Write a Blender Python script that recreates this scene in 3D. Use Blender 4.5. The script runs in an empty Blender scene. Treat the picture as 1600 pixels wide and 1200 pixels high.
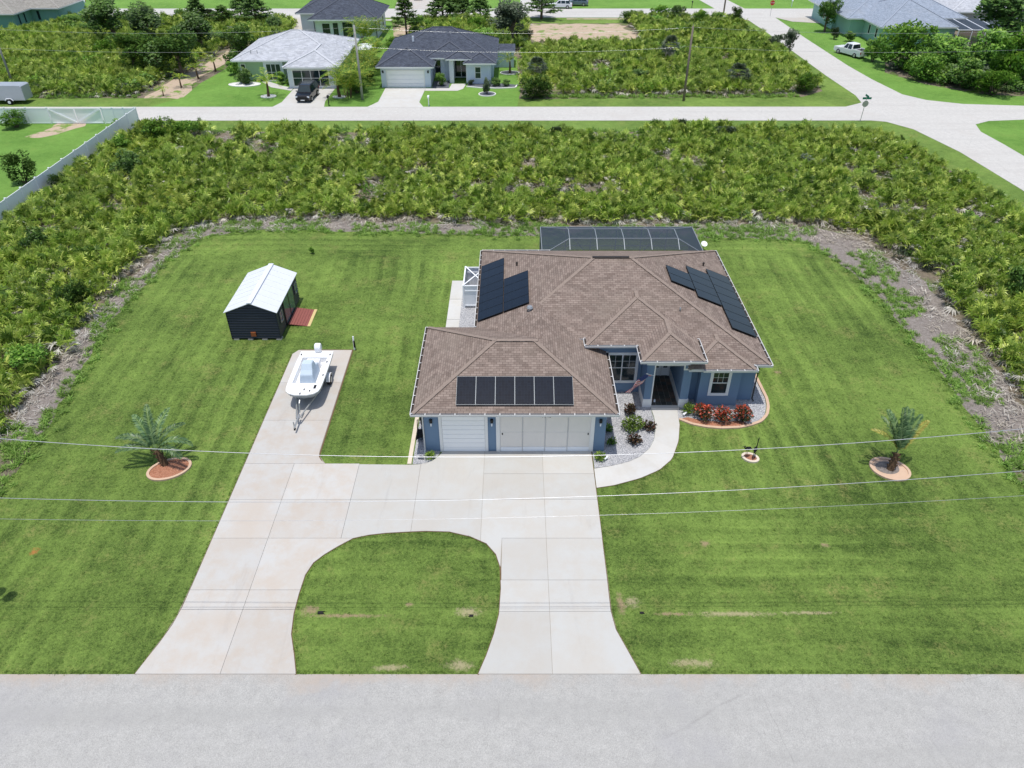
import bpy, bmesh, math, random
import numpy as np
from mathutils import Vector, Matrix

random.seed(7)
RNG = np.random.default_rng(11)
R = math.radians
sc = bpy.context.scene
COL = sc.collection

# ------------------------------------------------------------------ camera, sky, sun, exposure
cam_data = bpy.data.cameras.new('camera')
cam = bpy.data.objects.new('camera', cam_data)
COL.objects.link(cam)
cam.location = (0.0, 0.0, 27.0)
cam.rotation_euler = (R(90 - 36.1), 0, R(0.0))
cam_data.sensor_width = 36.0
cam_data.lens = 1159.0 / 1600.0 * 36.0
cam_data.shift_x = -3.0 / 1600.0
cam_data.clip_start = 0.5
cam_data.clip_end = 4000.0
sc.camera = cam

SUN_DIR = Vector((-0.04, -0.10, 1.0)).normalized()      # towards the sun: nearly overhead, a little in front
world = bpy.data.worlds.new('World')
sc.world = world
world.use_nodes = True
wn = world.node_tree
sky = wn.nodes.new('ShaderNodeTexSky')
sky.sky_type = 'NISHITA'
sky.sun_disc = False
sky.sun_elevation = math.asin(SUN_DIR.z)
sky.sun_rotation = math.atan2(SUN_DIR.x, SUN_DIR.y)
sky.air_density = 1.0
sky.dust_density = 1.5
bg = wn.nodes['Background']
bg.inputs['Strength'].default_value = 0.125
wn.links.new(sky.outputs[0], bg.inputs['Color'])

sun_data = bpy.data.lights.new('sun', 'SUN')
sun_data.energy = 3.0
sun_data.angle = R(0.53)
sun_data.color = (1.0, 0.97, 0.925)
sun = bpy.data.objects.new('sun', sun_data)
COL.objects.link(sun)
sun.rotation_euler = SUN_DIR.to_track_quat('Z', 'Y').to_euler()
sun.location = (0, 0, 60)

sc.view_settings.view_transform = 'Standard'
sc.view_settings.look = 'None'
sc.view_settings.gamma = 1.0
sc.view_settings.exposure = 0.2
sc.render.engine = 'CYCLES'
sc.cycles.max_bounces = 6
sc.cycles.transparent_max_bounces = 12
sc.cycles.use_denoising = True

# ------------------------------------------------------------------ materials
def lin(r, g, b):
    f = lambda v: (v / 255 / 12.92) if v / 255 <= 0.04045 else ((v / 255 + 0.055) / 1.055) ** 2.4
    return (f(r), f(g), f(b), 1.0)

M = {}

class NT:
    """tiny node-graph helper"""
    def __init__(s, name):
        s.m = bpy.data.materials.new(name); s.m.use_nodes = True
        s.t = s.m.node_tree; s.n = s.t.nodes; s.l = s.t.links
        s.b = s.n['Principled BSDF']; s.out = s.n['Material Output']
        M[name] = s.m
    def node(s, typ, **kw):
        nd = s.n.new(typ)
        for k, v in kw.items(): setattr(nd, k, v)
        return nd
    def put(s, sock, v):
        if isinstance(v, bpy.types.NodeSocket): s.l.new(v, sock)
        else: sock.default_value = v
    def pos(s): return s.node('ShaderNodeNewGeometry').outputs['Position']
    def obj(s): return s.node('ShaderNodeTexCoord').outputs['Object']
    def uv(s): return s.node('ShaderNodeTexCoord').outputs['UV']
    def rand(s): return s.node('ShaderNodeObjectInfo').outputs['Random']
    def scale(s, v, sx, sy, sz):
        nd = s.node('ShaderNodeMapping'); s.l.new(v, nd.inputs['Vector']); nd.inputs['Scale'].default_value = (sx, sy, sz)
        return nd.outputs[0]
    def noise(s, v, sc_, det=3.0, rough=0.55, dist=0.0):
        nd = s.node('ShaderNodeTexNoise'); s.put(nd.inputs['Vector'], v)
        nd.inputs['Scale'].default_value = sc_; nd.inputs['Detail'].default_value = det
        nd.inputs['Roughness'].default_value = rough; nd.inputs['Distortion'].default_value = dist
        return nd.outputs[0]
    def vor(s, v, sc_, out='Distance'):
        nd = s.node('ShaderNodeTexVoronoi'); s.put(nd.inputs['Vector'], v); nd.inputs['Scale'].default_value = sc_
        return nd.outputs[out]
    def math(s, op, a, b=0.0, c=0.0):
        nd = s.node('ShaderNodeMath', operation=op)
        for i, v in enumerate((a, b, c)):
            if i < len(nd.inputs): s.put(nd.inputs[i], v)
        return nd.outputs[0]
    def xyz(s, v):
        nd = s.node('ShaderNodeSeparateXYZ'); s.l.new(v, nd.inputs[0]); return nd.outputs
    def step(s, v, a, b):
        nd = s.node('ShaderNodeMapRange', interpolation_type='SMOOTHSTEP'); s.put(nd.inputs['Value'], v)
        nd.inputs['From Min'].default_value = a; nd.inputs['From Max'].default_value = b
        return nd.outputs[0]
    def ramp(s, f, stops):
        nd = s.node('ShaderNodeValToRGB'); s.put(nd.inputs[0], f); e = nd.color_ramp.elements
        while len(e) < len(stops): e.new(0.5)
        for el, (p, c) in zip(e, stops): el.position = p; el.color = c
        return nd.outputs[0]
    def mix(s, f, a, b, mode='MIX'):
        nd = s.node('ShaderNodeMix', data_type='RGBA', blend_type=mode)
        s.put(nd.inputs[0], f); s.put(nd.inputs[6], a); s.put(nd.inputs[7], b)
        return nd.outputs[2]
    def bump(s, h, strength=0.5, dist=0.02):
        nd = s.node('ShaderNodeBump'); s.put(nd.inputs['Height'], h)
        nd.inputs['Strength'].default_value = strength; nd.inputs['Distance'].default_value = dist
        s.l.new(nd.outputs[0], s.b.inputs['Normal'])
    def fin(s, color, rough=0.8, metal=0.0, spec=0.4):
        s.put(s.b.inputs['Base Color'], color); s.put(s.b.inputs['Roughness'], rough)
        s.b.inputs['Metallic'].default_value = metal; s.b.inputs['Specular IOR Level'].default_value = spec
        return s.m

def scl(c, k): return (c[0] * k, c[1] * k, c[2] * k, 1.0)

def plain(name, c, rough=0.6, metal=0.0, spec=0.4, var=0.10, vs=2.5, bump=0.0, bs=40.0):
    """a painted / moulded surface: its own colour with faint weathering"""
    t = NT(name); p = t.obj()
    n = t.noise(p, vs, 4, 0.6)
    col = t.mix(n, scl(c, 1 - var), scl(c, 1 + var))
    if bump: t.bump(t.noise(p, bs, 3), bump, 0.01)
    return t.fin(col, rough, metal, spec)

# --- lawn -------------------------------------------------------------------
def make_lawn(name, dark, light, straw, stripes=True, spots=(), gain=1.0):
    t = NT(name); p = t.pos(); x, y, z = t.xyz(p)
    big = t.noise(p, 0.13, 3, 0.6)
    mid = t.noise(p, 1.3, 4, 0.7)
    fine = t.noise(p, 7.0, 4, 0.8)
    tiny = t.noise(p, 19.0, 3, 0.9)
    cen = lambda v, k: t.math('MULTIPLY', t.math('SUBTRACT', v, 0.5), k * gain)
    f = t.math('ADD', 0.5, cen(big, 1.0))
    for v, k in ((mid, 0.7), (fine, 0.9), (tiny, 1.1)): f = t.math('ADD', f, cen(v, k))
    if stripes:  # mowing bands: sheen of leaning blades, put into the base colour
        wob = t.math('MULTIPLY', t.math('SUBTRACT', t.noise(p, 0.09, 3), 0.5), 1.3)
        amp = t.math('MULTIPLY', t.step(t.noise(p, 0.10, 3), 0.30, 0.70), 0.17)
        def strip(c, per):
            ph = t.math('ADD', c, wob)
            a = t.step(t.math('SINE', t.math('MULTIPLY', ph, 6.283 / per)), -0.7, 0.7)
            b = t.step(t.math('SINE', t.math('MULTIPLY', ph, 6.283 / (per * 2.63))), -0.6, 0.6)
            c_ = t.step(t.math('SINE', t.math('ADD', 1.0, t.math('MULTIPLY', ph, 6.283 / (per * 0.47)))), 0.4, 1.0)
            return t.math('ADD', t.math('ADD', t.math('MULTIPLY', t.math('SUBTRACT', a, 0.5), 1.0), t.math('MULTIPLY', t.math('SUBTRACT', b, 0.5), 0.7)), t.math('MULTIPLY', t.math('SUBTRACT', c_, 0.3), 0.6))
        sx, sy = strip(x, 1.15), strip(y, 1.05)
        low = t.math('MULTIPLY', t.step(y, 28.5, 25.0), t.step(x, -10.5, -9.5))
        back = t.step(y, 53.5, 55.5)
        m = t.math('MAXIMUM', low, back)
        s_ = t.math('ADD', t.math('MULTIPLY', sx, t.math('SUBTRACT', 1.0, m)), t.math('MULTIPLY', sy, m))
        f = t.math('ADD', f, t.math('MULTIPLY', s_, amp))
    col = t.ramp(f, [(0.12, dark), (0.50, scl(tuple((a + b) / 2 for a, b in zip(dark, light)), 1)), (0.92, light)])
    # dry blades and worn patches
    dry = t.step(t.noise(p, 0.45, 6, 0.75), 0.50, 0.72)
    col = t.mix(t.math('MULTIPLY', dry, 0.7), col, t.mix(t.step(fine, 0.4, 0.6), col, straw))
    fleck = t.step(t.noise(p, 13.0, 2, 0.9), 0.62, 0.74)
    col = t.mix(t.math('MULTIPLY', fleck, 0.45), col, scl(straw, 1.35))
    for (cx, cy, rx, ry, soil) in spots:
        q = t.node('ShaderNodeMapping'); t.l.new(p, q.inputs['Vector'])
        q.inputs['Location'].default_value = (-cx / rx, -cy / ry, 0); q.inputs['Scale'].default_value = (1 / rx, 1 / ry, 0)
        d = t.node('ShaderNodeVectorMath', operation='LENGTH'); t.l.new(q.outputs[0], d.inputs[0])
        e = t.math('ADD', d.outputs['Value'], t.math('MULTIPLY', t.math('SUBTRACT', t.noise(p, 4.0, 5, 0.9), 0.5), 3.2))
        col = t.mix(t.math('MULTIPLY', t.step(e, 1.0, 0.1), 0.75), col, soil)
    t.bump(t.math('ADD', fine, tiny), 1.0, 0.06)
    return t.fin(col, 0.9, 0, 0.15)

SOIL = lin(176, 150, 122)
PALE = lin(190, 176, 140)
LAWN_SPOTS = [(9.6, 20.1, 2.6, 0.17, PALE), (6.9, 20.1, 1.0, 0.12, SOIL), (12.8, 20.15, 1.3, 0.12, PALE), (-4.6, 20.6, 0.20, 0.20, SOIL),
              (-7.3, 20.0, 2.2, 0.13, SOIL), (-2.0, 20.2, 0.7, 0.35, PALE), (4.7, 20.6, 0.25, 0.7, SOIL), (5.2, 20.7, 0.45, 0.35, PALE),
              (9.1, 24.1, 0.28, 0.25, SOIL), (14.8, 24.0, 0.25, 0.22, SOIL), (-22.6, 23.6, 0.3, 0.3, lin(196, 120, 70)), (16.6, 38.3, 0.35, 0.2, SOIL),
              (-5.0, 17.5, 0.9, 0.2, PALE), (7.3, 17.7, 1.2, 0.25, PALE), (-2.2, 17.6, 0.7, 0.35, PALE), (-8.9, 20.3, 0.5, 0.3, SOIL)]
make_lawn('lawn_grass', lin(56, 78, 32), lin(140, 167, 80), lin(156, 150, 92), True, LAWN_SPOTS)
make_lawn('verge_grass', lin(68, 96, 40), lin(140, 168, 82), lin(150, 150, 88), False)
make_lawn('bright_grass', lin(76, 116, 44), lin(136, 176, 84), lin(136, 158, 80), False, gain=0.8)

# --- wild ground: litter, grey sand, weeds ----------------------------------
t = NT('scrub_ground'); p = t.pos()
a = t.noise(p, 0.35, 5, 0.65); b = t.noise(p, 5.0, 5, 0.8); c_ = t.noise(p, 22.0, 3, 0.85)
lit = t.ramp(t.math('ADD', t.math('MULTIPLY', b, 0.55), t.math('MULTIPLY', c_, 0.5)), [(0.3, lin(70, 60, 48)), (0.55, lin(140, 128, 112)), (0.8, lin(190, 180, 164))])
grn = t.ramp(t.math('ADD', t.math('MULTIPLY', b, 0.5), t.math('MULTIPLY', c_, 0.5)), [(0.3, lin(48, 74, 26)), (0.7, lin(120, 156, 62))])
col = t.mix(t.step(t.math('ADD', a, t.math('MULTIPLY', b, 0.22)), 0.58, 0.76), lit, grn)
t.bump(t.math('ADD', b, c_), 1.0, 0.08); t.fin(col, 0.95, 0, 0.1)

t = NT('sandy_ground'); p = t.pos()
a = t.noise(p, 0.5, 5, 0.7); c_ = t.noise(p, 12.0, 4, 0.8)
sand = t.ramp(c_, [(0.3, lin(160, 138, 118)), (0.7, lin(206, 188, 166))])
col = t.mix(t.step(t.math('ADD', a, t.math('MULTIPLY', c_, 0.2)), 0.62, 0.74), sand, lin(110, 140, 62))
t.bump(c_, 0.5, 0.05); t.fin(col, 0.95, 0, 0.1)

t = NT('grey_litter'); p = t.pos()
b = t.noise(t.scale(p, 1, 1, 1), 3.0, 5, 0.8, 1.2); c_ = t.noise(p, 26.0, 3, 0.9)
col = t.ramp(t.math('ADD', t.math('MULTIPLY', b, 0.5), t.math('MULTIPLY', c_, 0.5)), [(0.3, lin(88, 80, 74)), (0.52, lin(146, 137, 130)), (0.75, lin(200, 194, 186))])
t.bump(c_, 1.0, 0.05); t.fin(col, 0.95, 0, 0.1)

# --- paving -------------------------------------------------------------------
def make_asphalt(name, base, stain, sandy=None):
    t = NT(name); p = t.pos(); x, y, z = t.xyz(p)
    g = t.vor(p, 45.0, 'Color'); n = t.noise(p, 22.0, 4, 0.85); big = t.noise(p, 0.22, 5, 0.65); wheel = t.noise(t.scale(p, 0.04, 0.6, 1), 1.0, 4)
    med = t.noise(p, 2.2, 5, 0.7)
    v = t.math('ADD', t.math('ADD', 0.5, t.math('MULTIPLY', t.math('SUBTRACT', n, 0.5), 1.3)), t.math('MULTIPLY', t.math('SUBTRACT', med, 0.5), 0.6))
    col = t.ramp(v, [(0.10, scl(base, 0.66)), (0.5, base), (0.9, scl(base, 1.25))])
    gw_ = t.node('ShaderNodeRGBToBW'); t.l.new(g, gw_.inputs[0])
    col = t.mix(0.18, col, gw_.outputs[0], 'OVERLAY')
    col = t.mix(t.math('MULTIPLY', t.step(big, 0.48, 0.72), 0.5), col, stain)
    col = t.mix(t.math('MULTIPLY', t.step(wheel, 0.46, 0.66), 0.45), col, scl(base, 0.86))
    ed = t.node('ShaderNodeTexVoronoi', feature='DISTANCE_TO_EDGE'); t.l.new(t.scale(t.mix(0.5, p, t.node('ShaderNodeTexNoise').outputs['Color'], 'ADD'), 1, 1, 0), ed.inputs['Vector']); ed.inputs['Scale'].default_value = 0.16
    crack = t.math('MULTIPLY', t.step(ed.outputs['Distance'], 0.006, 0.0), t.step(t.noise(p, 0.3, 3), 0.5, 0.62))
    col = t.mix(t.math('MULTIPLY', crack, 0.25), col, scl(base, 0.45))
    if sandy:
        e = t.math('ADD', y, t.math('MULTIPLY', t.math('SUBTRACT', t.noise(p, 0.5, 5, 0.7), 0.5), 2.6))
        col = t.mix(t.math('MULTIPLY', t.math('MULTIPLY', t.step(e, 16.4, 17.3), t.step(big, 0.38, 0.6)), 0.75), col, sandy)
    t.bump(n, 0.6, 0.01); return t.fin(col, 0.85, 0, 0.25)
make_asphalt('asphalt', lin(171, 169, 164), lin(160, 158, 158), lin(176, 162, 148))
make_asphalt('pale_asphalt', lin(194, 191, 185), lin(186, 180, 173))

def make_concrete(name, base, warm, grime):
    t = NT(name); p = t.pos(); r = t.rand()
    n = t.noise(p, 0.8, 6, 0.7); st = t.noise(t.scale(p, 1.3, 0.22, 1), 1.0, 5, 0.7, 0.6); f = t.noise(p, 18.0, 4, 0.8)
    col = t.mix(t.step(n, 0.35, 0.7), base, warm)
    x, y, z = t.xyz(p)
    rust = t.math('MULTIPLY', t.step(t.noise(p, 0.33, 4, 0.6), 0.42, 0.66), 0.6)
    col = t.mix(rust, col, warm)
    col = t.mix(t.math('MULTIPLY', t.step(st, 0.55, 0.8), 0.34), col, grime)
    col = t.mix(t.math('MULTIPLY', t.step(f, 0.5, 0.8), 0.12), col, scl(grime, 0.8))
    k = t.math('ADD', 0.94, t.math('MULTIPLY', r, 0.10))
    nd = t.node('ShaderNodeVectorMath', operation='SCALE'); t.l.new(col, nd.inputs[0]); t.l.new(k, nd.inputs['Scale'])
    t.bump(f, 0.25, 0.01); return t.fin(nd.outputs[0], 0.85, 0, 0.25)
make_concrete('concrete', lin(191, 189, 184), lin(188, 178, 166), lin(160, 151, 142))
make_concrete('grey_concrete', lin(189, 188, 183), lin(187, 182, 173), lin(160, 156, 150))
make_concrete('clean_concrete', lin(200, 199, 195), lin(195, 191, 183), lin(184, 180, 174))
plain('joint_dirt', lin(150, 142, 130), 0.95)
plain('edge_soil', lin(108, 88, 62), 0.95, var=0.3, vs=6)

t = NT('gravel'); p = t.pos()
v1 = t.vor(p, 26.0, 'Color'); v2 = t.vor(p, 26.0, 'Distance'); n = t.noise(p, 1.2, 4, 0.7)
g = t.node('ShaderNodeRGBToBW'); t.l.new(v1, g.inputs[0])
col = t.ramp(t.math('ADD', t.math('MULTIPLY', g.outputs[0], 0.8), t.math('MULTIPLY', n, 0.25)), [(0.2, lin(128, 128, 132)), (0.55, lin(178, 178, 180)), (0.9, lin(216, 214, 212))])
t.bump(v2, 1.0, 0.03); t.fin(col, 0.9, 0, 0.2)

t = NT('mulch'); p = t.pos()
n = t.noise(p, 14.0, 4, 0.85, 1.0)
t.bump(n, 1.0, 0.05); t.fin(t.ramp(n, [(0.3, lin(112, 74, 54)), (0.5, lin(178, 122, 96)), (0.75, lin(212, 170, 142))]), 0.95, 0, 0.1)
plain('terracotta_kerb', lin(202, 172, 146), 0.85, var=0.12, vs=5, bump=0.3)
plain('cream_kerb', lin(214, 200, 180), 0.85, var=0.12, vs=5, bump=0.3)
plain('white_stone', lin(225, 223, 218), 0.85, var=0.12, vs=9, bump=0.8, bs=14)
plain('dark_stone', lin(92, 96, 102), 0.9, var=0.3, vs=12, bump=0.8, bs=18)

# --- shingles: UV in metres, u along the eave, v up the slope -----------------
def make_shingle(name, c1, c2, gap, moss, patchy=0.75):
    t = NT(name); uv = t.uv()
    br = t.node('ShaderNodeTexBrick'); t.l.new(uv, br.inputs['Vector'])
    br.inputs['Scale'].default_value = 1.0; br.inputs['Brick Width'].default_value = 0.31; br.inputs['Row Height'].default_value = 0.145
    br.inputs['Mortar Size'].default_value = 0.012; br.inputs['Mortar Smooth'].default_value = 0.3; br.inputs['Bias'].default_value = -0.1
    br.inputs['Color1'].default_value = c1; br.inputs['Color2'].default_value = c2; br.inputs['Mortar'].default_value = gap
    br.offset = 0.5; br.offset_frequency = 2
    br2 = t.node('ShaderNodeTexBrick'); t.l.new(t.scale(uv, 1, 1, 1), br2.inputs['Vector'])
    br2.inputs['Scale'].default_value = 1.0; br2.inputs['Brick Width'].default_value = 0.47; br2.inputs['Row Height'].default_value = 0.29
    br2.inputs['Mortar Size'].default_value = 0.0; br2.inputs['Color1'].default_value = (0.62, 0.62, 0.62, 1); br2.inputs['Color2'].default_value = (1.25, 1.25, 1.25, 1)
    br2.offset = 0.37
    col = t.mix(patchy, br.outputs['Color'], br2.outputs['Color'], 'MULTIPLY')
    p = t.pos()
    big = t.noise(p, 0.45, 4, 0.6); col = t.mix(t.math('MULTIPLY', t.step(big, 0.45, 0.75), 0.35), col, moss)
    gr = t.noise(p, 45.0, 2, 0.8); col = t.mix(0.35, col, gr, 'OVERLAY')
    t.bump(br.outputs['Fac'], -0.5, 0.02)
    return t.fin(col, 0.92, 0, 0.2)
make_shingle('brown_shingle', lin(146, 131, 121), lin(122, 107, 98), lin(96, 83, 76), lin(138, 126, 114), 0.42)
make_shingle('grey_shingle', lin(190, 192, 196), lin(174, 177, 183), lin(150, 153, 160), lin(184, 186, 188), 0.45)
make_shingle('charcoal_shingle', lin(88, 94, 106), lin(66, 71, 82), lin(40, 43, 52), lin(84, 90, 98), 0.4)
make_shingle('slate_blue_shingle', lin(160, 170, 184), lin(138, 148, 162), lin(110, 118, 130), lin(156, 160, 166), 0.25)
make_shingle('tan_shingle', lin(164, 160, 152), lin(140, 136, 128), lin(100, 96, 90), lin(150, 150, 140), 0.3)
plain('ridge_shingle', lin(142, 127, 116), 0.92, var=0.16, vs=8)
plain('dark_ridge_shingle', lin(84, 88, 98), 0.92, var=0.16, vs=8)
plain('tan_ridge_shingle', lin(158, 154, 147), 0.92, var=0.1, vs=8)
plain('slate_ridge_shingle', lin(152, 161, 174), 0.92, var=0.1, vs=8)
plain('grey_ridge_shingle', lin(194, 196, 200), 0.92, var=0.1, vs=8)

# --- building finishes -----------------------------------------------------
plain('gutter_debris', lin(58, 50, 44), 0.95, var=0.3, vs=9)
plain('blue_stucco', lin(114, 138, 164), 0.9, var=0.05, vs=1.2, bump=0.35, bs=70)
plain('white_trim', lin(232, 232, 230), 0.55, var=0.04)
plain('white_gutter', lin(216, 215, 212), 0.45, var=0.06, vs=4)
plain('soffit', lin(206, 206, 204), 0.7)
plain('white_door', lin(244, 245, 245), 0.5, var=0.03)
plain('beige_screen', lin(228, 223, 216), 0.8, var=0.03)
plain('grey_metal', lin(150, 152, 156), 0.4, 0.7, var=0.12, vs=6)
plain('galvanised', lin(176, 178, 178), 0.45, 0.6, var=0.12, vs=8)
plain('black_metal', lin(24, 24, 26), 0.5, 0.2, var=0.2)
plain('bronze_metal', lin(60, 54, 50), 0.5, 0.3, var=0.15)
plain('black_rubber', lin(26, 26, 27), 0.85, var=0.2)
plain('black_siding', lin(48, 51, 56), 0.35, 0.1, var=0.2, vs=3)
plain('white_metal_roof', lin(230, 232, 236), 0.32, 0.15, var=0.04, vs=1.5)
plain('rust_board', lin(150, 84, 48), 0.85, var=0.2)
plain('dark_red_plank', lin(142, 84, 76), 0.85, var=0.22, vs=6, bump=0.4)
plain('straw_plank', lin(206, 184, 128), 0.85, var=0.12)
plain('white_vinyl', lin(244, 246, 248), 0.4, var=0.03)
plain('pool_frame', lin(150, 156, 160), 0.5, 0.3)
plain('pale_green_stucco', lin(172, 200, 160), 0.9, var=0.05)
plain('teal_stucco', lin(112, 156, 150), 0.9, var=0.05)
plain('mint_stucco', lin(150, 186, 178), 0.9, var=0.05)
plain('pale_blue_stucco', lin(206, 216, 228), 0.9, var=0.04)
plain('white_stucco', lin(222, 226, 230), 0.9, var=0.04)
plain('grey_stucco', lin(170, 176, 182), 0.9, var=0.05)
plain('wood_pole', lin(120, 110, 100), 0.9, var=0.25, vs=3, bump=0.5)
plain('concrete_pole', lin(160, 158, 152), 0.85, var=0.1)
plain('bark', lin(104, 90, 76), 0.95, var=0.3, vs=6, bump=0.8, bs=20)
plain('palm_bark', lin(96, 76, 56), 0.95, var=0.35, vs=14, bump=1.0, bs=30)
plain('wire', lin(205, 206, 208), 0.35, 0.8)
plain('signal_green', lin(20, 120, 96), 0.5)
plain('signal_red', lin(190, 40, 36), 0.5)
plain('flag_red', lin(206, 90, 92), 0.8, var=0.08)
plain('flag_white', lin(230, 228, 224), 0.8, var=0.05)
plain('flag_blue', lin(60, 74, 122), 0.8, var=0.08)
plain('gelcoat', lin(238, 238, 238), 0.25, var=0.03)
plain('hull_grey', lin(150, 158, 164), 0.3, var=0.05)
plain('canvas_cover', lin(190, 204, 216), 0.85, var=0.06, vs=5, bump=0.3, bs=9)
plain('motor_white', lin(240, 240, 242), 0.22, var=0.02)
plain('car_black', lin(18, 20, 26), 0.18, 0.0, spec=0.7, var=0.1)
plain('car_white', lin(232, 234, 236), 0.22, 0.0, spec=0.6, var=0.03)
plain('car_grey_blue', lin(116, 130, 150), 0.25, 0.4, spec=0.6, var=0.05)
plain('lamp_glass', lin(225, 230, 235), 0.1, var=0.02)
plain('tail_red', lin(170, 20, 20), 0.3)
plain('trailer_grey', lin(176, 182, 188), 0.35, 0.3, var=0.05)
plain('lime_plastic', lin(130, 200, 50), 0.5)
plain('number_grey', lin(84, 86, 84), 0.6)
plain('water_tile', lin(90, 160, 170), 0.08, var=0.1)

t = NT('window_glass'); t.fin(t.mix(t.noise(t.obj(), 1.7, 2), lin(20, 30, 34), lin(44, 62, 66)), 0.06, 0, 0.6)
t = NT('teal_glass'); t.fin(t.mix(t.noise(t.obj(), 0.9, 2), lin(36, 76, 84), lin(66, 112, 118)), 0.08, 0, 0.6)
t = NT('screen_glass'); t.fin(lin(36, 52, 62), 0.35, 0, 0.4)

t = NT('solar_cell'); uv = t.uv()
br = t.node('ShaderNodeTexBrick'); t.l.new(uv, br.inputs['Vector'])
br.inputs['Scale'].default_value = 1.0; br.inputs['Brick Width'].default_value = 0.165; br.inputs['Row Height'].default_value = 0.165; br.offset = 0.0
br.inputs['Mortar Size'].default_value = 0.004; br.inputs['Color1'].default_value = lin(14, 20, 30); br.inputs['Color2'].default_value = lin(20, 28, 40); br.inputs['Mortar'].default_value = lin(34, 42, 52)
col = t.mix(t.math('MULTIPLY', t.rand(), 0.35), br.outputs['Color'], lin(24, 34, 48))
t.fin(col, 0.12, 0, 0.28)
plain('panel_frame', lin(120, 126, 130), 0.4, 0.5)
plain('panel_frame_black', lin(26, 28, 30), 0.4, 0.3)

t = NT('insect_screen')
tr = t.node('ShaderNodeBsdfTransparent'); mx = t.node('ShaderNodeMixShader')
t.fin(lin(52, 62, 74), 0.7)
lw = t.node('ShaderNodeLayerWeight'); lw.inputs['Blend'].default_value = 0.35
t.put(mx.inputs[0], t.math('ADD', 0.60, t.math('MULTIPLY', lw.outputs['Facing'], 0.35)))
t.l.new(tr.outputs[0], mx.inputs[1]); t.l.new(t.b.outputs[0], mx.inputs[2]); t.l.new(mx.outputs[0], t.out.inputs[0])

# --- slate porch tile ---
t = NT('slate_tile'); r = t.rand()
col = t.ramp(r, [(0.0, lin(62, 64, 60)), (0.3, lin(104, 96, 80)), (0.55, lin(74, 84, 82)), (0.78, lin(132, 98, 78)), (1.0, lin(96, 100, 92))])
t.fin(t.mix(t.noise(t.obj(), 7.0, 4), col, scl(lin(60, 62, 60), 1.0), 'MIX'), 0.6)

# --- foliage: 'tint' is stored per leaf ---------------------------------------
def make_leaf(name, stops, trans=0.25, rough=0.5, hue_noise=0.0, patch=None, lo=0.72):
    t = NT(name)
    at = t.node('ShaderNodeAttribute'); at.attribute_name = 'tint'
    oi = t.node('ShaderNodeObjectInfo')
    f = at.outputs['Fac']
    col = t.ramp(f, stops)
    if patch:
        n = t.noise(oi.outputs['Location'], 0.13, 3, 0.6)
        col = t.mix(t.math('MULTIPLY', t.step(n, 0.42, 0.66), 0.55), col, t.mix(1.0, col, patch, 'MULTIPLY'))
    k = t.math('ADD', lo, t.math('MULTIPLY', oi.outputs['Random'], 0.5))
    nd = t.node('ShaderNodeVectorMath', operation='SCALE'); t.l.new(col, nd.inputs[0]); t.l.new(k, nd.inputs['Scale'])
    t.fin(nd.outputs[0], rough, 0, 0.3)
    ts = t.node('ShaderNodeBsdfTranslucent'); t.l.new(nd.outputs[0], ts.inputs['Color'])
    mx = t.node('ShaderNodeMixShader'); mx.inputs[0].default_value = trans
    t.l.new(t.b.outputs[0], mx.inputs[1]); t.l.new(ts.outputs[0], mx.inputs[2]); t.l.new(mx.outputs[0], t.out.inputs[0])
    return t.m
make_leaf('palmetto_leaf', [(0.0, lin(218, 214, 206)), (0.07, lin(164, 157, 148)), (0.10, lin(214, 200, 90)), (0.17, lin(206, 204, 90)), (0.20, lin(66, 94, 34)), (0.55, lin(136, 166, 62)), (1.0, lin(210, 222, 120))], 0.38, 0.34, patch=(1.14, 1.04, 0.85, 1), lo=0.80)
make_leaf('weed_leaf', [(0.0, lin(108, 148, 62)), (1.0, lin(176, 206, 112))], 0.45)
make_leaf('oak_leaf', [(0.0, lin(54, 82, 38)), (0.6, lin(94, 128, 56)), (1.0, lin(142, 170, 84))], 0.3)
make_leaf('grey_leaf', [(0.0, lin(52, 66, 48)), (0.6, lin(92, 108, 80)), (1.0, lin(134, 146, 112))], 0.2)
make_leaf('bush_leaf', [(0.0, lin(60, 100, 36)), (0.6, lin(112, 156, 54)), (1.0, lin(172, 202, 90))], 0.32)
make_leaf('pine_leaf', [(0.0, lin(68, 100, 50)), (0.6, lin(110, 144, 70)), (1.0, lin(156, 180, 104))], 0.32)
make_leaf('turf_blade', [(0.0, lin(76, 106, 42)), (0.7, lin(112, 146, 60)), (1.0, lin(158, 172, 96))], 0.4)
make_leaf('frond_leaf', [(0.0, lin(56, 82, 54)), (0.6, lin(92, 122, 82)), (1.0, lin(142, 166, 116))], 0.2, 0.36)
make_leaf('yellow_frond_leaf', [(0.0, lin(120, 116, 40)), (1.0, lin(206, 196, 110))], 0.25, 0.45)  # yellower copy of the frond colours, used on the right palm
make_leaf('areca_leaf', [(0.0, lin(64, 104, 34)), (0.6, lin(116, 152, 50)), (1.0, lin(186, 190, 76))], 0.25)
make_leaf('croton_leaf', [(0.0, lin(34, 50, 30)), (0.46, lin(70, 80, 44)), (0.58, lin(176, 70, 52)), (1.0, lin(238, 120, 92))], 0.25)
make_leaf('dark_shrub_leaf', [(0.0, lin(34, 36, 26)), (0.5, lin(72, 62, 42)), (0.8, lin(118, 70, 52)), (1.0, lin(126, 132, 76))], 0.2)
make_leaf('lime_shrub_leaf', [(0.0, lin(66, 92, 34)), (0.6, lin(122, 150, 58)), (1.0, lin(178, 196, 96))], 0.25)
# ------------------------------------------------------------------ geometry helpers
ORG = {}

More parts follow.
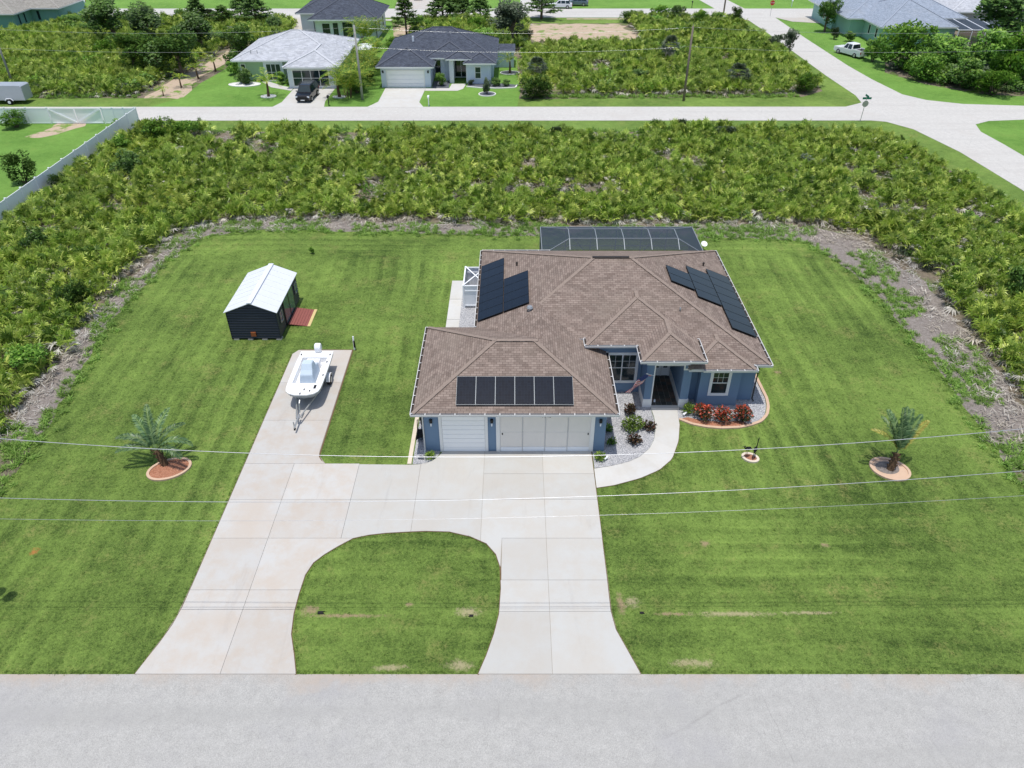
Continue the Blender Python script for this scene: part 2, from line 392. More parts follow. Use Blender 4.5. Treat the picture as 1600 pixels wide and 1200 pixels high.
class MB:
    """collects faces, then links them as ONE mesh object"""
    def __init__(s): s.v = []; s.f = []; s.mi = []; s.uv = {}; s.tint = []
    def face(s, pts, mi=0, uv=None, tint=0.5):
        b = len(s.v); s.v += [tuple(p) for p in pts]; s.f.append(tuple(range(b, b + len(pts)))); s.mi.append(mi); s.tint.append(tint)
        if uv: s.uv[len(s.f) - 1] = uv
        return s
    def box(s, x0, x1, y0, y1, z0, z1, mi=0):
        p = [(x0, y0, z0), (x1, y0, z0), (x1, y1, z0), (x0, y1, z0), (x0, y0, z1), (x1, y0, z1), (x1, y1, z1), (x0, y1, z1)]
        for q in ((0, 3, 2, 1), (4, 5, 6, 7), (0, 1, 5, 4), (1, 2, 6, 5), (2, 3, 7, 6), (3, 0, 4, 7)): s.face([p[i] for i in q], mi)
        return s
    def prism(s, poly, z0, z1, mi=0):
        """vertical prism over a counter-clockwise outline"""
        n = len(poly)
        s.face([(x, y, z1) for x, y in poly], mi); s.face([(x, y, z0) for x, y in reversed(poly)], mi)
        for i in range(n):
            a, b = poly[i], poly[(i + 1) % n]
            s.face([(a[0], a[1], z0), (b[0], b[1], z0), (b[0], b[1], z1), (a[0], a[1], z1)], mi)
        return s
    def extrude_x(s, prof, x0, x1, mi=0):
        """(y, z) outline swept along x; x0/x1 may be functions of (y, z)"""
        f0 = x0 if callable(x0) else (lambda y, z: x0); f1 = x1 if callable(x1) else (lambda y, z: x1)
        A = [(f0(y, z), y, z) for y, z in prof]; B = [(f1(y, z), y, z) for y, z in prof]; n = len(prof)
        s.face(A, mi); s.face(B[::-1], mi)
        for i in range(n): s.face([A[i], B[i], B[(i + 1) % n], A[(i + 1) % n]], mi)
        return s
    def tube(s, p0, p1, r0, r1=None, n=8, mi=0, cap=True):
        r1 = r0 if r1 is None else r1
        p0, p1 = Vector(p0), Vector(p1); d = (p1 - p0)
        if d.length < 1e-6: return s
        d.normalize(); u = d.orthogonal().normalized(); w = d.cross(u)
        A = [p0 + (u * math.cos(2 * math.pi * i / n) + w * math.sin(2 * math.pi * i / n)) * r0 for i in range(n)]
        B = [p1 + (u * math.cos(2 * math.pi * i / n) + w * math.sin(2 * math.pi * i / n)) * r1 for i in range(n)]
        for i in range(n): s.face([A[i], A[(i + 1) % n], B[(i + 1) % n], B[i]], mi)
        if cap: s.face(A[::-1], mi); s.face(B, mi)
        return s
    def path(s, pts, r, n=6, mi=0):
        rr = r if isinstance(r, (list, tuple)) else [r] * len(pts)
        for i in range(len(pts) - 1): s.tube(pts[i], pts[i + 1], rr[i], rr[i + 1], n, mi, i in (0, len(pts) - 2))
        return s
    def bar(s, p0, p1, w, h, mi=0, up=(0, 0, 1)):
        """rectangular bar from p0 to p1"""
        p0, p1 = Vector(p0), Vector(p1); d = (p1 - p0).normalized(); up = Vector(up)
        if abs(d.dot(up)) > 0.98: up = Vector((0, 1, 0))
        a = d.cross(up).normalized() * (w / 2); b = a.cross(d).normalized() * (h / 2)
        A = [p0 + a + b, p0 - a + b, p0 - a - b, p0 + a - b]; B = [q + (p1 - p0) for q in A]
        s.face(A, mi); s.face(B[::-1], mi)
        for i in range(4): s.face([A[i], B[i], B[(i + 1) % 4], A[(i + 1) % 4]], mi)
        return s
    def ring(s, c, rx, ry, w, z0, z1, n=28, mi=0, rot=0.0):
        """flat ring (kerb) round an ellipse"""
        ca, sa = math.cos(rot), math.sin(rot)
        P = lambda a, k: (c[0] + ca * (rx + k) * math.cos(a) - sa * (ry + k) * math.sin(a), c[1] + sa * (rx + k) * math.cos(a) + ca * (ry + k) * math.sin(a))
        for i in range(n):
            a, b = 2 * math.pi * i / n, 2 * math.pi * (i + 1) / n
            i0, i1, o0, o1 = P(a, 0), P(b, 0), P(a, w), P(b, w)
            s.face([(*i0, z1), (*o0, z1), (*o1, z1), (*i1, z1)], mi)
            s.face([(*o0, z0), (*o1, z0), (*o1, z1), (*o0, z1)], mi)
            s.face([(*i1, z0), (*i0, z0), (*i0, z1), (*i1, z1)], mi)
        return s
    def build(s, name, mats, parent=None, smooth=False, bevel=0.0, fix=True, tint=False):
        v = np.array(s.v, float)
        if parent is not None:
            o = ORG.get(parent.name, (0, 0, 0))
        else:
            o = ((v[:, 0].min() + v[:, 0].max()) / 2, (v[:, 1].min() + v[:, 1].max()) / 2, v[:, 2].min())
        me = bpy.data.meshes.new(name)
        me.from_pydata((v - np.array(o)).tolist(), [], s.f)
        mats = mats if isinstance(mats, (list, tuple)) else [mats]
        for m in mats: me.materials.append(M[m])
        me.polygons.foreach_set('material_index', s.mi)
        if s.uv:
            ul = me.uv_layers.new(name='UVMap')
            for fi, uvs in s.uv.items():
                for li, c in zip(me.polygons[fi].loop_indices, uvs): ul.data[li].uv = c
        if tint:
            a = me.attributes.new('tint', 'FLOAT', 'FACE'); a.data.foreach_set('value', s.tint)
        if fix and not tint:
            bm = bmesh.new(); bm.from_mesh(me)
            bmesh.ops.remove_doubles(bm, verts=bm.verts, dist=1e-5)
            bmesh.ops.recalc_face_normals(bm, faces=bm.faces); bm.to_mesh(me); bm.free()
        if smooth: me.polygons.foreach_set('use_smooth', [True] * len(me.polygons))
        me.update()
        ob = bpy.data.objects.new(name, me); COL.objects.link(ob)
        if parent is not None: ob.parent = parent; ORG[ob.name] = o
        else: ob.location = o; ORG[ob.name] = o
        if bevel:
            bv = ob.modifiers.new('Bevel', 'BEVEL'); bv.width = bevel; bv.segments = 2; bv.limit_method = 'ANGLE'; bv.angle_limit = R(40)
        return ob

def tag(o, label=None, cat=None, group=None, kind=None):
    for k, v in (('label', label), ('category', cat), ('group', group), ('kind', kind)):
        if v: o[k] = v
    return o

def thing(name, label, cat, loc=(0, 0, 0), group=None):
    o = bpy.data.objects.new(name, None); COL.objects.link(o); o.empty_display_size = 0.3
    o.location = loc; ORG[o.name] = tuple(loc)
    return tag(o, label, cat, group)

def copy_tree(o, parent=None):
    c = o.copy(); COL.objects.link(c); c.parent = parent
    for ch in list(o.children): copy_tree(ch, c)
    return c

def place(o, loc, rz=0.0, k=1.0, label=None, group=None):
    o.location = loc; o.rotation_euler = (0, 0, rz); o.scale = (k, k, k) if not isinstance(k, tuple) else k
    if label: o['label'] = label
    if group: o['group'] = group
    return o

def sheet(name, poly, z, mat, kind='structure', parent=None, label=None):
    mb = MB(); mb.face([(x, y, z) for x, y in poly])
    o = mb.build(name, mat, parent)
    if kind: o['kind'] = kind
    if label: o['label'] = label
    return o

def wobble(poly, step=1.2, amp=0.35, seed=1):
    """an outline with an uneven, grown edge"""
    r = random.Random(seed); out = []
    for i in range(len(poly)):
        a, b = Vector(poly[i]), Vector(poly[(i + 1) % len(poly)])
        n = max(1, int((b - a).length / step))
        for k in range(n):
            p = a.lerp(b, k / n)
            out.append((p.x + r.uniform(-amp, amp), p.y + r.uniform(-amp, amp)) if k else (p.x, p.y))
    return out

def inside(px, py, poly):
    c = np.zeros(len(px), bool); n = len(poly)
    for i in range(n):
        x0, y0 = poly[i]; x1, y1 = poly[(i + 1) % n]
        cond = ((y0 > py) != (y1 > py)) & (px < (x1 - x0) * (py - y0) / ((y1 - y0) + 1e-12) + x0)
        c ^= cond
    return c

def interp(pts, t):
    return float(np.interp(t, [p[1] for p in pts], [p[0] for p in pts]))

# ------------------------------------------------------------------ the setting: ground, lawns, roads
sheet('ground', [(-1500, -400), (1500, -400), (1500, 2500), (-1500, 2500)], 0.0, 'scrub_ground')

LAWN = [(-30, 16.9), (-26.9, 24), (-26.4, 27.5), (-27.0, 35.7), (-28.0, 42), (-28.1, 47.3), (-27.8, 54), (-26.4, 58.2), (-22, 59.6), (-12, 59.2), (-0.2, 58.4), (12, 58.2), (20, 58.0), (24.6, 57.2), (26.3, 52), (26.9, 47.3), (26.8, 37), (26.4, 28), (26.2, 22), (30, 16.9)]
sheet('lawn', wobble(LAWN[::-1], 0.7, 0.22, 3), 0.02, 'lawn_grass')
sheet('grass_shoulder', [(30, 17.2), (120, 17.2), (120, 23), (60, 22.5), (30, 22)], 0.016, 'verge_grass')
sheet('grass_shoulder', [(-30, 17.2), (-30, 22), (-60, 22.5), (-120, 23), (-120, 17.2)], 0.016, 'verge_grass')
# grey litter strip between lawn and palmettos
sheet('bare_strip', wobble([(26.3, 30), (30.0, 30), (30.6, 40), (31.4, 50.3), (28.8, 58.4), (26, 60.2), (20, 60.6), (0, 60.2), (-10, 61.4), (-22, 61.9), (-28.2, 60.6), (-29.6, 50), (-29.4, 41), (-28.8, 31), (-26.5, 31), (-26.5, 36), (-27.4, 47), (-25.5, 57.4), (-12, 58.2), (0, 57.4), (20, 57.2), (25.4, 55), (26.1, 46)], 0.9, 0.35, 5), 0.008, 'grey_litter')

# streets
sheet('front_street', [(-300, 9.6), (300, 9.6), (300, 17.2), (-300, 17.2)], 0.035, 'asphalt')
BACK = [(-300, 90.6), (43.0, 90.8), (44.6, 90.3), (46.6, 87.4), (48.2, 79.5), (48.9, 69), (49.3, 40), (49.4, 17.0), (55.0, 17.0), (54.9, 40), (54.6, 70), (54.3, 82), (54.0, 86.5), (54.8, 89.3), (57, 90.6), (62, 91.2), (300, 91.4),
        (300, 97.0), (64.9, 97.0), (57.5, 97.8), (53.6, 99.6), (51.6, 102.3), (50.6, 110), (50.1, 118), (49.9, 137), (50.0, 155.9), (300, 155.9), (300, 165.5), (46.5, 165.5), (44.5, 185), (38.5, 185), (40.5, 165.5), (-300, 165.5), (-300, 156), (41.5, 156), (44.2, 153.5), (44.6, 141), (44.8, 112), (45.2, 101.8), (44.7, 98.4), (42, 96.6), (-300, 96.3)]
sheet('back_street', BACK, 0.035, 'pale_asphalt')
sheet('gravel_shoulder', [(10, 154.2), (41.2, 154.2), (41.2, 155.2), (10, 155.2)], 0.03, 'sandy_ground')
sheet('gravel_shoulder', [(-120, 153.0), (-23, 153.0), (-23, 154.4), (-120, 154.4)], 0.03, 'pale_asphalt')
# grass verges along the streets
sheet('verge', wobble([(-44, 90.8), (-44, 87.6), (-30, 86.6), (-10, 86.0), (10, 86.4), (30, 87.2), (39.5, 86.8), (43.5, 81.4), (45.0, 71), (45.4, 60), (46, 17.5), (49.6, 17.5), (49.2, 69), (48.4, 79.5), (46.8, 87.4), (44.8, 90.4), (43, 90.9)], 2.0, 0.18, 9), 0.016, 'verge_grass')
sheet('verge', wobble([(-300, 96.2), (42, 96.4), (45.3, 98.6), (45.4, 110), (45.2, 150), (43, 155), (41.5, 155), (41.4, 150), (42, 130), (42.4, 112), (41.6, 104), (38, 101.2), (20, 100.6), (2, 100.2), (-2, 100.5), (-48, 100.6), (-60, 100.4), (-90, 101.5), (-300, 102)], 2.5, 0.2, 10), 0.016, 'verge_grass')
sheet('verge', [(49.5, 156), (49.6, 137), (50.0, 118), (50.4, 110), (51.4, 102.3), (53.4, 99.6), (57.3, 97.6), (64.9, 96.9), (120, 96.9), (120, 100.6), (70, 100.8), (62, 102.5), (57, 107.5), (54, 114), (56.5, 120), (60, 124), (70, 128), (80, 156)], 0.018, 'bright_grass')
sheet('corner_lawn', [(54.5, 17.5), (120, 17.5), (120, 91.6), (62, 91.4), (57, 90.8), (54.7, 89.5), (53.9, 86.5)], 0.02, 'bright_grass')
sheet('far_lawn', [(-300, 165), (300, 165), (300, 260), (-300, 260)], 0.02, 'bright_grass')
sheet('far_verge', [(-300, 150.5), (41.5, 150.5), (41.5, 156.2), (-300, 156.2)], 0.014, 'verge_grass')
sheet('sand_patch', wobble([(2.2, 149.8), (19.4, 149.8), (21.6, 140), (20.5, 131), (8.3, 130.8), (2.2, 137)], 1.2, 0.7, 12), 0.012, 'sandy_ground')
sheet('sand_path', wobble([(-48.4, 100.4), (-42.2, 100.3), (-44.6, 108), (-44.2, 116), (-43.6, 128), (-46.2, 128), (-46.6, 119), (-48.2, 108)], 1.4, 0.35, 13), 0.022, 'sandy_ground')
sheet('sand_path', wobble([(-21.8, 136), (-18.2, 136), (-18.8, 149), (-21, 149)], 1.4, 0.2, 14), 0.022, 'sandy_ground')
sheet('neighbour_lawn', [(-46.2, 96.4), (-20.0, 96.4), (-20.0, 134), (-22.8, 152), (-30, 152), (-36, 131), (-41, 128), (-42.6, 116), (-43.6, 108), (-43.4, 101)], 0.024, 'bright_grass')
sheet('neighbour_lawn', [(-19.99, 96.4), (0.4, 96.4), (0.9, 104), (0.6, 112), (0.4, 124), (-3, 126), (-19.99, 126)], 0.024, 'bright_grass')
sheet('neighbour_lawn', [(-120, 60), (-44.7, 60), (-44.7, 90.6), (-120, 90.6)], 0.020, 'bright_grass')
sheet('neighbour_lawn', [(-140, 139), (-90, 139.5), (-84.5, 146), (-82, 153), (-82, 156), (-140, 156)], 0.020, 'bright_grass')
sheet('gravel_patch', wobble([(-55.6, 84.6), (-53.6, 84.4), (-50.6, 88.6), (-51.4, 91.0), (-54.6, 91.0), (-54.2, 88)], 0.8, 0.25, 15), 0.028, 'sandy_ground')

# ------------------------------------------------------------------ driveway of poured slabs
ISL_L = [(-8.75, 17.18), (-9.05, 18.1), (-9.4, 19.06), (-9.54, 20.08), (-9.56, 21.1), (-9.52, 22.2), (-9.3, 22.91), (-8.9, 23.4), (-8.38, 23.88), (-7.73, 24.40)]
ISL_R = [(-1.44, 17.18), (-1.13, 18.05), (-0.84, 19.06), (-0.64, 20.08), (-0.58, 21.45), (-0.63, 22.65), (-0.84, 23.41), (-1.31, 24.08), (-2.1, 24.52)]
ISL_TOP = [(-9.52, 22.2), (-9.3, 22.91), (-8.9, 23.4), (-8.38, 23.88), (-7.73, 24.40), (-7.0, 24.62), (-6.22, 24.74), (-5.2, 24.82), (-4.29, 24.87), (-3.14, 24.83), (-2.1, 24.52), (-1.31, 24.08), (-0.84, 23.41), (-0.63, 22.65), (-0.58, 21.45)]
OUT_L = [(-15.22, 17.2), (-15.0, 17.95), (-14.78, 18.65), (-14.57, 19.53), (-14.48, 20.42), (-14.46, 22.0), (-14.45, 40.3), (-14.15, 40.75)]
OUT_R = [(5.09, 17.2), (4.69, 18.29), (4.32, 19.28), (4.2, 20.25), (4.22, 22.0), (4.24, 31.0)]

drv = thing('driveway', 'pale concrete driveway with a boat pad and a grass island', 'driveway', (-5, 24, 0)); drv['kind'] = 'structure'
SLAB_Z = 0.055
base = MB()
def slab(poly, mat='concrete', name='slab', parent=drv):
    area = 0.5 * sum(poly[i][0] * poly[(i + 1) % len(poly)][1] - poly[(i + 1) % len(poly)][0] * poly[i][1] for i in range(len(poly)))
    if area < 0: poly = poly[::-1]
    return MB().prism(poly, 0.004, SLAB_Z, 0).build(name, mat, parent)
def lane(left, right, y0, y1, g=0.007, mat='concrete'):
    ys = sorted({y0 + g, y1 - g} | {p[1] for p in left + right if y0 + g < p[1] < y1 - g})
    L = [(interp(left, y), y) for y in ys]; Rr = [(interp(right, y), y) for y in ys]
    slab(L + Rr[::-1], mat)
const = lambda v: [(v, 0), (v, 100)]
G = 0.007
mid_l = const(-11.9)
for y0, y1 in ((17.2, 20.3), (20.3, 21.35), (21.35, 24.4)):
    lane(OUT_L, [(-11.8 - G, 0), (-11.8 - G, 99)], y0, y1)
    lane([(-11.8 + G, 0), (-11.8 + G, 99)], ISL_L if y1 < 24.3 else ISL_L, y0, y1)
for y0, y1 in ((24.4, 27.0), (27.0, 29.7)):
    lane(OUT_L, const(-11.8 - G), y0, y1)
    lane(const(-11.8 + G), const(-8.3 - G), y0, y1) if y0 > 26 else None
# boat pad
PAD_R = [(-10.15, 29.7), (-10.42, 29.95), (-10.60, 30.25), (-10.66, 30.7), (-10.66, 41)]
for y0, y1 in ((29.7, 33.4), (33.4, 37.1), (37.1, 40.75)):
    lane(OUT_L, PAD_R, y0, y1)
# the apron: columns between the island's curve and the garage
TOP_Y = [(-8.3, 29.64), (-5.6, 29.60), (-5.1, 29.64), (-4.7, 29.74), (-4.35, 29.98), (-4.05, 30.35), (-3.9, 30.72), (4.3, 30.72)]
ty = lambda x: float(np.interp(x, [p[0] for p in TOP_Y], [p[1] for p in TOP_Y]))
by = lambda x: float(np.interp(x, [p[0] for p in ISL_TOP], [p[1] for p in ISL_TOP]))
def apron(x0, x1, yl, yh):
    xs = sorted({x0 + G, x1 - G} | {p[0] for p in TOP_Y + ISL_TOP if x0 + G < p[0] < x1 - G})
    lo = [(x, max(yl(x), by(x)) if -9.5 < x < -0.6 else yl(x)) for x in xs]; hi = [(x, min(yh(x), ty(x))) for x in xs]
    slab(lo + hi[::-1], 'grey_concrete' if x0 > -8.4 else 'concrete')
apron(-11.8, -8.3, lambda x: 24.4 + G, lambda x: 27.0 - G)
for x0, x1 in ((-8.3, -5.0), (-5.0, -1.6), (-1.6, 1.55), (1.55, 4.24)):
    if x1 < 0:
        apron(x0, x1, lambda x: 24.4 + G if x < -7.6 else 20.0, lambda x: 27.0 - G)
        apron(x0, x1, lambda x: 27.0 + G, lambda x: 99)
    else:
        apron(x0, x1, lambda x: 24.4 + G if x > -0.6 else 20, lambda x: 27.0 - G)
        apron(x0, x1, lambda x: 27.0 + G, lambda x: 28.9 - G)
        apron(x0, x1, lambda x: 28.9 + G, lambda x: 99)
for y0, y1 in ((17.2, 20.2), (20.2, 21.9), (21.9, 24.4)):
    lane(ISL_R if y1 < 24 else const(-0.57), const(1.55 - G), y0, y1, mat='grey_concrete')
    lane(const(1.55 + G), OUT_R, y0, y1, mat='grey_concrete')
# soil under the joints
def soil(poly): sheet('joint_bed', poly, 0.026, 'joint_dirt', kind=None, parent=drv)
ys_ = [17.2, 18, 19, 20, 22, 24, 30, 36, 40.7]
soil([(interp(OUT_L, y) - 0.05, y) for y in ys_] + [(-10.62, 40.75), (-10.62, 30.4), (-10.1, 29.66), (-8.3, 29.6), (-8.3, 24.05)] + [(x, y) for x, y in ISL_L[::-1] if y < 24.0])
soil([(-8.4, 24.0), (-8.4, 29.6), (-5.2, 29.6), (-4.3, 30.0), (-3.9, 30.7), (4.24, 30.7)] + [(x + 0.05, y) for x, y in OUT_R[::-1] if y < 30] + ISL_R[:-1] + [p for p in ISL_TOP[::-1] if p[1] > 24.3])

# trimmed soil edge round the island and along the drive
def edge(pts, w=0.07, z=0.03):
    mb = MB()
    for a, b in zip(pts[:-1], pts[1:]):
        mb.bar((a[0], a[1], z), (b[0], b[1], z), w, 0.02)
    return mb.build('edge_strip', 'edge_soil', drv)
edge([p for p in ISL_L] + [p for p in ISL_TOP if p[1] > 24.45] + ISL_R[::-1])
edge(OUT_L[:-1]); edge(OUT_R); edge([(-14.1, 40.8), (-10.6, 40.8), (-10.6, 30.3), (-10.3, 29.75), (-9.7, 29.6)])

# front walk, side walk, beds
WL = [(8.09, 34.6), (8.15, 33.68), (8.08, 32.69), (7.86, 31.73), (7.47, 30.93), (6.85, 30.25), (6.13, 29.81), (5.15, 29.49), (4.28, 29.30)]
WR = [(9.63, 34.6), (9.5, 33.0), (9.18, 31.57), (8.57, 30.08), (7.74, 29.21), (6.63, 28.57), (5.22, 28.05), (4.28, 27.85)]
walk = thing('front_walk', 'curved white concrete walk to the front door', 'walkway', (7, 31, 0)); walk['kind'] = 'structure'
def resample(pts, n):
    P = [Vector(p) for p in pts]; d = [0]
    for a, b in zip(P[:-1], P[1:]): d.append(d[-1] + (b - a).length)
    return [(float(np.interp(d[-1] * i / (n - 1), d, [p.x for p in P])), float(np.interp(d[-1] * i / (n - 1), d, [p.y for p in P]))) for i in range(n)]
NL, NR = resample(WL, 31), resample(WR, 31)
for i in range(5):
    a, b = i * 6, i * 6 + 6
    slab(NL[a:b + 1] + NR[a:b + 1][::-1], 'clean_concrete', 'slab', walk)
edge(NR[4:], 0.05)
swk = thing('side_walk', 'narrow white concrete strip along the left side of the blue house', 'walkway', (-4.2, 45, 0)); swk['kind'] = 'structure'
for k in range(4): slab([(-4.7, 38.95 + k * 2.85), (-3.8, 38.95 + k * 2.85), (-3.8, 41.77 + k * 2.85), (-4.7, 41.77 + k * 2.85)], 'clean_concrete', 'slab', swk)

sheet('gravel_bed', [(4.3, 29.35), (5.15, 29.52), (6.13, 29.84), (6.85, 30.28), (7.47, 30.96), (7.86, 31.76), (8.06, 32.7), (8.12, 33.7), (8.06, 34.7), (7.6, 36.2), (4.9, 37), (4.9, 30.7), (4.3, 30.7)], 0.042, 'gravel')
sheet('gravel_bed', [(9.6, 34.6), (9.5, 33.6), (10.21, 33.15), (10.94, 32.9), (11.84, 32.8), (12.87, 32.85), (13.63, 33.08), (14.2, 33.4), (14.65, 33.95), (14.95, 34.71), (15.08, 35.51), (15.05, 36.6), (15.0, 44), (14.0, 44), (14.0, 36), (10, 36)], 0.042, 'gravel')
sheet('gravel_bed', [(-5.45, 29.66), (-4.92, 29.70), (-4.52, 29.86), (-4.1, 30.4), (-4.0, 30.72), (-4.7, 30.8), (-4.7, 38.6), (-5.45, 38.6)], 0.042, 'gravel')
sheet('gravel_bed', [(-3.8, 38.5), (-1.8, 38.5), (-1.8, 50.2), (-3.8, 50.2)], 0.042, 'gravel')
t_ = MB()
for a, b in zip([(-5.62, y) for y in (29.66, 32, 35, 38.6)][:-1], [(-5.62, y) for y in (29.66, 32, 35, 38.6)][1:]): t_.bar((a[0], a[1], 0.05), (b[0], b[1], 0.05), 0.22, 0.06)
tag(t_.build('garden_kerb', 'cream_kerb'), 'straight pale kerb edging the gravel beside the garage', 'kerb')
CURB = [(9.58, 33.50), (10.21, 33.06), (10.94, 32.81), (11.84, 32.69), (12.87, 32.75), (13.63, 32.99), (14.26, 33.3), (14.78, 33.93), (15.06, 34.71), (15.18, 35.51), (15.15, 36.61), (15.1, 38.5), (15.1, 44)]
t_ = MB()
cv = resample(CURB, 60)
for a, b in zip(cv[:-1], cv[1:]): t_.bar((a[0], a[1], 0.06), (b[0], b[1], 0.06), 0.17, 0.10)
tag(t_.build('garden_kerb', 'terracotta_kerb'), 'curved terracotta kerb round the red shrub bed', 'kerb')
sheet('mulch_bed', [(9.65, 33.56), (10.21, 33.14), (10.94, 32.9), (11.84, 32.78), (12.87, 32.84), (13.5, 33.05), (13.0, 33.35), (11.9, 33.25), (10.8, 33.4), (10.1, 33.7)], 0.048, 'mulch')
# ------------------------------------------------------------------ roofs: hips cut from planes
def clip(poly, a, b, c):
    """keep the part of a convex polygon where a*x + b*y <= c"""
    out = []
    for i in range(len(poly)):
        p, q = poly[i], poly[(i + 1) % len(poly)]
        dp, dq = a * p[0] + b * p[1] - c, a * q[0] + b * q[1] - c
        if dp <= 1e-9: out.append(p)
        if (dp < -1e-9 and dq > 1e-9) or (dp > 1e-9 and dq < -1e-9):
            k = dp / (dp - dq); out.append((p[0] + (q[0] - p[0]) * k, p[1] + (q[1] - p[1]) * k))
    return out

def hip_roof(mb, rect, z, k, foot=None, skip='', drop=0.18, mi=0, side=1):
    """rect = eave rectangle whose four sides carry planes of slope k; foot = convex outlines to cover; skip = sides without a plane"""
    x0, x1, y0, y1 = rect
    pl = {'W': (k, 0, z - k * x0), 'E': (-k, 0, z + k * x1), 'S': (0, k, z - k * y0), 'N': (0, -k, z + k * y1)}
    pl = {n: p for n, p in pl.items() if n not in skip}
    for F in (foot or [[(x0, y0), (x1, y0), (x1, y1), (x0, y1)]]):
        for n, (a, b, c) in pl.items():
            poly = F
            for m, (a2, b2, c2) in pl.items():
                if m != n: poly = clip(poly, a - a2, b - b2, c2 - c)
                if len(poly) < 3: break
            if len(poly) < 3: continue
            L = math.sqrt(1 + k * k)
            P3 = [(x, y, a * x + b * y + c) for x, y in poly]
            if n in 'WE': uv = [(y, (abs(x - (x0 if n == 'W' else x1))) * L) for x, y in poly]
            else: uv = [(x, (abs(y - (y0 if n == 'S' else y1))) * L) for x, y in poly]
            mb.face(P3, mi, uv)
            for i in range(len(poly)):      # fascia along the outline of F
                p, q = poly[i], poly[(i + 1) % len(poly)]
                for j in range(len(F)):
                    f0, f1 = Vector(F[j]), Vector(F[(j + 1) % len(F)]); d = (f1 - f0); nrm = Vector((d.y, -d.x)).normalized()
                    if abs((Vector(p) - f0).dot(nrm)) < 1e-6 and abs((Vector(q) - f0).dot(nrm)) < 1e-6 and (Vector(p) - Vector(q)).length > 1e-4:
                        mb.face([P3[i], (p[0], p[1], z - drop), (q[0], q[1], z - drop), P3[(i + 1) % len(poly)]], side)
                        break
        mb.face([(x, y, z - drop) for x, y in F], side)
    return mb

def cap_line(parent, a, b, mat='ridge_shingle', w=0.22, h=0.03):
    mb = MB(); a, b = Vector(a), Vector(b); n = max(2, int((b - a).length / 0.30)); d = (b - a) / n
    for i in range(n):
        p, q = a + d * i, a + d * (i + 1.08)
        mb.bar(p + Vector((0, 0, 0.004 + 0.018 * (i % 2))), q + Vector((0, 0, 0.016)), w, h)
    return mb.build('ridge_cap', mat, parent)

def gutter(parent, a, b, out, z, mat='white_gutter', w=0.13, h=0.13, brackets=True, name='gutter'):
    """open U channel along an eave; out = outward unit (x, y)"""
    mb = MB(); a, b = Vector((*a, z)), Vector((*b, z)); o = Vector((out[0], out[1], 0)); t = 0.014
    mb.bar(a + o * (w - t / 2) - Vector((0, 0, h / 2)), b + o * (w - t / 2) - Vector((0, 0, h / 2)), t, h)
    mb.bar(a + o * (w / 2 - t / 2) - Vector((0, 0, h - t / 2)), b + o * (w / 2 - t / 2) - Vector((0, 0, h - t / 2)), w - t, t)
    mb.bar(a + o * (w + 0.008) + Vector((0, 0, 0.002)), b + o * (w + 0.004) + Vector((0, 0, 0.002)), 0.026, 0.016)
    mb.bar(a + o * (w / 2 - t / 2) - Vector((0, 0, h * 0.55)), b + o * (w / 2 - t / 2) - Vector((0, 0, h * 0.55)), w - t - 0.004, 0.02, 1)
    d = (b - a)
    if brackets:
        n = max(1, int(d.length / 0.75))
        for i in range(n + 1):
            p = a + d * ((i + 0.0) / n)
            mb.bar(p + o * 0.005 + Vector((0, 0, 0.012)), p + o * w + Vector((0, 0, 0.012)), 0.045, 0.012)
    for p in (a, b): mb.bar(p + o * 0.004 - Vector((0, 0, h / 2)), p + o * (w - 0.004) - Vector((0, 0, h / 2)), 0.012, h - 0.01)
    return mb.build(name, [mat, 'gutter_debris'], parent)

def window(parent, face, pos, a0, a1, z0, z1, nx=1, ny=1, grid=0, frame=0.10, trim='white_trim', glass='window_glass', label=None, proud=0.03):
    """face S/N/E/W: the wall plane sits at pos; opening spans a0..a1 across and z0..z1"""
    sgn = {'S': -1, 'N': 1, 'E': 1, 'W': -1}[face]
    def B(mb, u0, u1, w0, w1, d0, d1):
        lo, hi = sorted((pos + sgn * d0, pos + sgn * d1))
        if face in 'SN': mb.box(u0, u1, lo, hi, w0, w1)
        else: mb.box(lo, hi, u0, u1, w0, w1)
    mb = MB()
    B(mb, a0, a0 + frame, z0, z1, 0.0, proud + 0.02); B(mb, a1 - frame, a1, z0, z1, 0.0, proud + 0.02)
    B(mb, a0 + frame, a1 - frame, z1 - frame, z1, 0.0, proud + 0.02); B(mb, a0 + frame, a1 - frame, z0, z0 + frame, 0.0, proud + 0.03)
    gx0, gx1, gz0, gz1 = a0 + frame, a1 - frame, z0 + frame, z1 - frame
    for i in range(1, nx):
        x = gx0 + (gx1 - gx0) * i / nx; B(mb, x - 0.035, x + 0.035, gz0, gz1, 0.0, proud + 0.008)
    for j in range(1, ny):
        zz = gz0 + (gz1 - gz0) * j / ny; B(mb, gx0, gx1, zz - 0.025, zz + 0.025, 0.0, proud + 0.004)
    w = mb.build('window', trim, parent)
    if label: w['label'] = label
    for i in range(nx):
        for j in range(ny):
            u0 = gx0 + (gx1 - gx0) * i / nx + (0.035 if i else 0); u1 = gx0 + (gx1 - gx0) * (i + 1) / nx - (0.035 if i < nx - 1 else 0)
            w0 = gz0 + (gz1 - gz0) * j / ny + (0.025 if j else 0); w1 = gz0 + (gz1 - gz0) * (j + 1) / ny - (0.025 if j < ny - 1 else 0)
            m2 = MB(); B(m2, u0, u1, w0, w1, 0.004, 0.012); m2.build('pane', glass, w)
            if grid and j == ny - 1:
                m3 = MB()
                for q in range(1, grid):
                    x = u0 + (u1 - u0) * q / grid; B(m3, x - 0.008, x + 0.008, w0, w1, 0.013, 0.018)
                zz = (w0 + w1) / 2; B(m3, u0, u1, zz - 0.008, zz + 0.008, 0.0185, 0.022)
                m3.build('muntin', trim, w)
    return w

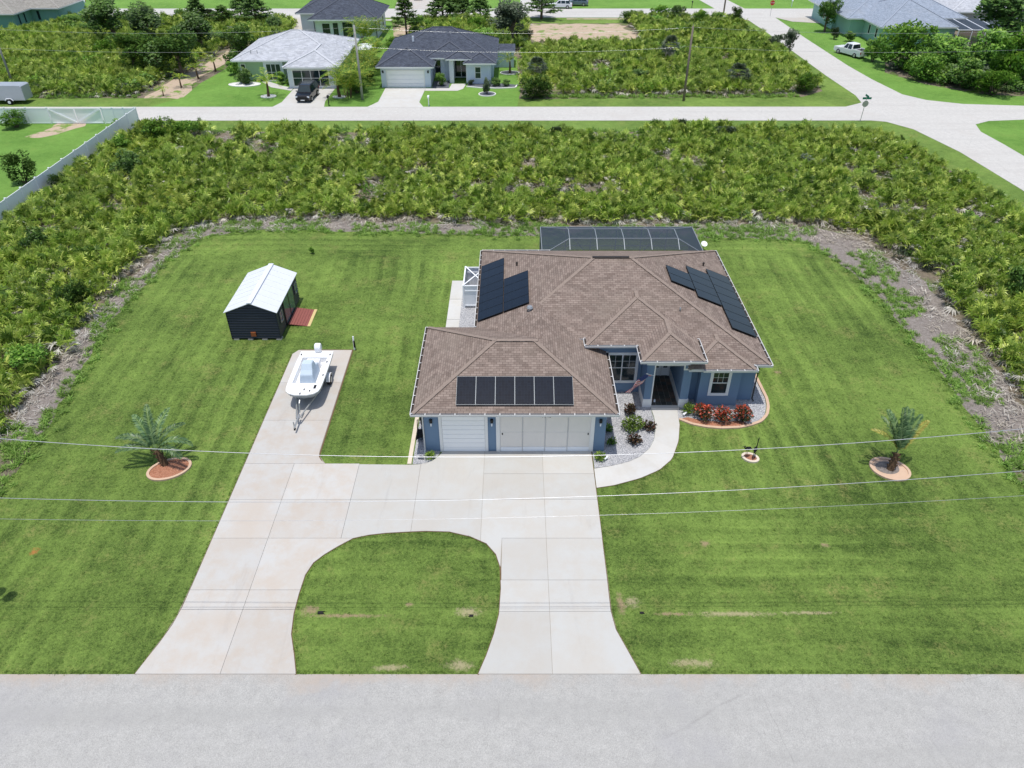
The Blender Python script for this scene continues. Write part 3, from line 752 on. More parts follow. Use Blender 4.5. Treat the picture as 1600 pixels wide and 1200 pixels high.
# ------------------------------------------------------------------ the blue house
K = 0.42
H = thing('blue_house', 'blue stucco house with brown shingle roof and solar panels', 'house', (4.5, 40.0, 0))
MB().box(-4.82, 4.93, 30.75, 38.3, 0, 2.86).build('garage_wall', 'blue_stucco', H)
w = MB()
w.box(-1.85, 14.15, 38.31, 48.9, 0, 2.86)
w.box(4.94, 7.58, 36.17, 38.30, 0, 3.55)                 # window bay
w.box(10.22, 10.78, 35.4, 38.30, 0, 3.2); w.box(10.781, 13.12, 34.82, 38.30, 0, 2.86); w.box(13.121, 14.15, 35.38, 38.30, 0, 2.86)
w.build('main_wall', 'blue_stucco', H)
p_ = MB(); p_.box(7.60, 8.06, 34.68, 38.30, 0.62, 3.55); p_.build('porch_wall', 'blue_stucco', H)
p_ = MB(); p_.box(9.72, 10.20, 34.68, 38.30, 0.62, 3.55); p_.build('porch_wall', 'blue_stucco', H)
p_ = MB(); p_.box(7.585, 10.215, 34.70, 35.0, 3.16, 3.56); p_.build('porch_header', 'blue_stucco', H)
p_ = MB(); p_.box(8.06, 9.72, 37.78, 38.29, 0.0, 3.55); p_.build('porch_back_wall', 'blue_stucco', H)
for x0, x1 in ((7.56, 8.10), (9.68, 10.24)):
    MB().box(x0, x1, 34.64, 38.28, 0.0, 0.62).build('column_base', 'white_trim', H)
tr = MB(); tr.box(7.56, 10.24, 34.64, 34.70, 3.05, 3.16); tr.box(8.02, 8.09, 34.655, 34.70, 0.62, 3.05); tr.box(9.69, 9.78, 34.655, 34.70, 2.70, 3.05); tr.box(9.78, 10.24, 34.65, 34.70, 2.70, 2.80)
tr.build('porch_trim', 'white_trim', H)
MB().box(8.07, 9.71, 34.72, 37.77, 2.95, 3.05).build('porch_ceiling', 'soffit', H)
MB().box(8.07, 9.71, 34.40, 37.77, 0.0, 0.13).build('porch_step', 'clean_concrete', H)
fl = None
tile_me = None
for i in range(5):
    for j in range(9):
        x0 = 8.085 + i * 0.324; y0 = 34.72 + j * 0.337
        MB().box(x0, x0 + 0.312, y0, y0 + 0.325, 0.131, 0.145).build('tile', 'slate_tile', H)
# front door
d = MB(); d.box(8.16, 8.22, 37.70, 37.775, 0.145, 2.62); d.box(9.58, 9.66, 37.70, 37.775, 0.145, 2.62); d.box(8.22, 9.58, 37.70, 37.775, 2.52, 2.62); d.box(9.10, 9.16, 37.70, 37.775, 0.145, 2.52)
fd = d.build('front_door', 'white_trim', H)
MB().box(8.22, 9.10, 37.735, 37.77, 0.15, 2.52).build('door_leaf', 'white_door', fd)
MB().box(8.36, 8.96, 37.722, 37.734, 0.75, 2.35).build('pane', 'window_glass', fd)
MB().box(9.16, 9.58, 37.735, 37.77, 0.15, 2.52).build('side_light', 'white_door', fd)
MB().box(9.25, 9.50, 37.722, 37.734, 0.75, 2.35).build('pane', 'window_glass', fd)
MB().tube((8.29, 37.70, 1.15), (8.29, 37.735, 1.15), 0.035).build('handle', 'black_metal', fd)

window(H, 'S', 36.17, 5.44, 7.36, 0.75, 2.92, 2, 2, 2, 0.17, label='wide white framed double window between garage and porch')
window(H, 'S', 34.82, 11.34, 12.55, 0.80, 2.60, 1, 2, 3, 0.17, label='tall white framed window behind the red shrubs')
window(H, 'W', -1.85, 42.5, 43.8, 0.9, 2.3, 1, 2); window(H, 'E', 14.15, 39.5, 41.0, 0.9, 2.3, 2, 2); window(H, 'N', 48.9, 5.0, 8.5, 0.2, 2.4, 3, 1)

# garage doors
g = MB()
for x0, x1 in ((-4.02, -3.86), (-1.56, -1.40), (-0.96, -0.76), (4.12, 4.32)): g.box(x0, x1, 30.69, 30.752, 0, 2.50)
g.box(-4.02, -1.40, 30.692, 30.752, 2.50, 2.66); g.box(-0.96, 4.32, 30.692, 30.752, 2.50, 2.66)
gs = MB(); gs.box(-3.86, -1.56, 30.735, 30.749, 0.0, 2.5)
gd = gs.build('single_garage_door', 'soffit', H)
g.build('door_trim', 'white_trim', H)
for k in range(8):
    z0 = 0.03 + k * 0.308
    p_ = MB(); p_.box(-3.85, -1.57, 30.708, 30.734, z0, z0 + 0.296); p_.build('panel', 'white_door', gd, bevel=0.012)
gs = MB(); gs.box(-0.76, 4.12, 30.738, 30.749, 0.0, 2.5)
gd = gs.build('double_garage_door', 'white_trim', H)
for k in range(4):
    x0 = -0.75 + k * 1.2175; off = 0.0 if k % 2 else 0.012
    MB().box(x0 + 0.03, x0 + 1.185, 30.722 - off, 30.737 - off, 0.36, 2.46).build('screen_panel', 'beige_screen', gd)
    MB().box(x0 + 0.02, x0 + 1.19, 30.716 - off, 30.737 - off, 0.03, 0.33).build('kick_panel', 'white_vinyl', gd)
    MB().box(x0 + 0.03, x0 + 1.185, 30.712 - off, 30.7215 - off, 1.36, 1.40).build('cross_rail', 'beige_screen', gd)
    if k: MB().box(x0 - 0.012, x0 + 0.010, 30.700, 30.72, 0.03, 2.48).build('mullion', 'soffit', gd)
for x in (-0.62, 4.0): MB().box(x - 0.03, x + 0.03, 30.695, 30.7095, 1.22, 1.34).build('handle', 'black_metal', gd)
for x in (-4.42, -1.18, 4.62):
    l = MB().box(x - 0.07, x + 0.07, 30.66, 30.748, 2.05, 2.12).build('wall_lamp', 'black_metal', H)
    MB().prism([(x - 0.075, 30.60), (x + 0.075, 30.60), (x + 0.075, 30.73), (x - 0.075, 30.73)], 2.12, 2.30).build('shade', 'black_metal', l, bevel=0.02)
    MB().tube((x, 30.66, 2.049), (x, 30.66, 1.86), 0.05, 0.035, 8).build('lamp_glass', 'lamp_glass', l)
def lettering(name, body, size, loc, mat, parent):
    """raised characters as a mesh, facing -y"""
    fc = bpy.data.curves.new(name, 'FONT'); fc.body = body; fc.size = size; fc.extrude = 0.006; fc.align_x = 'CENTER'; fc.align_y = 'CENTER'; fc.resolution_u = 3
    fo = bpy.data.objects.new(name + '_curve', fc); COL.objects.link(fo); bpy.context.view_layer.update()
    me = bpy.data.meshes.new_from_object(fo.evaluated_get(bpy.context.evaluated_depsgraph_get())); bpy.data.objects.remove(fo); bpy.data.curves.remove(fc)
    me.materials.clear(); me.materials.append(M[mat]); me.name = name
    o = bpy.data.objects.new(name, me); COL.objects.link(o); o.parent = parent; po = ORG[parent.name]
    o.location = (loc[0] - po[0], loc[1] - po[1], loc[2] - po[2]); o.rotation_euler = (R(90), 0, 0); return o
lettering('house_number', '1946', 0.26, (1.72, 30.685, 2.50), 'number_grey', H)

# roof
ro = MB()
hip_roof(ro, (-5.28, 5.38, 30.30, 38.82), 3.0, K)
hip_roof(ro, (-2.24, 5.376, 31.6, 60), 2.996, K, [[(-2.24, 31.6), (5.376, 31.6), (5.376, 38.81), (-2.24, 44.0)]], skip='N', drop=0.16)
hip_roof(ro, (-2.30, 14.62, 34.80, 49.40), 3.0, K, [[(-2.30, 36.45), (10.60, 36.45), (10.60, 49.40), (-2.30, 49.40)], [(10.601, 34.80), (14.62, 34.80), (14.62, 49.40), (10.601, 49.40)]])
hip_roof(ro, (4.18, 10.58, 35.76, 60), 3.7, K, [[(4.18, 35.76), (10.58, 35.76), (10.58, 41.5), (4.18, 41.5)]], skip='N')
hip_roof(ro, (7.16, 10.66, 34.13, 60), 3.70, K, [[(7.16, 34.13), (10.66, 34.13), (10.66, 38.0), (7.16, 38.0)]], skip='N')
hip_roof(ro, (9.90, 13.66, 34.30, 60), 3.002, K, [[(9.90, 34.30), (13.66, 34.30), (13.66, 38.5), (9.90, 38.5)]], skip='N', drop=0.17)
roof = ro.build('roof', ['brown_shingle', 'soffit'], H, fix=False)
def caps(lines, z, k, mat='ridge_shingle', par=None, w=0.22):
    for a, b in lines: cap_line(par or roof, a, b, mat, w)
zr = lambda d: 3.0 + K * d
caps([((-5.28, 30.30, 3.0), (-1.02, 34.56, zr(4.26))), ((5.38, 30.30, 3.0), (1.14, 34.54, zr(4.24))), ((-5.28, 38.82, 3.0), (-1.02, 34.56, zr(4.26))), ((-1.02, 34.56, zr(4.26)), (1.3, 34.56, zr(4.26))),
      ((1.56, 38.86, zr(3.84)), (5.0, 42.10, zr(7.3))), ((5.0, 42.10, zr(7.3)), (7.32, 42.10, zr(7.3))), ((7.32, 42.10, zr(7.3)), (14.62, 34.80, 3.0)), ((14.62, 49.40, 3.0), (7.32, 42.10, zr(7.3))), ((-2.30, 49.40, 3.0), (5.0, 42.10, zr(7.3))),
      ((4.18, 35.76, 3.7), (7.38, 38.96, 3.7 + K * 3.2)), ((7.38, 38.96, 3.7 + K * 3.2), (7.38, 40.3, 3.7 + K * 3.2)), ((10.58, 35.76, 3.7), (7.38, 38.96, 3.7 + K * 3.2)),
      ((7.16, 34.13, 3.7), (8.91, 35.88, 3.7 + K * 1.75)), ((10.66, 34.13, 3.7), (8.91, 35.88, 3.7 + K * 1.75)), ((8.91, 35.88, 3.7 + K * 1.75), (8.91, 37.35, 3.7 + K * 1.75)),
      ((9.90, 34.30, 3.0), (11.78, 36.18, 3.0 + K * 1.88)), ((13.66, 34.30, 3.0), (11.78, 36.18, 3.0 + K * 1.88)), ((11.78, 36.18, 3.0 + K * 1.88), (11.78, 36.75, 3.0 + K * 1.88))], 3, K)
rv = MB(); rv.box(4.9, 7.2, 42.0, 42.2, zr(7.3) + 0.04, zr(7.3) + 0.075); rv.build('ridge_vent', 'bronze_metal', roof)
def roof_vent(x, y, z, r=0.10, mat='galvanised', h=0.25):
    v = MB().tube((x, y, z - 0.1), (x, y, z + h * 0.6), r, r, 10); v.tube((x, y, z + h * 0.6), (x, y, z + h), r * 1.7, r * 1.2, 10); v.build('roof_vent', mat, roof)
roof_vent(0.95, 38.55, 4.40, 0.12, 'galvanised', 0.24); roof_vent(0.2, 45.0, 4.08, 0.05, 'bronze_metal', 0.22); roof_vent(12.9, 45.6, 3.75, 0.05, 'bronze_metal', 0.22); roof_vent(9.9, 38.3, 4.46, 0.04, 'galvanised', 0.22)
# gutters along the eaves
for a, b, o, z in (((-5.4, 30.30), (5.5, 30.30), (0, -1), 3.0), ((-5.28, 30.30), (-5.28, 38.82), (-1, 0), 3.0), ((5.38, 30.30), (5.38, 36.1), (1, 0), 3.0), ((-2.30, 38.9), (-2.30, 49.4), (-1, 0), 3.0),
                   ((14.62, 34.70), (14.62, 49.40), (1, 0), 3.0), ((13.70, 34.80), (14.74, 34.80), (0, -1), 3.0), ((10.7, 34.30), (13.78, 34.30), (0, -1), 3.0), ((13.66, 34.30), (13.66, 34.72), (1, 0), 3.0),
                   ((4.06, 35.76), (7.10, 35.76), (0, -1), 3.7), ((4.18, 35.76), (4.18, 36.5), (-1, 0), 3.7), ((7.16, 34.13), (7.16, 35.70), (-1, 0), 3.7), ((7.04, 34.13), (10.78, 34.13), (0, -1), 3.7), ((10.66, 34.13), (10.66, 36.4), (1, 0), 3.7), ((-2.3, 49.40), (2.6, 49.40), (0, 1), 3.0)):
    gutter(H, a, b, o, z)
ds = MB(); ds.path([(-4.86, 30.62, 2.8), (-4.86, 30.7, 2.6), (-4.86, 30.7, 0.2), (-4.86, 30.5, 0.06)], 0.04, 6); ds.build('downspout', 'white_gutter', H)
ds = MB(); ds.path([(14.22, 35.30, 2.8), (14.22, 35.3, 0.2), (14.3, 35.2, 0.06)], 0.04, 6); ds.build('downspout', 'bronze_metal', H)

# solar panels (each module its own piece)
def solar(o, u, v, n, wu, wv, frame):
    """o corner, u/v unit vectors across and up the slope, n normal"""
    o, u, v, n = Vector(o), Vector(u), Vector(v), Vector(n)
    mb = MB(); lift = n * 0.10; th = n * 0.04; f = 0.012
    P = lambda a, b, k: o + u * a + v * b + lift + th * k
    mb.face([P(0, 0, 0), P(wu, 0, 0), P(wu, wv, 0), P(0, wv, 0)][::-1], 0)
    for a, b in (((0, 0), (wu, 0)), ((wu, 0), (wu, wv)), ((wu, wv), (0, wv)), ((0, wv), (0, 0))): mb.face([P(*a, 0), P(*b, 0), P(*b, 1), P(*a, 1)], 0)
    q0 = [(0, 0), (wu, 0), (wu, wv), (0, wv)]; q1 = [(f, f), (wu - f, f), (wu - f, wv - f), (f, wv - f)]
    for i in range(4): mb.face([P(*q0[i], 1), P(*q0[(i + 1) % 4], 1), P(*q1[(i + 1) % 4], 1), P(*q1[i], 1)], 0)
    pn = mb.build('solar_panel', frame, H, fix=False)
    m2 = MB(); m2.face([P(*q, 0.9) for q in q1], 0, [tuple(q) for q in q1]); m2.build('cells', 'solar_cell', pn, fix=False)
    m3 = MB()
    for b in (0.25 * wv, 0.75 * wv): m3.bar(o + u * 0.0 + v * b + n * 0.05, o + u * wu + v * b + n * 0.05, 0.04, 0.09, up=n)
    m3.build('rail', 'panel_frame_black', pn)
c_, s_ = 1 / math.sqrt(1 + K * K), K / math.sqrt(1 + K * K)
for i in range(6): solar((-3.04 + i * 1.03, 30.72, 3.0 + K * 0.42), (1, 0, 0), (0, c_, s_), (0, -s_, c_), 1.022, 1.74, 'panel_frame')
uL, nL = (c_, 0, s_), (-s_, 0, c_)
for i in range(7): solar((-2.20, 39.30 + i * 1.045, 3.0 + K * 0.10), (0, 1, 0), uL, nL, 1.03, 1.70, 'panel_frame_black')
for i in range(4): solar((-0.60, 39.30 + i * 1.045, 3.0 + K * 1.70), (0, 1, 0), uL, nL, 1.03, 1.70, 'panel_frame_black')
uR, nR = (-c_, 0, s_), (s_, 0, c_)
for i in range(7): solar((14.46, 37.40 + i * 1.08, 3.0 + K * 0.16), (0, 1, 0), uR, nR, 1.06, 1.72, 'panel_frame_black')
for i in range(4): solar((12.84, 39.98 + i * 1.03, 3.0 + K * 1.78), (0, 1, 0), uR, nR, 1.015, 1.70, 'panel_frame_black')
for i in range(2): solar((11.24, 40.75 + i * 1.06, 3.0 + K * 3.38), (0, 1, 0), uR, nR, 1.04, 1.70, 'panel_frame_black')

# ------------------------------------------------------------------ pool cage behind the house
PC = thing('pool_cage', 'dark screened pool enclosure behind the blue house', 'pool cage', (8.0, 52, 0))
ZE, ZT, Y0, Y1, YA, YB = 2.6, 3.45, 49.55, 54.4, 50.5, 52.15
X0, X1, XA, XB = 2.08, 14.0, 4.1, 12.1
xs = [XA + (XB - XA) * i / 4 for i in range(5)]
def beam(a, b, w=0.05, par=PC, name='beam'): return MB().bar(a, b, w, w).build(name, 'pool_frame', par)
def screen(pts): return MB().face(pts).build('screen_panel', 'insect_screen', PC, fix=False)
for i, x in enumerate(xs):
    beam((x, Y0, 3.0), (x, YA, ZT)); beam((x, YA, ZT), (x, YB, ZT)); beam((x, YB, ZT), (x, Y1, ZE)); MB().bar((x, Y1, 0.05), (x, Y1, ZE), 0.07, 0.07).build('post', 'pool_frame', PC)
for a, b in (((XA, YA, ZT), (XB, YA, ZT)), ((XA, YB, ZT), (XB, YB, ZT)), ((X0, Y1, ZE), (X1, Y1, ZE)), ((X0, Y0, ZE), (X0, Y1, ZE)), ((X1, Y0, ZE), (X1, Y1, ZE)), ((X0, Y0, ZE), (XA, YA, ZT)), ((X0, Y1, ZE), (XA, YB, ZT)), ((X1, Y0, ZE), (XB, YA, ZT)), ((X1, Y1, ZE), (XB, YB, ZT)), ((X0, Y1, 1.0), (X1, Y1, 1.0))):
    beam(a, b)
for x in (X0, X1):
    for y in (Y0, 52, Y1): MB().bar((x, y, 0.05), (x, y, ZE), 0.07, 0.07).build('post', 'pool_frame', PC)
for x in (6.0, 10.0): beam((x, Y1, 0.1), (x + (2 if x > 8 else -2), Y1, ZE), 0.05, name='brace')
for a, b in zip(xs[:-1], xs[1:]):
    screen([(a, Y0, 3.0), (b, Y0, 3.0), (b, YA, ZT), (a, YA, ZT)]); screen([(a, YA, ZT), (b, YA, ZT), (b, YB, ZT), (a, YB, ZT)]); screen([(a, YB, ZT), (b, YB, ZT), (b, Y1, ZE), (a, Y1, ZE)]); screen([(a, Y1, 0.06), (b, Y1, 0.06), (b, Y1, ZE), (a, Y1, ZE)])
for X, XT in ((X0, XA), (X1, XB)):
    screen([(X, Y0, ZE), (XT, YA, ZT), (XT, YB, ZT), (X, Y1, ZE)]); screen([(X, Y0, ZE), (XT, Y0, 3.0), (XT, YA, ZT)]); screen([(X, Y1, ZE), (XT, YB, ZT), (XT, Y1, ZE)])
    screen([(X, Y0, 0.06), (X, Y1, 0.06), (X, Y1, ZE), (X, Y0, ZE)]); screen([(X, Y1, 0.06), (XT, Y1, 0.06), (XT, Y1, ZE), (X, Y1, ZE)])
pd = MB(); pd.box(1.9, 14.2, 48.92, 50.6, 0, 0.07); pd.box(1.9, 14.2, 53.4, 54.6, 0, 0.07); pd.box(1.9, 4.6, 50.601, 53.399, 0, 0.07); pd.box(11.4, 14.2, 50.601, 53.399, 0, 0.07)
tag(pd.build('pool_deck', 'clean_concrete'), kind='structure')
pw = thing('swimming_pool', 'small turquoise swimming pool inside the screened cage', 'pool', (8, 52, 0)); MB().box(4.61, 11.39, 50.61, 53.39, 0.002, 0.03).build('water', 'water_tile', pw)
cp = MB()
for a, b in (((4.68, 50.6), (4.68, 53.4)), ((11.32, 50.6), (11.32, 53.4)), ((4.76, 50.68), (11.24, 50.68)), ((4.76, 53.32), (11.24, 53.32))): cp.bar((*a, 0.05), (*b, 0.05), 0.15, 0.08)
cp.build('coping', 'white_stone', pw)
# ------------------------------------------------------------------ scattered growth (masses nobody could count)
SRC = bpy.data.collections.new('scatter_sources')      # meshes only, not linked to the scene

def src_mesh(name, mb, mat):
    ob = mb.build(name, mat, None, tint=True)
    COL.objects.unlink(ob); ob.location = (0, 0, 0)
    return ob

def blade(mb, o, d, side, L, w, tint, droop=0.0):
    """one pointed leaf blade: two triangles folded at the midrib"""
    o, d, side = Vector(o), Vector(d).normalized(), Vector(side).normalized()
    m = o + d * (L * 0.45); tip = o + d * L - Vector((0, 0, droop * L))
    mb.face([o, m + side * w, tip, m - side * w], 0, tint=tint)

def palmetto(seed, leaves=10, size=1.0, dead=3):
    r = random.Random(seed); mb = MB()
    for i in range(leaves + dead):
        is_dead = i >= leaves
        az = r.uniform(0, 6.283); el = R(r.uniform(30, 86)) if not is_dead else R(r.uniform(-4, 18))
        L = (r.uniform(0.40, 0.85) if not is_dead else r.uniform(0.3, 0.6)) * size
        d = Vector((math.cos(az) * math.cos(el), math.sin(az) * math.cos(el), math.sin(el)))
        o = Vector((r.uniform(-.12, .12), r.uniform(-.12, .12), 0.03)); tip = o + d * L
        side = Vector((-math.sin(az), math.cos(az), 0)); up = side.cross(d) * -1
        tint = r.uniform(0.0, 0.07) if is_dead else (r.uniform(0.10, 0.17) if r.random() < 0.008 else 0.22 + 0.78 * r.random() ** 1.3)
        mb.face([o + side * 0.012, o - side * 0.012, tip - side * 0.010, tip + side * 0.010], tint=tint)
        # the fan: blades spread round the petiole's end, plane tilted back
        tilt = R(r.uniform(-15, 20)); fd = (d * math.cos(tilt) - up * math.sin(tilt)).normalized(); n = 8; fan = r.uniform(0.36, 0.66) * size
        nrm = side.cross(fd).normalized()
        for k in range(n):
            a = R(-88 + 176 * k / (n - 1)) + r.uniform(-.06, .06)
            bd = fd * math.cos(a) + side * math.sin(a)
            w = fan * 0.075
            blade(mb, tip, bd, nrm.cross(bd) + nrm * r.uniform(-.5, .5), fan * (1.0 - 0.25 * abs(a) / 2.0), w, tint if tint < 0.19 else min(1.0, max(0.205, tint + r.uniform(-.15, .15))), 0.18 + 0.25 * abs(math.sin(a)))
    return mb

def weed(seed, n=34, h=0.6):
    r = random.Random(seed); mb = MB()
    for i in range(n):
        az = r.uniform(0, 6.283); el = R(r.uniform(12, 70)); L = h * r.uniform(0.5, 1.1)
        d = Vector((math.cos(az) * math.cos(el), math.sin(az) * math.cos(el), math.sin(el))); o = (r.uniform(-.2, .2), r.uniform(-.2, .2), 0)
        blade(mb, o, d, (-math.sin(az), math.cos(az), 0), L, 0.026 + 0.012 * r.random(), r.random(), 0.2)
    return mb

def leaf_puff(seed, n=140, r0=0.6, leaf=0.10, h=0.8):
    r = random.Random(seed); mb = MB()
    for i in range(n):
        d = Vector((r.gauss(0, 1), r.gauss(0, 1), r.gauss(0, 1))).normalized(); k = r.uniform(0.55, 1.0)
        p = Vector((d.x * r0 * k, d.y * r0 * k, h * 0.5 + d.z * h * 0.5 * k))
        u = Vector((r.gauss(0, 1), r.gauss(0, 1), r.gauss(0, .6))).normalized(); v = u.orthogonal().normalized()
        L = leaf * r.uniform(.7, 1.3)
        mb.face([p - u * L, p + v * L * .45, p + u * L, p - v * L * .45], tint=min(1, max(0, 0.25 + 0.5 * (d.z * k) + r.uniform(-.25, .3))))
    return mb

def turf(seed, n=14):
    r = random.Random(seed); mb = MB()
    for i in range(n):
        az = r.uniform(0, 6.283); el = R(r.uniform(25, 80)); d = Vector((math.cos(az) * math.cos(el), math.sin(az) * math.cos(el), math.sin(el)))
        blade(mb, (r.uniform(-.09, .09), r.uniform(-.09, .09), 0), d, (-math.sin(az), math.cos(az), 0), r.uniform(.05, .12), 0.009, r.random(), 0.2)
    return mb

def dead_litter(seed, n=22):
    r = random.Random(seed); mb = MB()
    for i in range(n):
        az = r.uniform(0, 6.283); o = (r.uniform(-.5, .5), r.uniform(-.5, .5), r.uniform(.02, .14))
        blade(mb, o, (math.cos(az), math.sin(az), r.uniform(-.1, .35)), (-math.sin(az), math.cos(az), r.uniform(-.4, .4)), r.uniform(.25, .6), 0.03, r.uniform(0.0, 0.06))
    return mb

def standing_dead(seed):
    """bleached fronds still standing in the clumps"""
    r = random.Random(seed); mb = MB()
    for i in range(5):
        az = r.uniform(0, 6.283); o = Vector((r.uniform(-.3, .3), r.uniform(-.3, .3), 0)); tip = o + Vector((math.cos(az) * .25, math.sin(az) * .25, r.uniform(.7, 1.05))); s = Vector((-math.sin(az), math.cos(az), 0))
        mb.face([o - s * .012, o + s * .012, tip + s * .01, tip - s * .01], tint=0.03)
        for k in range(7):
            a = R(-70 + 23 * k); d = Vector((math.cos(az), math.sin(az), .2)) * math.cos(a) + s * math.sin(a); blade(mb, tip, d, s, r.uniform(.3, .5), .04, r.uniform(0, .05), .5)
    return mb

def make_set(name, objs):
    c = bpy.data.collections.new(name)
    for o in objs: c.objects.link(o)
    return c
PALM_SET = make_set('palmetto_sources', [src_mesh('palmetto_a%d' % i, palmetto(100 + i, 10 + i % 3, 1.0, 1 + i % 3), 'palmetto_leaf') for i in range(6)])
WEED_SET = make_set('weed_sources', [src_mesh('weed_a%d' % i, weed(200 + i), 'weed_leaf') for i in range(3)])
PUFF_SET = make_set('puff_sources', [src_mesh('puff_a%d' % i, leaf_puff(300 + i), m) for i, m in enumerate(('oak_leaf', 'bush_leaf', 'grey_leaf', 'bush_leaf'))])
DEAD_SET = make_set('litter_sources', [src_mesh('litter_a%d' % i, dead_litter(400 + i), 'palmetto_leaf') for i in range(2)])

TURF_SET = make_set('turf_sources', [src_mesh('turf_a%d' % i, turf(500 + i), 'turf_blade') for i in range(3)])

def scatter(name, pts, scales, coll, count, label, cat, tilt=0.15, z=0.0):
    n = len(pts)
    me = bpy.data.meshes.new(name); me.from_pydata([(float(x), float(y), z) for x, y in pts], [], [])
    a = me.attributes.new('sc', 'FLOAT', 'POINT'); a.data.foreach_set('value', np.asarray(scales, dtype=np.float32))
    a = me.attributes.new('rt', 'FLOAT_VECTOR', 'POINT')
    rot = np.stack([RNG.uniform(-tilt, tilt, n), RNG.uniform(-tilt, tilt, n), RNG.uniform(0, 6.283, n)], 1).astype(np.float32); a.data.foreach_set('vector', rot.ravel())
    a = me.attributes.new('ix', 'INT', 'POINT'); a.data.foreach_set('value', RNG.integers(0, count, n).astype(np.int32))
    ob = bpy.data.objects.new(name, me); COL.objects.link(ob)
    ng = bpy.data.node_groups.new(name, 'GeometryNodeTree')
    ng.interface.new_socket('Geometry', in_out='INPUT', socket_type='NodeSocketGeometry'); ng.interface.new_socket('Geometry', in_out='OUTPUT', socket_type='NodeSocketGeometry')
    N, Lk = ng.nodes, ng.links
    gi, go = N.new('NodeGroupInput'), N.new('NodeGroupOutput')
    mp = N.new('GeometryNodeMeshToPoints'); ip = N.new('GeometryNodeInstanceOnPoints'); ci = N.new('GeometryNodeCollectionInfo')
    ci.inputs['Collection'].default_value = coll; ci.inputs['Separate Children'].default_value = True; ci.inputs['Reset Children'].default_value = True
    ip.inputs['Pick Instance'].default_value = True
    def attr(nm, typ):
        q = N.new('GeometryNodeInputNamedAttribute'); q.data_type = typ; q.inputs['Name'].default_value = nm; return q.outputs[0]
    e2r = N.new('FunctionNodeEulerToRotation')
    Lk.new(gi.outputs[0], mp.inputs[0]); Lk.new(mp.outputs[0], ip.inputs['Points']); Lk.new(ci.outputs[0], ip.inputs['Instance'])
    Lk.new(attr('ix', 'INT'), ip.inputs['Instance Index']); Lk.new(attr('rt', 'FLOAT_VECTOR'), e2r.inputs[0]); Lk.new(e2r.outputs[0], ip.inputs['Rotation']); Lk.new(attr('sc', 'FLOAT'), ip.inputs['Scale'])
    Lk.new(ip.outputs[0], go.inputs[0])
    md = ob.modifiers.new('scatter', 'NODES'); md.node_group = ng
    tag(ob, label, cat, None, 'stuff')
    return ob

def fill(poly, spacing, jitter=0.45, holes=(), thin=None):
    xs = [p[0] for p in poly]; ys = [p[1] for p in poly]
    gx, gy = np.meshgrid(np.arange(min(xs), max(xs), spacing), np.arange(min(ys), max(ys), spacing))
    px = gx.ravel() + RNG.uniform(-jitter, jitter, gx.size) * spacing * 1.6; py = gy.ravel() + RNG.uniform(-jitter, jitter, gx.size) * spacing * 1.6
    keep = inside(px, py, poly)
    for h in holes: keep &= ~inside(px, py, h)
    px, py = px[keep], py[keep]
    if thin is not None:
        k = thin(px, py); px, py = px[k], py[k]
    return np.stack([px, py], 1)

def value_noise(px, py, s, seed):
    r = np.random.default_rng(seed); g = r.random((64, 64)); x, y = px / s + 1000, py / s + 1000
    xi, yi = np.floor(x).astype(int), np.floor(y).astype(int); fx, fy = x - xi, y - yi; fx = fx * fx * (3 - 2 * fx); fy = fy * fy * (3 - 2 * fy)
    G = lambda a, b: g[a % 64, b % 64]
    return (G(xi, yi) * (1 - fx) + G(xi + 1, yi) * fx) * (1 - fy) + (G(xi, yi + 1) * (1 - fx) + G(xi + 1, yi + 1) * fx) * fy
gaps = lambda lo: (lambda px, py: (0.6 * value_noise(px, py, 4.5, 5) + 0.4 * value_noise(px, py, 1.9, 6)) > lo)

NEAR = [(-46, 17.8), (-31.5, 18), (-29.6, 24), (-28.9, 33), (-29.6, 41.5), (-30.2, 50), (-29, 58.5), (-25, 61.6), (-16, 62.0), (0, 61.0), (20, 61.0), (26.5, 60.6), (29.6, 58.5), (31.9, 50.4), (31.2, 44), (30.5, 36), (30.2, 27), (31, 18), (45.6, 17.8), (44.6, 60), (44.4, 71), (43.0, 80.6), (39.3, 86.2), (30, 86.8), (10, 85.8), (-10, 85.2), (-30, 86.0), (-43.6, 87.0), (-44.2, 60), (-60, 58)]
pts = fill(NEAR, 0.60, thin=gaps(0.325))
scatter('palmetto_thicket', pts, 0.45 + 0.95 * RNG.random(len(pts)) ** 1.2, PALM_SET, 6, 'dense saw palmetto thicket round the back and sides of the lawn', 'palmetto')
pts = fill(NEAR, 1.9, thin=lambda px, py: value_noise(px, py, 6.0, 9) > 0.5)
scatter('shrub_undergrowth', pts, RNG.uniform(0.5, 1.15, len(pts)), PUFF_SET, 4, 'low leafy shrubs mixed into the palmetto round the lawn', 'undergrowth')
pts = fill(NEAR, 1.15, thin=lambda px, py: (0.6 * value_noise(px, py, 4.5, 5) + 0.4 * value_noise(px, py, 1.9, 6)) < 0.42)
rim = fill([(26.6, 31), (30.6, 31), (31.6, 50), (29, 59), (25, 61.5), (0, 61.6), (-22, 62.4), (-29.5, 60.5), (-30.6, 50), (-29.5, 41), (-28.9, 31), (-27.6, 33), (-28.6, 47), (-26.4, 59.2), (0, 60.0), (22, 59.6), (27.2, 56), (29.4, 50), (28.2, 40)], 0.8)
mess = fill(NEAR, 2.6, thin=lambda px, py: value_noise(px, py, 5.0, 77) > 0.62)
stand = make_set('standing_sources', [src_mesh('litter_b', standing_dead(410), 'palmetto_leaf')])
scatter('bleached_fronds', mess, RNG.uniform(0.6, 1.0, len(mess)), stand, 1, 'bleached dead fronds standing among the palmetto', 'dead fronds', 0.2)
pts = np.concatenate([pts, rim])
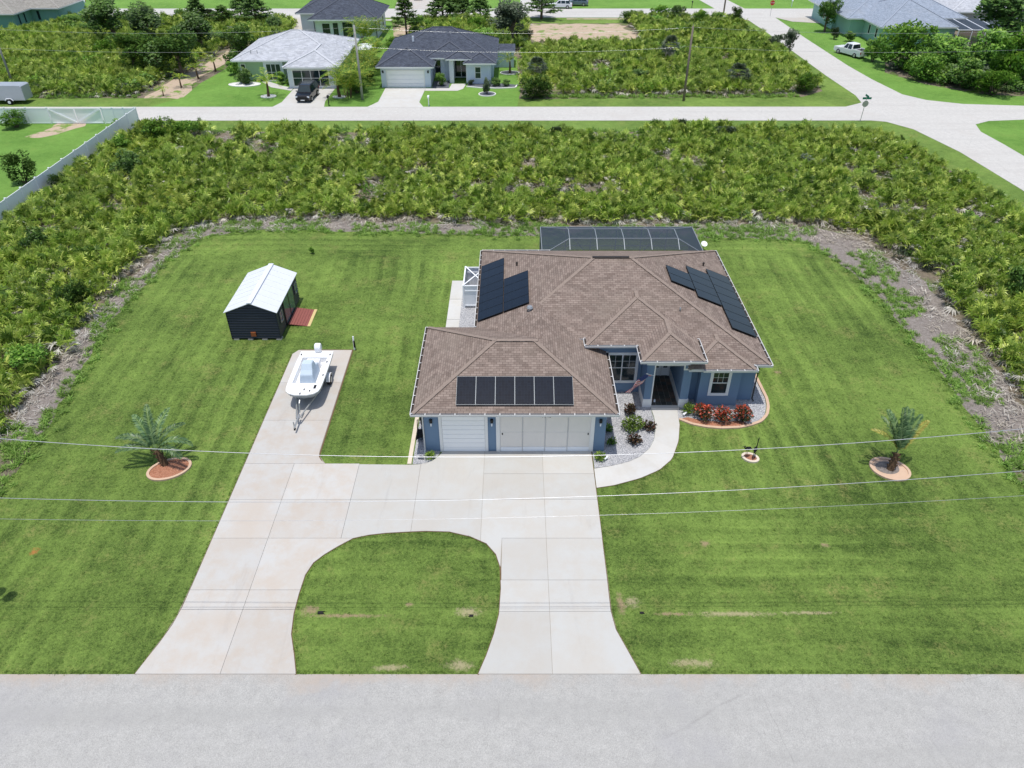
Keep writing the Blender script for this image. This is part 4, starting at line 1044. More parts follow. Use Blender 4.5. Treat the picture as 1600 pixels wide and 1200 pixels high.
scatter('dead_fronds', pts, RNG.uniform(0.5, 1.1, len(pts)), DEAD_SET, 2, 'grey dead palmetto fronds littering gaps and edges of the thicket', 'dead fronds', 0.1, 0.02)

FAR_L = [(-100, 102), (-60, 101), (-49.5, 101.2), (-49.2, 108), (-47.4, 118), (-47, 129), (-40.5, 130), (-38.5, 144), (-41, 150.4), (-81, 150.6), (-84, 144), (-90, 138.5), (-100, 137)]
FAR_M = [(-17.6, 127), (-4, 127), (2.0, 128), (2.0, 137), (2.4, 150), (-17.6, 150.6)]
FAR_R = [(1.2, 101.6), (38, 102), (41.2, 104.6), (42.0, 112), (41.6, 130), (40.8, 152), (20.8, 152), (22, 140), (21, 130.5), (8.2, 130.2), (1.6, 127), (1.4, 112)]
FAR_E = [(57.6, 108.5), (62.6, 103), (70.5, 101.4), (130, 101.2), (130, 126), (75, 126), (62, 123), (56.0, 115)]
pts = np.concatenate([fill(P_, 0.95, thin=gaps(0.22)) for P_ in (FAR_L, FAR_M, FAR_R)])
scatter('far_palmetto', pts, RNG.uniform(0.95, 1.7, len(pts)), PALM_SET, 6, 'palmetto scrub on the empty lots beyond the back street', 'palmetto')
pts = np.concatenate([fill(FAR_L, 2.0, thin=lambda px, py: value_noise(px, py, 8.0, 21) > 0.45), fill(FAR_M, 1.8), fill(FAR_R, 2.6, thin=lambda px, py: value_noise(px, py, 8.0, 22) > 0.55), fill(FAR_E, 1.1)])
scatter('far_undergrowth', pts, RNG.uniform(0.9, 2.3, len(pts)), PUFF_SET, 4, 'leafy undergrowth on the empty lots beyond the back street', 'undergrowth')
# weeds along the lawn edge and the verges
def along(pts, per, w):
    out = []
    for a, b in zip(pts[:-1], pts[1:]):
        n = int(math.hypot(b[0] - a[0], b[1] - a[1]) * per)
        for i in range(n):
            q = RNG.random(); out.append((a[0] + (b[0] - a[0]) * q + RNG.normal(0, w), a[1] + (b[1] - a[1]) * q + RNG.normal(0, w)))
    return np.array(out).reshape(-1, 2)
W1 = fill([(-31, 18), (-27.0, 24), (-26.6, 28), (-27.2, 36), (-28.2, 47), (-27.6, 55), (-25.8, 58.4), (-22, 59.8), (-12, 59.4), (0, 58.6), (20, 58.2), (25, 57.2), (26.6, 52), (27.2, 47), (27.0, 37), (26.6, 28), (31, 18), (33, 18), (29.6, 28), (30.2, 37), (30.8, 48), (29.2, 56), (25.6, 60.4), (20, 60.6), (0, 60.8), (-12, 61.4), (-22, 62), (-28, 60.6), (-30, 50), (-29.4, 41), (-29.2, 33), (-31, 24), (-34, 18)], 0.36,
          thin=lambda px, py: (0.65 * value_noise(px, py, 2.6, 31) + 0.35 * value_noise(px, py, 0.9, 32)) > 0.51)
W2 = fill([(1, 100.4), (38, 100.8), (38, 102), (1, 101.6)], 0.5); W3 = fill([(-100, 100.6), (-49, 100.6), (-49, 102), (-100, 102)], 0.5)
W4 = fill([(-43, 86.2), (39, 86.2), (39, 87.4), (-43, 87.6)], 0.7)
WF = along(LAWN[1:-1], 5, 0.35)
W1 = np.concatenate([W1, WF])
pts = np.concatenate([W1, W2, W3, W4])
scatter('tall_weeds', pts, np.concatenate([RNG.uniform(0.3, 0.95, len(W1)), RNG.uniform(0.7, 1.4, len(pts) - len(W1))]), WEED_SET, 3, 'bright tall grass weeds along the rough edge of the lawn', 'weeds')

# short turf: ragged along every edge, sprinkled over the mown lawn
E1 = along(LAWN[1:-1], 34, 0.30)
E2 = along([(-30, 17.28), (-15.2, 17.28)], 22, 0.05); E3 = along([(-8.7, 17.28), (-1.5, 17.28)], 22, 0.05); E4 = along([(5.1, 17.28), (30, 17.28)], 22, 0.05)
E5 = along([(x - 0.10, y) for x, y in OUT_L[:-1]], 12, 0.035); E6 = along([(x + 0.10, y) for x, y in OUT_R[:-1]] + [(4.34, 27.7)], 12, 0.035)
E7 = along([(x + 0.12, y) for x, y in ISL_L] + [(x, y - 0.12) for x, y in ISL_TOP if y > 24.45] + [(x - 0.12, y) for x, y in ISL_R[::-1]], 12, 0.035); E8 = along([(x + 0.10, y - 0.05) for x, y in WR[1:-1]], 12, 0.03)
HOLES = [[(x, y) for x, y in OUT_L] + [(-10.6, 40.8), (-10.6, 30.2), (-9.7, 29.6), (-5.8, 29.6), (-5.8, 38.9), (-4.8, 38.9), (-4.8, 50.5), (2, 50.5), (2, 54.7), (14.3, 54.7), (14.3, 49), (15.3, 49), (15.3, 35), (14.6, 33.2), (12, 32.6), (9.5, 33.4)] + WR[1:] + OUT_R[::-1] + ISL_R + ISL_TOP[::-1] + ISL_L[::-1]]
E9 = fill(LAWN, 0.34, holes=HOLES); E9 = E9[E9[:, 1] > 17.3]
pts = np.concatenate([E1, E2, E3, E4, E5, E6, E7, E8, E9])
scatter('mown_turf', pts, RNG.uniform(0.4, 0.85, len(pts)), TURF_SET, 3, 'short mown turf of the front and back lawn', 'grass', 0.2, 0.02)

# ------------------------------------------------------------------ trees, shrubs, palms
def crown(mb, r, centre, rx, rz, clumps, leaves, leaf, narrow=0.45, base_t=0.3):
    cl = []
    for i in range(clumps):
        d = Vector((r.gauss(0, 1), r.gauss(0, 1), r.gauss(0, 1))).normalized() * (r.random() ** 0.4)
        cl.append((Vector((centre[0] + d.x * rx * 0.72, centre[1] + d.y * rx * 0.72, centre[2] + d.z * rz * 0.72)), r.uniform(0.26, 0.46)))
    for c, k in cl:
        rr = Vector((rx * k, rx * k, rz * k * 0.9))
        for j in range(leaves // clumps):
            d = Vector((r.gauss(0, 1), r.gauss(0, 1), r.gauss(0, 1))).normalized(); q = r.uniform(0.6, 1.05)
            p = c + Vector((d.x * rr.x * q, d.y * rr.y * q, d.z * rr.z * q))
            u = Vector((r.gauss(0, 1), r.gauss(0, 1), r.gauss(0, .7))).normalized(); v = u.orthogonal().normalized(); L = leaf * r.uniform(.65, 1.35)
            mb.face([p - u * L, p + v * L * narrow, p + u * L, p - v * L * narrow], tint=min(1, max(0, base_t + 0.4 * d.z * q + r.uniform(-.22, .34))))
    return cl

def make_oak(seed, mat='oak_leaf', leaves=2600):
    """unit tree: 1 m high, crown radius about 0.42"""
    r = random.Random(seed); o = thing('tree', 'tree', 'tree'); mb = MB()
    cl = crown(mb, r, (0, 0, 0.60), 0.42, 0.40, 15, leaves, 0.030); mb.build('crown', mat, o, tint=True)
    tk = MB(); tk.path([(0, 0, 0), (0.01, 0.005, 0.22), (0.0, 0.0, 0.5)], [0.035, 0.026, 0.012], 7)
    for c, k in cl[:8]: tk.path([(0.005, 0.0, r.uniform(0.18, 0.4)), tuple(c * 0.55 + Vector((0, 0, 0.22))), tuple(c)], [0.014, 0.009, 0.003], 5)
    tk.build('trunk', 'bark', o); return o

def make_bush(seed, mat='bush_leaf', leaves=1800, leaf=0.045):
    r = random.Random(seed); o = thing('shrub', 'shrub', 'shrub'); mb = MB()
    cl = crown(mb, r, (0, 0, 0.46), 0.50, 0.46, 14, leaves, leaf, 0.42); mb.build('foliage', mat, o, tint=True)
    tk = MB()
    for c, k in cl[:7]: tk.path([(c.x * 0.12, c.y * 0.12, 0), tuple(c * 0.6), tuple(c)], [0.014, 0.009, 0.004], 5)
    tk.build('stems', 'bark', o); return o

def make_pine(seed):
    r = random.Random(seed); o = thing('pine_tree', 'pine', 'tree'); mb = MB(); tk = MB()
    tk.path([(0, 0, 0), (0.006, 0.004, 0.5), (0, 0, 0.98)], [0.022, 0.015, 0.004], 6)
    for i in range(44):
        z = 0.26 + 0.72 * (i / 43); a = i * 2.4 + r.uniform(-.4, .4); L = (0.21 * (1.05 - (z - 0.30) / 0.72) + 0.035) * r.uniform(.7, 1.2)
        tip = Vector((math.cos(a) * L, math.sin(a) * L, z + L * r.uniform(.15, .5))); tk.path([(0, 0, z), tuple(tip)], [0.006, 0.002], 4)
        for q in (0.65, 1.0):
            c = Vector((0, 0, z)).lerp(tip, q)
            for j in range(30):
                d = Vector((r.gauss(0, 1), r.gauss(0, 1), r.gauss(0.5, .8))).normalized(); l_ = r.uniform(.045, .09)
                blade(mb, c, d, d.orthogonal(), l_, 0.012, min(1, max(0, 0.3 + 0.4 * d.z + r.uniform(-.2, .25))))
    mb.build('crown', 'pine_leaf', o, tint=True); tk.build('trunk', 'bark', o); return o

def frond(o, az, el, L, droop, mat, r, pairs=22, wid=0.30, name='frond', base=(0, 0, 0), thick=0.012, into=None):
    """a feather frond: arched rachis with paired leaflets"""
    mb = into if into is not None else MB(); N_ = 10; pts = []; p = Vector(base); e = el
    for i in range(N_ + 1):
        pts.append(p.copy()); p = p + Vector((math.cos(az) * math.cos(e), math.sin(az) * math.cos(e), math.sin(e))) * (L / N_); e -= droop / N_
    for i in range(N_): 
        a, b = pts[i], pts[i + 1]; s = Vector((-math.sin(az), math.cos(az), 0)) * thick * (1 - 0.8 * i / N_)
        mb.face([a - s, a + s, b + s * 0.8, b - s * 0.8], tint=0.9)
    for k in range(pairs):
        q = 0.14 + 0.86 * k / (pairs - 1); f = q * N_; i = min(N_ - 1, int(f)); c = pts[i].lerp(pts[i + 1], f - i); d = (pts[i + 1] - pts[i]).normalized()
        s = Vector((-math.sin(az), math.cos(az), 0)); up = s.cross(d) * -1
        ln = wid * (math.sin(math.pi * min(1, 0.12 + q * 0.88)) ** 0.6 + 0.12)
        for sg in (-1, 1):
            bd = (s * sg * 0.8 + d * 0.65 + up * r.uniform(.15, .4)).normalized()
            blade(mb, c, bd, d, ln * r.uniform(.85, 1.1), 0.022 + wid * 0.045, r.uniform(0.15, 1), 0.22)
    return mb if into else mb.build(name, mat, o, tint=True)

def make_small_palm(seed, fronds=9, trunk=0.8, L=1.4, mat='areca_leaf', name='palm'):
    r = random.Random(seed); o = thing(name, 'palm', 'palm')
    tk = MB(); tk.path([(0, 0, 0), (0.04, 0.02, trunk * .5), (0.05, 0.0, trunk)], [0.10, 0.075, 0.055], 8); tk.build('trunk', 'palm_bark', o)
    mb = MB(); mb.face([(0.05, 0, trunk), (0.06, 0, trunk), (0.05, 0.01, trunk)])
    for i in range(fronds): frond(o, i * 6.283 / fronds + r.uniform(-.25, .25), R(r.uniform(35, 75)), L * r.uniform(.8, 1.1), R(r.uniform(60, 110)), mat, r, 12, L * 0.26, base=(0.05, 0, trunk), into=mb)
    mb.build('crown', mat, o, tint=True); return o

def make_areca(seed, L=2.2):
    r = random.Random(seed); o = thing('areca_palm', 'areca palm', 'palm'); tk = MB(); mb = MB(); mb.face([(0, 0, 0.5), (0.01, 0, 0.5), (0, 0.01, 0.5)])
    for i in range(7):
        a = i * 0.95; b = (math.cos(a) * .25, math.sin(a) * .25, 0); t_ = (math.cos(a) * .4, math.sin(a) * .4, r.uniform(.6, 1.2)); tk.path([b, t_], [0.05, 0.035], 6)
        for j in range(7): frond(o, a + r.uniform(-1.3, 1.3), R(r.uniform(40, 80)), L * r.uniform(.6, 1), R(r.uniform(50, 110)), 'areca_leaf', r, 11, 0.5, base=t_, into=mb)
    mb.build('fronds', 'areca_leaf', o, tint=True); tk.build('stems', 'palm_bark', o); return o

def make_cabbage(seed):
    """fan palm standing in the scrub"""
    r = random.Random(seed); o = thing('cabbage_palm', 'fan palm', 'palm'); tk = MB(); tk.path([(0, 0, 0), (0, 0, 0.55)], [0.07, 0.06], 8); tk.build('trunk', 'palm_bark', o)
    mb = MB(); dk = MB()
    for i in range(44):
        az = r.uniform(0, 6.283); el = R(r.uniform(-20, 85)); d = Vector((math.cos(az) * math.cos(el), math.sin(az) * math.cos(el), math.sin(el))); c = Vector((0, 0, 0.55)) + d * 0.24; s = Vector((-math.sin(az), math.cos(az), 0)); n = s.cross(d)
        for k in range(9):
            a = R(-80 + 20 * k); bd = d * math.cos(a) + s * math.sin(a); blade(mb, c, bd, n.cross(bd), 0.24, 0.018, r.uniform(.0, 1), 0.35)
    for i in range(16):
        az = r.uniform(0, 6.283); d = Vector((math.cos(az) * .5, math.sin(az) * .5, -1)).normalized(); blade(dk, (math.cos(az) * .07, math.sin(az) * .07, .52), d, (-math.sin(az), math.cos(az), 0), 0.42, 0.06, 0.05)
    mb.build('crown', 'grey_leaf', o, tint=True); dk.build('dead_skirt', 'palmetto_leaf', o, tint=True); return o

OAKS = [make_oak(11), make_oak(12), make_oak(13, 'grey_leaf')]
BUSHES = [make_bush(21), make_bush(22, 'oak_leaf'), make_bush(23, 'grey_leaf'), make_bush(24, 'bush_leaf', 2000, 0.038)]
PINES = [make_pine(31), make_pine(32)]
CABB = [make_cabbage(41)]
USED = set()
def plant(proto, x, y, h, rad, label, group=None, cat=None, nat=0.46, name=None):
    """stand a copy of a unit-high plant at (x, y), h metres tall and rad metres in radius"""
    o = proto if proto.name not in USED else copy_tree(proto)
    USED.add(proto.name); k = rad / nat
    place(o, (x, y, 0.0), random.uniform(0, 6.28), (k, k, h), label, group)
    if cat: o['category'] = cat
    if name: o.name = name
    return o

GL = 'trees and tall shrubs on the far empty lots'
for (i, x, y, h, r_, lab) in [
    (0, -65.1, 131.4, 7.8, 4.2, 'dark leafy tree nearest the teal house on the left lot'), (1, -59.0, 130.0, 7.2, 4.0, 'dark leafy tree right of the one by the teal house'),
    (0, -54.6, 113.4, 6.0, 4.3, 'broad dark green tree in the middle of the left empty lot'), (1, -50.4, 112.3, 4.8, 3.0, 'small dark tree between the two broad trees near the sandy path'),
    (1, -47.6, 112.3, 6.6, 3.6, 'dark tree shading the sandy path beside the pale green house'), (0, -49.0, 125.5, 6.4, 3.6, 'dark tree behind the one shading the sandy path'),
    (2, -0.3, 130.5, 8.0, 3.3, 'tall grey green tree behind the dark roofed house'), (0, 40.0, 147.2, 3.6, 1.3, 'small twin topped tree by the far street corner'),
    (2, 42.4, 122.5, 5.0, 1.15, 'narrow grey green tree at the corner lot beside the road'), (1, 54.9, 142.7, 6.0, 2.5, 'dark broadleaf tree on the lawn left of the grey roofed house'), (0, 75.0, 121.0, 11.4, 6.4, 'largest dark tree at the top right corner'), (1, -41.6, 141.0, 3.2, 1.9, 'low dark tree left of the white house with charcoal roof')]:
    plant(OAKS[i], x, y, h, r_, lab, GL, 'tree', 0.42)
for (i, x, y, h, r_, lab) in [
    (0, -57.1, 147.2, 4.4, 1.9, 'pine near the far street, leftmost of the left lot pines'), (1, -51.9, 145.5, 3.6, 2.0, 'short pine second from the left on the left lot'), (0, -50.0, 149.6, 4.9, 1.9, 'tall pine third from the left on the left lot'), (1, -46.6, 147.2, 5.2, 2.3, 'tall pine fourth from the left, behind the round bush'),
    (0, -18.3, 137.4, 6.2, 2.1, 'lone pine with a bare trunk beside the sandy track'), (1, -13.1, 149.6, 5.0, 2.7, 'full pine behind the dark roofed house'), (0, -11.0, 155.0, 3.5, 1.9, 'small pine right of the full pine at the far street'), (1, -9.6, 154.0, 3.9, 1.9, 'slim pine between two others at the far street'),
    (0, -6.3, 152.0, 4.2, 2.0, 'pine just left of the tall grey green tree'), (1, 5.2, 154.5, 4.4, 2.7, 'pine between the tall grey green tree and the white parked car')]:
    plant(PINES[i], x, y, h, r_, lab, GL, 'tree', 0.22)
for (i, x, y, h, r_, lab) in [
    (1, -43.6, 126.5, 4.8, 2.7, 'round dark bush behind the left end of the pale green house'), (0, -61.8, 151.0, 2.7, 1.9, 'bush by the far street on the left lot'), (0, -78.7, 145.0, 2.8, 2.2, 'green bush beside the corner of the teal house'), (1, -48.5, 131.4, 2.7, 1.8, 'bush between the dark trees and the pines on the left lot'), (3, -71.5, 138.0, 3.4, 2.6, 'tall bush between teal house and dark trees'), (1, -69.0, 146.0, 3.8, 2.6, 'bush mass at the far street right of the teal house'), (0, -52.5, 136.0, 3.2, 2.3, 'bush in front of the left lot pines'), (1, -57.5, 122.0, 3.8, 2.6, 'bush behind the broad dark tree on the left lot'), (0, -62.0, 121.0, 3.4, 2.4, 'yellow green bush left of the broad dark tree'),
    (0, -16.8, 143.5, 2.9, 1.7, 'dark bush right of the lone pine'), (0, -6.5, 141.6, 2.9, 2.1, 'bush left of the tall grey green tree'), (3, -10.5, 145.5, 2.4, 1.6, 'bush below the slim pines'), (0, -12.8, 133.0, 2.6, 2.0, 'bush right behind the ridge of the dark roofed house'), (3, -4.8, 132.0, 3.4, 2.2, 'leafy bush at the foot of the tall grey green tree'), (2, 2.0, 134.0, 3.0, 1.6, 'grey green bush right of the tall grey green tree'),
    (0, 27.4, 152.5, 3.0, 2.4, 'bush at the far street above the scrub lot, middle one'), (1, 30.6, 151.5, 3.4, 2.0, 'darkest bush at the far street above the scrub lot'), (3, 21.6, 151.5, 2.6, 2.4, 'bush at the upper right corner of the sand patch'), (0, 33.8, 147.2, 3.0, 1.6, 'bush by the pole at the far corner'), (0, 37.0, 148.0, 2.6, 1.6, 'bush left of the small twin topped tree'), (2, 42.0, 128.6, 3.4, 1.9, 'grey green bush beside the corner road'),
    (1, 2.7, 100.6, 3.4, 2.3, 'large glossy dark bush at the corner right of the dark roofed house'), (1, 17.5, 108.0, 2.2, 1.5, 'dark round bush in the middle of the scrub lot'), (0, 39.0, 103.6, 2.6, 2.2, 'bush at the lower right corner of the scrub lot'),
    (2, 54.4, 136.4, 3.0, 0.9, 'pale slim shrub beside the dark tree on the corner lawn'), (0, 56.4, 134.9, 1.8, 1.0, 'low shrub by the wall of the grey roofed house'), (3, 57.4, 116.5, 8.0, 4.6, 'big leafy bush in front of the grey roofed house'), (0, 54.8, 120.6, 4.0, 2.0, 'bush behind the white pickup'), (3, 63.4, 117.2, 5.8, 3.8, 'bush right of the big one, below the screened porch'), (0, 68.6, 115.3, 6.4, 3.8, 'bush left of the largest dark tree'), (0, 67.8, 105.6, 8.6, 3.9, 'tall bush at the right edge above the corner street'), (3, 57.8, 109.6, 4.4, 3.0, 'dark bush nearest the corner street'), (0, 61.0, 105.6, 4.4, 2.9, 'light green bush at the corner street'), (3, 63.4, 101.9, 4.0, 3.0, 'lowest bush at the right edge by the corner street')]:
    plant(BUSHES[i], x, y, h, r_, lab, GL, 'shrub', 0.50)
GN = 'shrubs standing out of the palmetto'
for (i, x, y, h, r_, lab) in [
    (1, -38.0, 71.6, 3.3, 1.6, 'dark round bush right of the white side fence'), (1, -43.4, 68.4, 2.2, 1.0, 'dark bush touching the white side fence'), (0, -39.0, 82.4, 3.0, 2.6, 'large green bush at the far corner of the white fence'), (3, -37.0, 83.6, 2.6, 2.2, 'green bush right of the one at the fence corner'), (0, -41.8, 79.0, 2.2, 1.5, 'light green bush along the fence'), (1, 36.8, 47.3, 3.2, 1.7, 'dark green bush at the right edge of the picture'),
    (2, 23.6, 84.0, 2.2, 1.7, 'grey bush near the back street on the right'), (2, 19.2, 86.4, 2.4, 0.9, 'thin upright shrub by the back street'), (2, 4.9, 84.0, 2.2, 0.8, 'thin grey shrub by the back street near the middle'), (1, -12.1, 86.2, 1.5, 0.9, 'low dark shrub by the back street'), (1, -31.5, 46.5, 2.4, 1.2, 'dark bush at the left rim of the lawn behind the shed'), (1, -38.5, 54.6, 2.6, 1.3, 'dark bush deep in the left palmetto'), (3, -30.6, 38.4, 2.2, 1.6, 'dark leafy bush low at the left edge'), (1, -31.8, 34.2, 2.6, 2.0, 'darkest bush at the left edge beside the lawn'), (2, 30.0, 74.0, 2.0, 1.6, 'grey bush in the right palmetto')]:
    plant(BUSHES[i], x, y, h, r_, lab, GN, 'shrub', 0.50)
plant(BUSHES[1], -48.1, 70.6, 3.8, 1.6, 'dark young tree on the lawn inside the white fence', None, 'shrub', 0.50)
plant(BUSHES[0], -58.4, 88.2, 2.2, 1.9, 'clump of leafy plants by the white gate', None, 'shrub', 0.50)
plant(BUSHES[0], -46.2, 88.0, 1.2, 0.8, 'little shrub inside the corner of the white fence', None, 'shrub', 0.50)
for (x, y, h, r_, lab) in [(23.4, 119.2, 4.4, 1.7, 'fan palm in the scrub by the utility pole'), (3.2, 108.8, 3.6, 1.7, 'fan palm behind the glossy dark bush'), (30.1, 104.8, 3.7, 1.9, 'fan palm with a dark dead skirt right of the pole'), (-55.6, 148.5, 3.0, 2.0, 'fan palm among the pines of the left lot')]:
    plant(CABB[0], x, y, h, r_, lab, 'fan palms in the scrub', 'palm', 0.46)

# small planted palms and hedge at the pale green house
sp = make_small_palm(51, 8, 0.9, 1.3)
for k, (x, y, q, lab) in enumerate([(-46.3, 101.6, 0.9, 'nearest little palm along the sandy path'), (-45.4, 105.7, 1.3, 'second little palm along the sandy path'), (-44.6, 110.2, 1.5, 'third little palm along the sandy path'), (-43.6, 114.5, 1.5, 'farthest little palm along the sandy path')]):
    o = sp if k == 0 else copy_tree(sp); place(o, (x, y, 0), k * 1.7, q, lab, 'little palms along the sandy path')
ar = make_areca(61, 2.9)
for k, (x, y, q, lab) in enumerate([(-21.7, 100.8, 1.35, 'areca palm clump nearest the street, by the utility pole'), (-21.4, 104.0, 1.35, 'second areca palm clump of the hedge'), (-21.3, 107.6, 1.35, 'third areca palm clump of the hedge'), (-21.3, 111.2, 1.35, 'fourth areca palm clump of the hedge'), (-21.3, 114.8, 1.3, 'fifth areca palm clump of the hedge'), (-21.5, 119, 1.4, 'areca palm clump at the back end of the hedge'), (-24.2, 131, 1.7, 'tall banana like palm behind the pale green house')]):
    o = ar if k == 0 else copy_tree(ar); place(o, (x, y, 0), k * 1.1, q, lab, 'areca palm hedge')
# ------------------------------------------------------------------ neighbouring houses
def simple_house(name, label, org, walls, hips, roofmat, wallmat, capmat, trim='white_trim', k=0.42, drop=0.2, side='white_trim', eave_gutter=True):
    h = thing(name, label, 'house', org)
    w = MB()
    for b in walls: w.box(*b)
    w.build('wall', wallmat, h)
    r = MB()
    for q in hips:
        rect, z = q[:4], q[4]; hip_roof(r, rect, z, q[5] if len(q) > 5 else k, skip=q[6] if len(q) > 6 else '', drop=drop)
    rf = r.build('roof', [roofmat, side], h, fix=False)
    for q in hips:
        x0, x1, y0, y1, z = q[:5]; kk = q[5] if len(q) > 5 else k; sk = q[6] if len(q) > 6 else ''
        hw = min(x1 - x0, (y1 - y0) if not sk else 1e9) / 2
        if x1 - x0 < y1 - y0 or sk: a, b = ((x0 + x1) / 2, y0 + hw, z + kk * hw), ((x0 + x1) / 2, (y1 - hw) if not sk else y0 + hw + 0.3, z + kk * hw)
        else: a, b = (x0 + hw, (y0 + y1) / 2, z + kk * hw), (x1 - hw, (y0 + y1) / 2, z + kk * hw)
        cor = [((x0, y0, z), a if (x1 - x0 >= y1 - y0 and not sk) else a), ((x1, y0, z), b if (x1 - x0 >= y1 - y0 and not sk) else a)]
        if not sk: cor += [((x0, y1, z), a if x1 - x0 >= y1 - y0 else b), ((x1, y1, z), b)]
        for p, t_ in cor: cap_line(rf, p, t_, capmat, 0.24, 0.04)
        if (Vector(a) - Vector(b)).length > 0.4: cap_line(rf, a, b, capmat, 0.24, 0.04)
    return h, rf

def gdoor(h, x0, x1, y, z1, mat='white_door', trim='white_trim', rows=4):
    f = MB(); f.box(x0 - 0.12, x0, y - 0.05, y, 0, z1 + 0.12); f.box(x1, x1 + 0.12, y - 0.05, y, 0, z1 + 0.12); f.box(x0, x1, y - 0.05, y, z1, z1 + 0.12)
    d = f.build('garage_door', trim, h)
    for k in range(rows):
        z0 = 0.02 + k * (z1 - 0.02) / rows; MB().box(x0 + 0.01, x1 - 0.01, y - 0.045, y - 0.005, z0, z0 + (z1 - 0.02) / rows - 0.03).build('panel', mat, d, bevel=0.01)
    return d

# pale green house, light grey roof
A, rA = simple_house('pale_green_house', 'pale green house with light grey shingle roof beyond the back street', (-31, 116, 0),
    [(-38.4, -24.2, 109.6, 122, 0, 2.7), (-30.2, -24.2, 105.6, 109.599, 0, 2.7)],
    [(-39.0, -23.6, 108.6, 122.8, 2.85, 0.36), (-30.9, -23.4, 104.4, 150, 2.852, 0.36, 'N')][:1] , 'grey_shingle', 'pale_green_stucco', 'grey_ridge_shingle')
r = MB(); hip_roof(r, (-30.9, -23.4, 104.7, 150), 2.86, 0.36, [[(-30.9, 104.7), (-23.4, 104.7), (-23.4, 114), (-30.9, 114)]], skip='N'); r2 = r.build('front_roof', ['grey_shingle', 'white_trim'], A, fix=False)
for p, q in (((-30.9, 104.7, 2.86), (-27.15, 108.45, 4.21)), ((-23.4, 104.7, 2.86), (-27.15, 108.45, 4.21)), ((-27.15, 108.45, 4.21), (-27.15, 112.2, 4.21))): cap_line(r2, p, q, 'grey_ridge_shingle', 0.32, 0.05)
wf = MB(); wf.box(-30.5, -24.0, 105.3, 105.59, 0, 2.66); wf.build('garage_front', 'white_stucco', A)
window(A, 'S', 105.3, -29.9, -24.9, 0.25, 2.45, 4, 2, 0, 0.12, glass='window_glass', label='dark screened garage opening with white bars')
en = MB(); en.box(-34.7, -32.0, 108.9, 109.59, 0, 2.75); en.build('entry', 'white_stucco', A)
window(A, 'S', 108.9, -34.4, -32.3, 0.1, 2.4, 3, 2, 0, 0.10); window(A, 'S', 109.6, -38.1, -37.4, 0.8, 2.2, 1, 2, 0, 0.08); window(A, 'S', 109.6, -31.9, -30.9, 0.4, 2.3, 2, 1, 0, 0.08)
for k, (x, y) in enumerate(((-36.5, 110.2), (-35.6, 110.2), (-28.4, 113.2), (-26.2, 107.6))): MB().tube((x, y, 3.2), (x, y, 3.85), 0.05, 0.05, 6).build('roof_vent', 'grey_metal', rA)
sb = MB(); sb.box(-23.4, -21.6, 118, 121.5, 0, 2.3); sb.build('side_shed', 'white_stucco', A)
r = MB(); hip_roof(r, (-23.6, -21.4, 117.8, 121.7), 2.3, 0.3); r.build('side_shed_roof', ['white_vinyl', 'white_trim'], A, fix=False)

# dark roofed pale blue house
Bh, rB = simple_house('pale_blue_house', 'pale blue house with charcoal hip roofs beyond the back street', (-10, 114, 0),
    [(-17.6, -2.9, 111.0, 122.5, 0, 2.75), (-18.0, -11.3, 105.8, 110.999, 0, 2.75), (-10.2, -8.6, 109.4, 110.998, 0, 3.2), (-6.4, -3.2, 107.6, 110.997, 0, 2.75)],
    [(-18.3, -2.3, 109.8, 123.2, 2.85), (-18.5, -10.7, 104.9, 150, 2.853, 0.42, 'N'), (-12.3, -5.6, 108.3, 150, 3.25, 0.42, 'N'), (-9.4, -5.7, 107.6, 150, 3.26, 0.42, 'N'), (-6.9, -2.4, 106.9, 150, 2.856, 0.42, 'N')][:1], 'charcoal_shingle', 'pale_blue_stucco', 'dark_ridge_shingle')
for (x0, x1, y0, z, yb) in ((-18.5, -10.7, 104.9, 2.853, 114), (-12.3, -5.6, 108.3, 3.25, 115), (-9.4, -5.7, 107.5, 3.26, 111.5), (-6.9, -2.4, 106.9, 2.856, 112.5)):
    r = MB(); hip_roof(r, (x0, x1, y0, 150), z, 0.42, [[(x0, y0), (x1, y0), (x1, yb), (x0, yb)]], skip='N'); r2 = r.build('front_roof', ['charcoal_shingle', 'white_trim'], Bh, fix=False); hw = (x1 - x0) / 2; ap = ((x0 + x1) / 2, y0 + hw, z + 0.42 * hw)
    cap_line(r2, (x0, y0, z), ap, 'dark_ridge_shingle', 0.3, 0.05); cap_line(r2, (x1, y0, z), ap, 'dark_ridge_shingle', 0.3, 0.05)
gdoor(Bh, -17.2, -12.2, 105.8, 2.2, 'white_door')
window(Bh, 'S', 110.998, -11.2, -10.3, 0.6, 2.4, 1, 2, 0, 0.08); window(Bh, 'S', 107.6, -5.4, -4.5, 0.7, 2.3, 1, 2, 0, 0.10)
c1 = MB(); c1.box(-8.9, -8.3, 108.0, 108.6, 0, 3.1); c1.build('porch_column', 'white_stucco', Bh)
c1 = MB(); c1.box(-6.6, -6.0, 108.0, 108.6, 0, 3.1); c1.build('porch_column', 'white_stucco', Bh)
window(Bh, 'S', 110.99, -8.4, -6.5, 0.1, 2.9, 2, 1, 0, 0.08)
for x in (-17.7, -11.6): MB().box(x - 0.1, x + 0.1, 105.66, 105.795, 1.9, 2.2).build('wall_lamp', 'black_metal', Bh)
MB().tube((-14.2, 113.0, 4.4), (-14.2, 113.0, 5.1), 0.14, 0.14, 8).build('roof_vent', 'white_vinyl', rB)
sd = MB(); sd.box(-3.0, 0.0, 117, 121, 0, 2.3); sd.build('side_porch', 'pale_blue_stucco', Bh); r = MB(); hip_roof(r, (-3.4, 0.2, 116.6, 121.4), 2.4, 0.2); r.build('side_porch_roof', ['charcoal_shingle', 'white_trim'], Bh, fix=False)

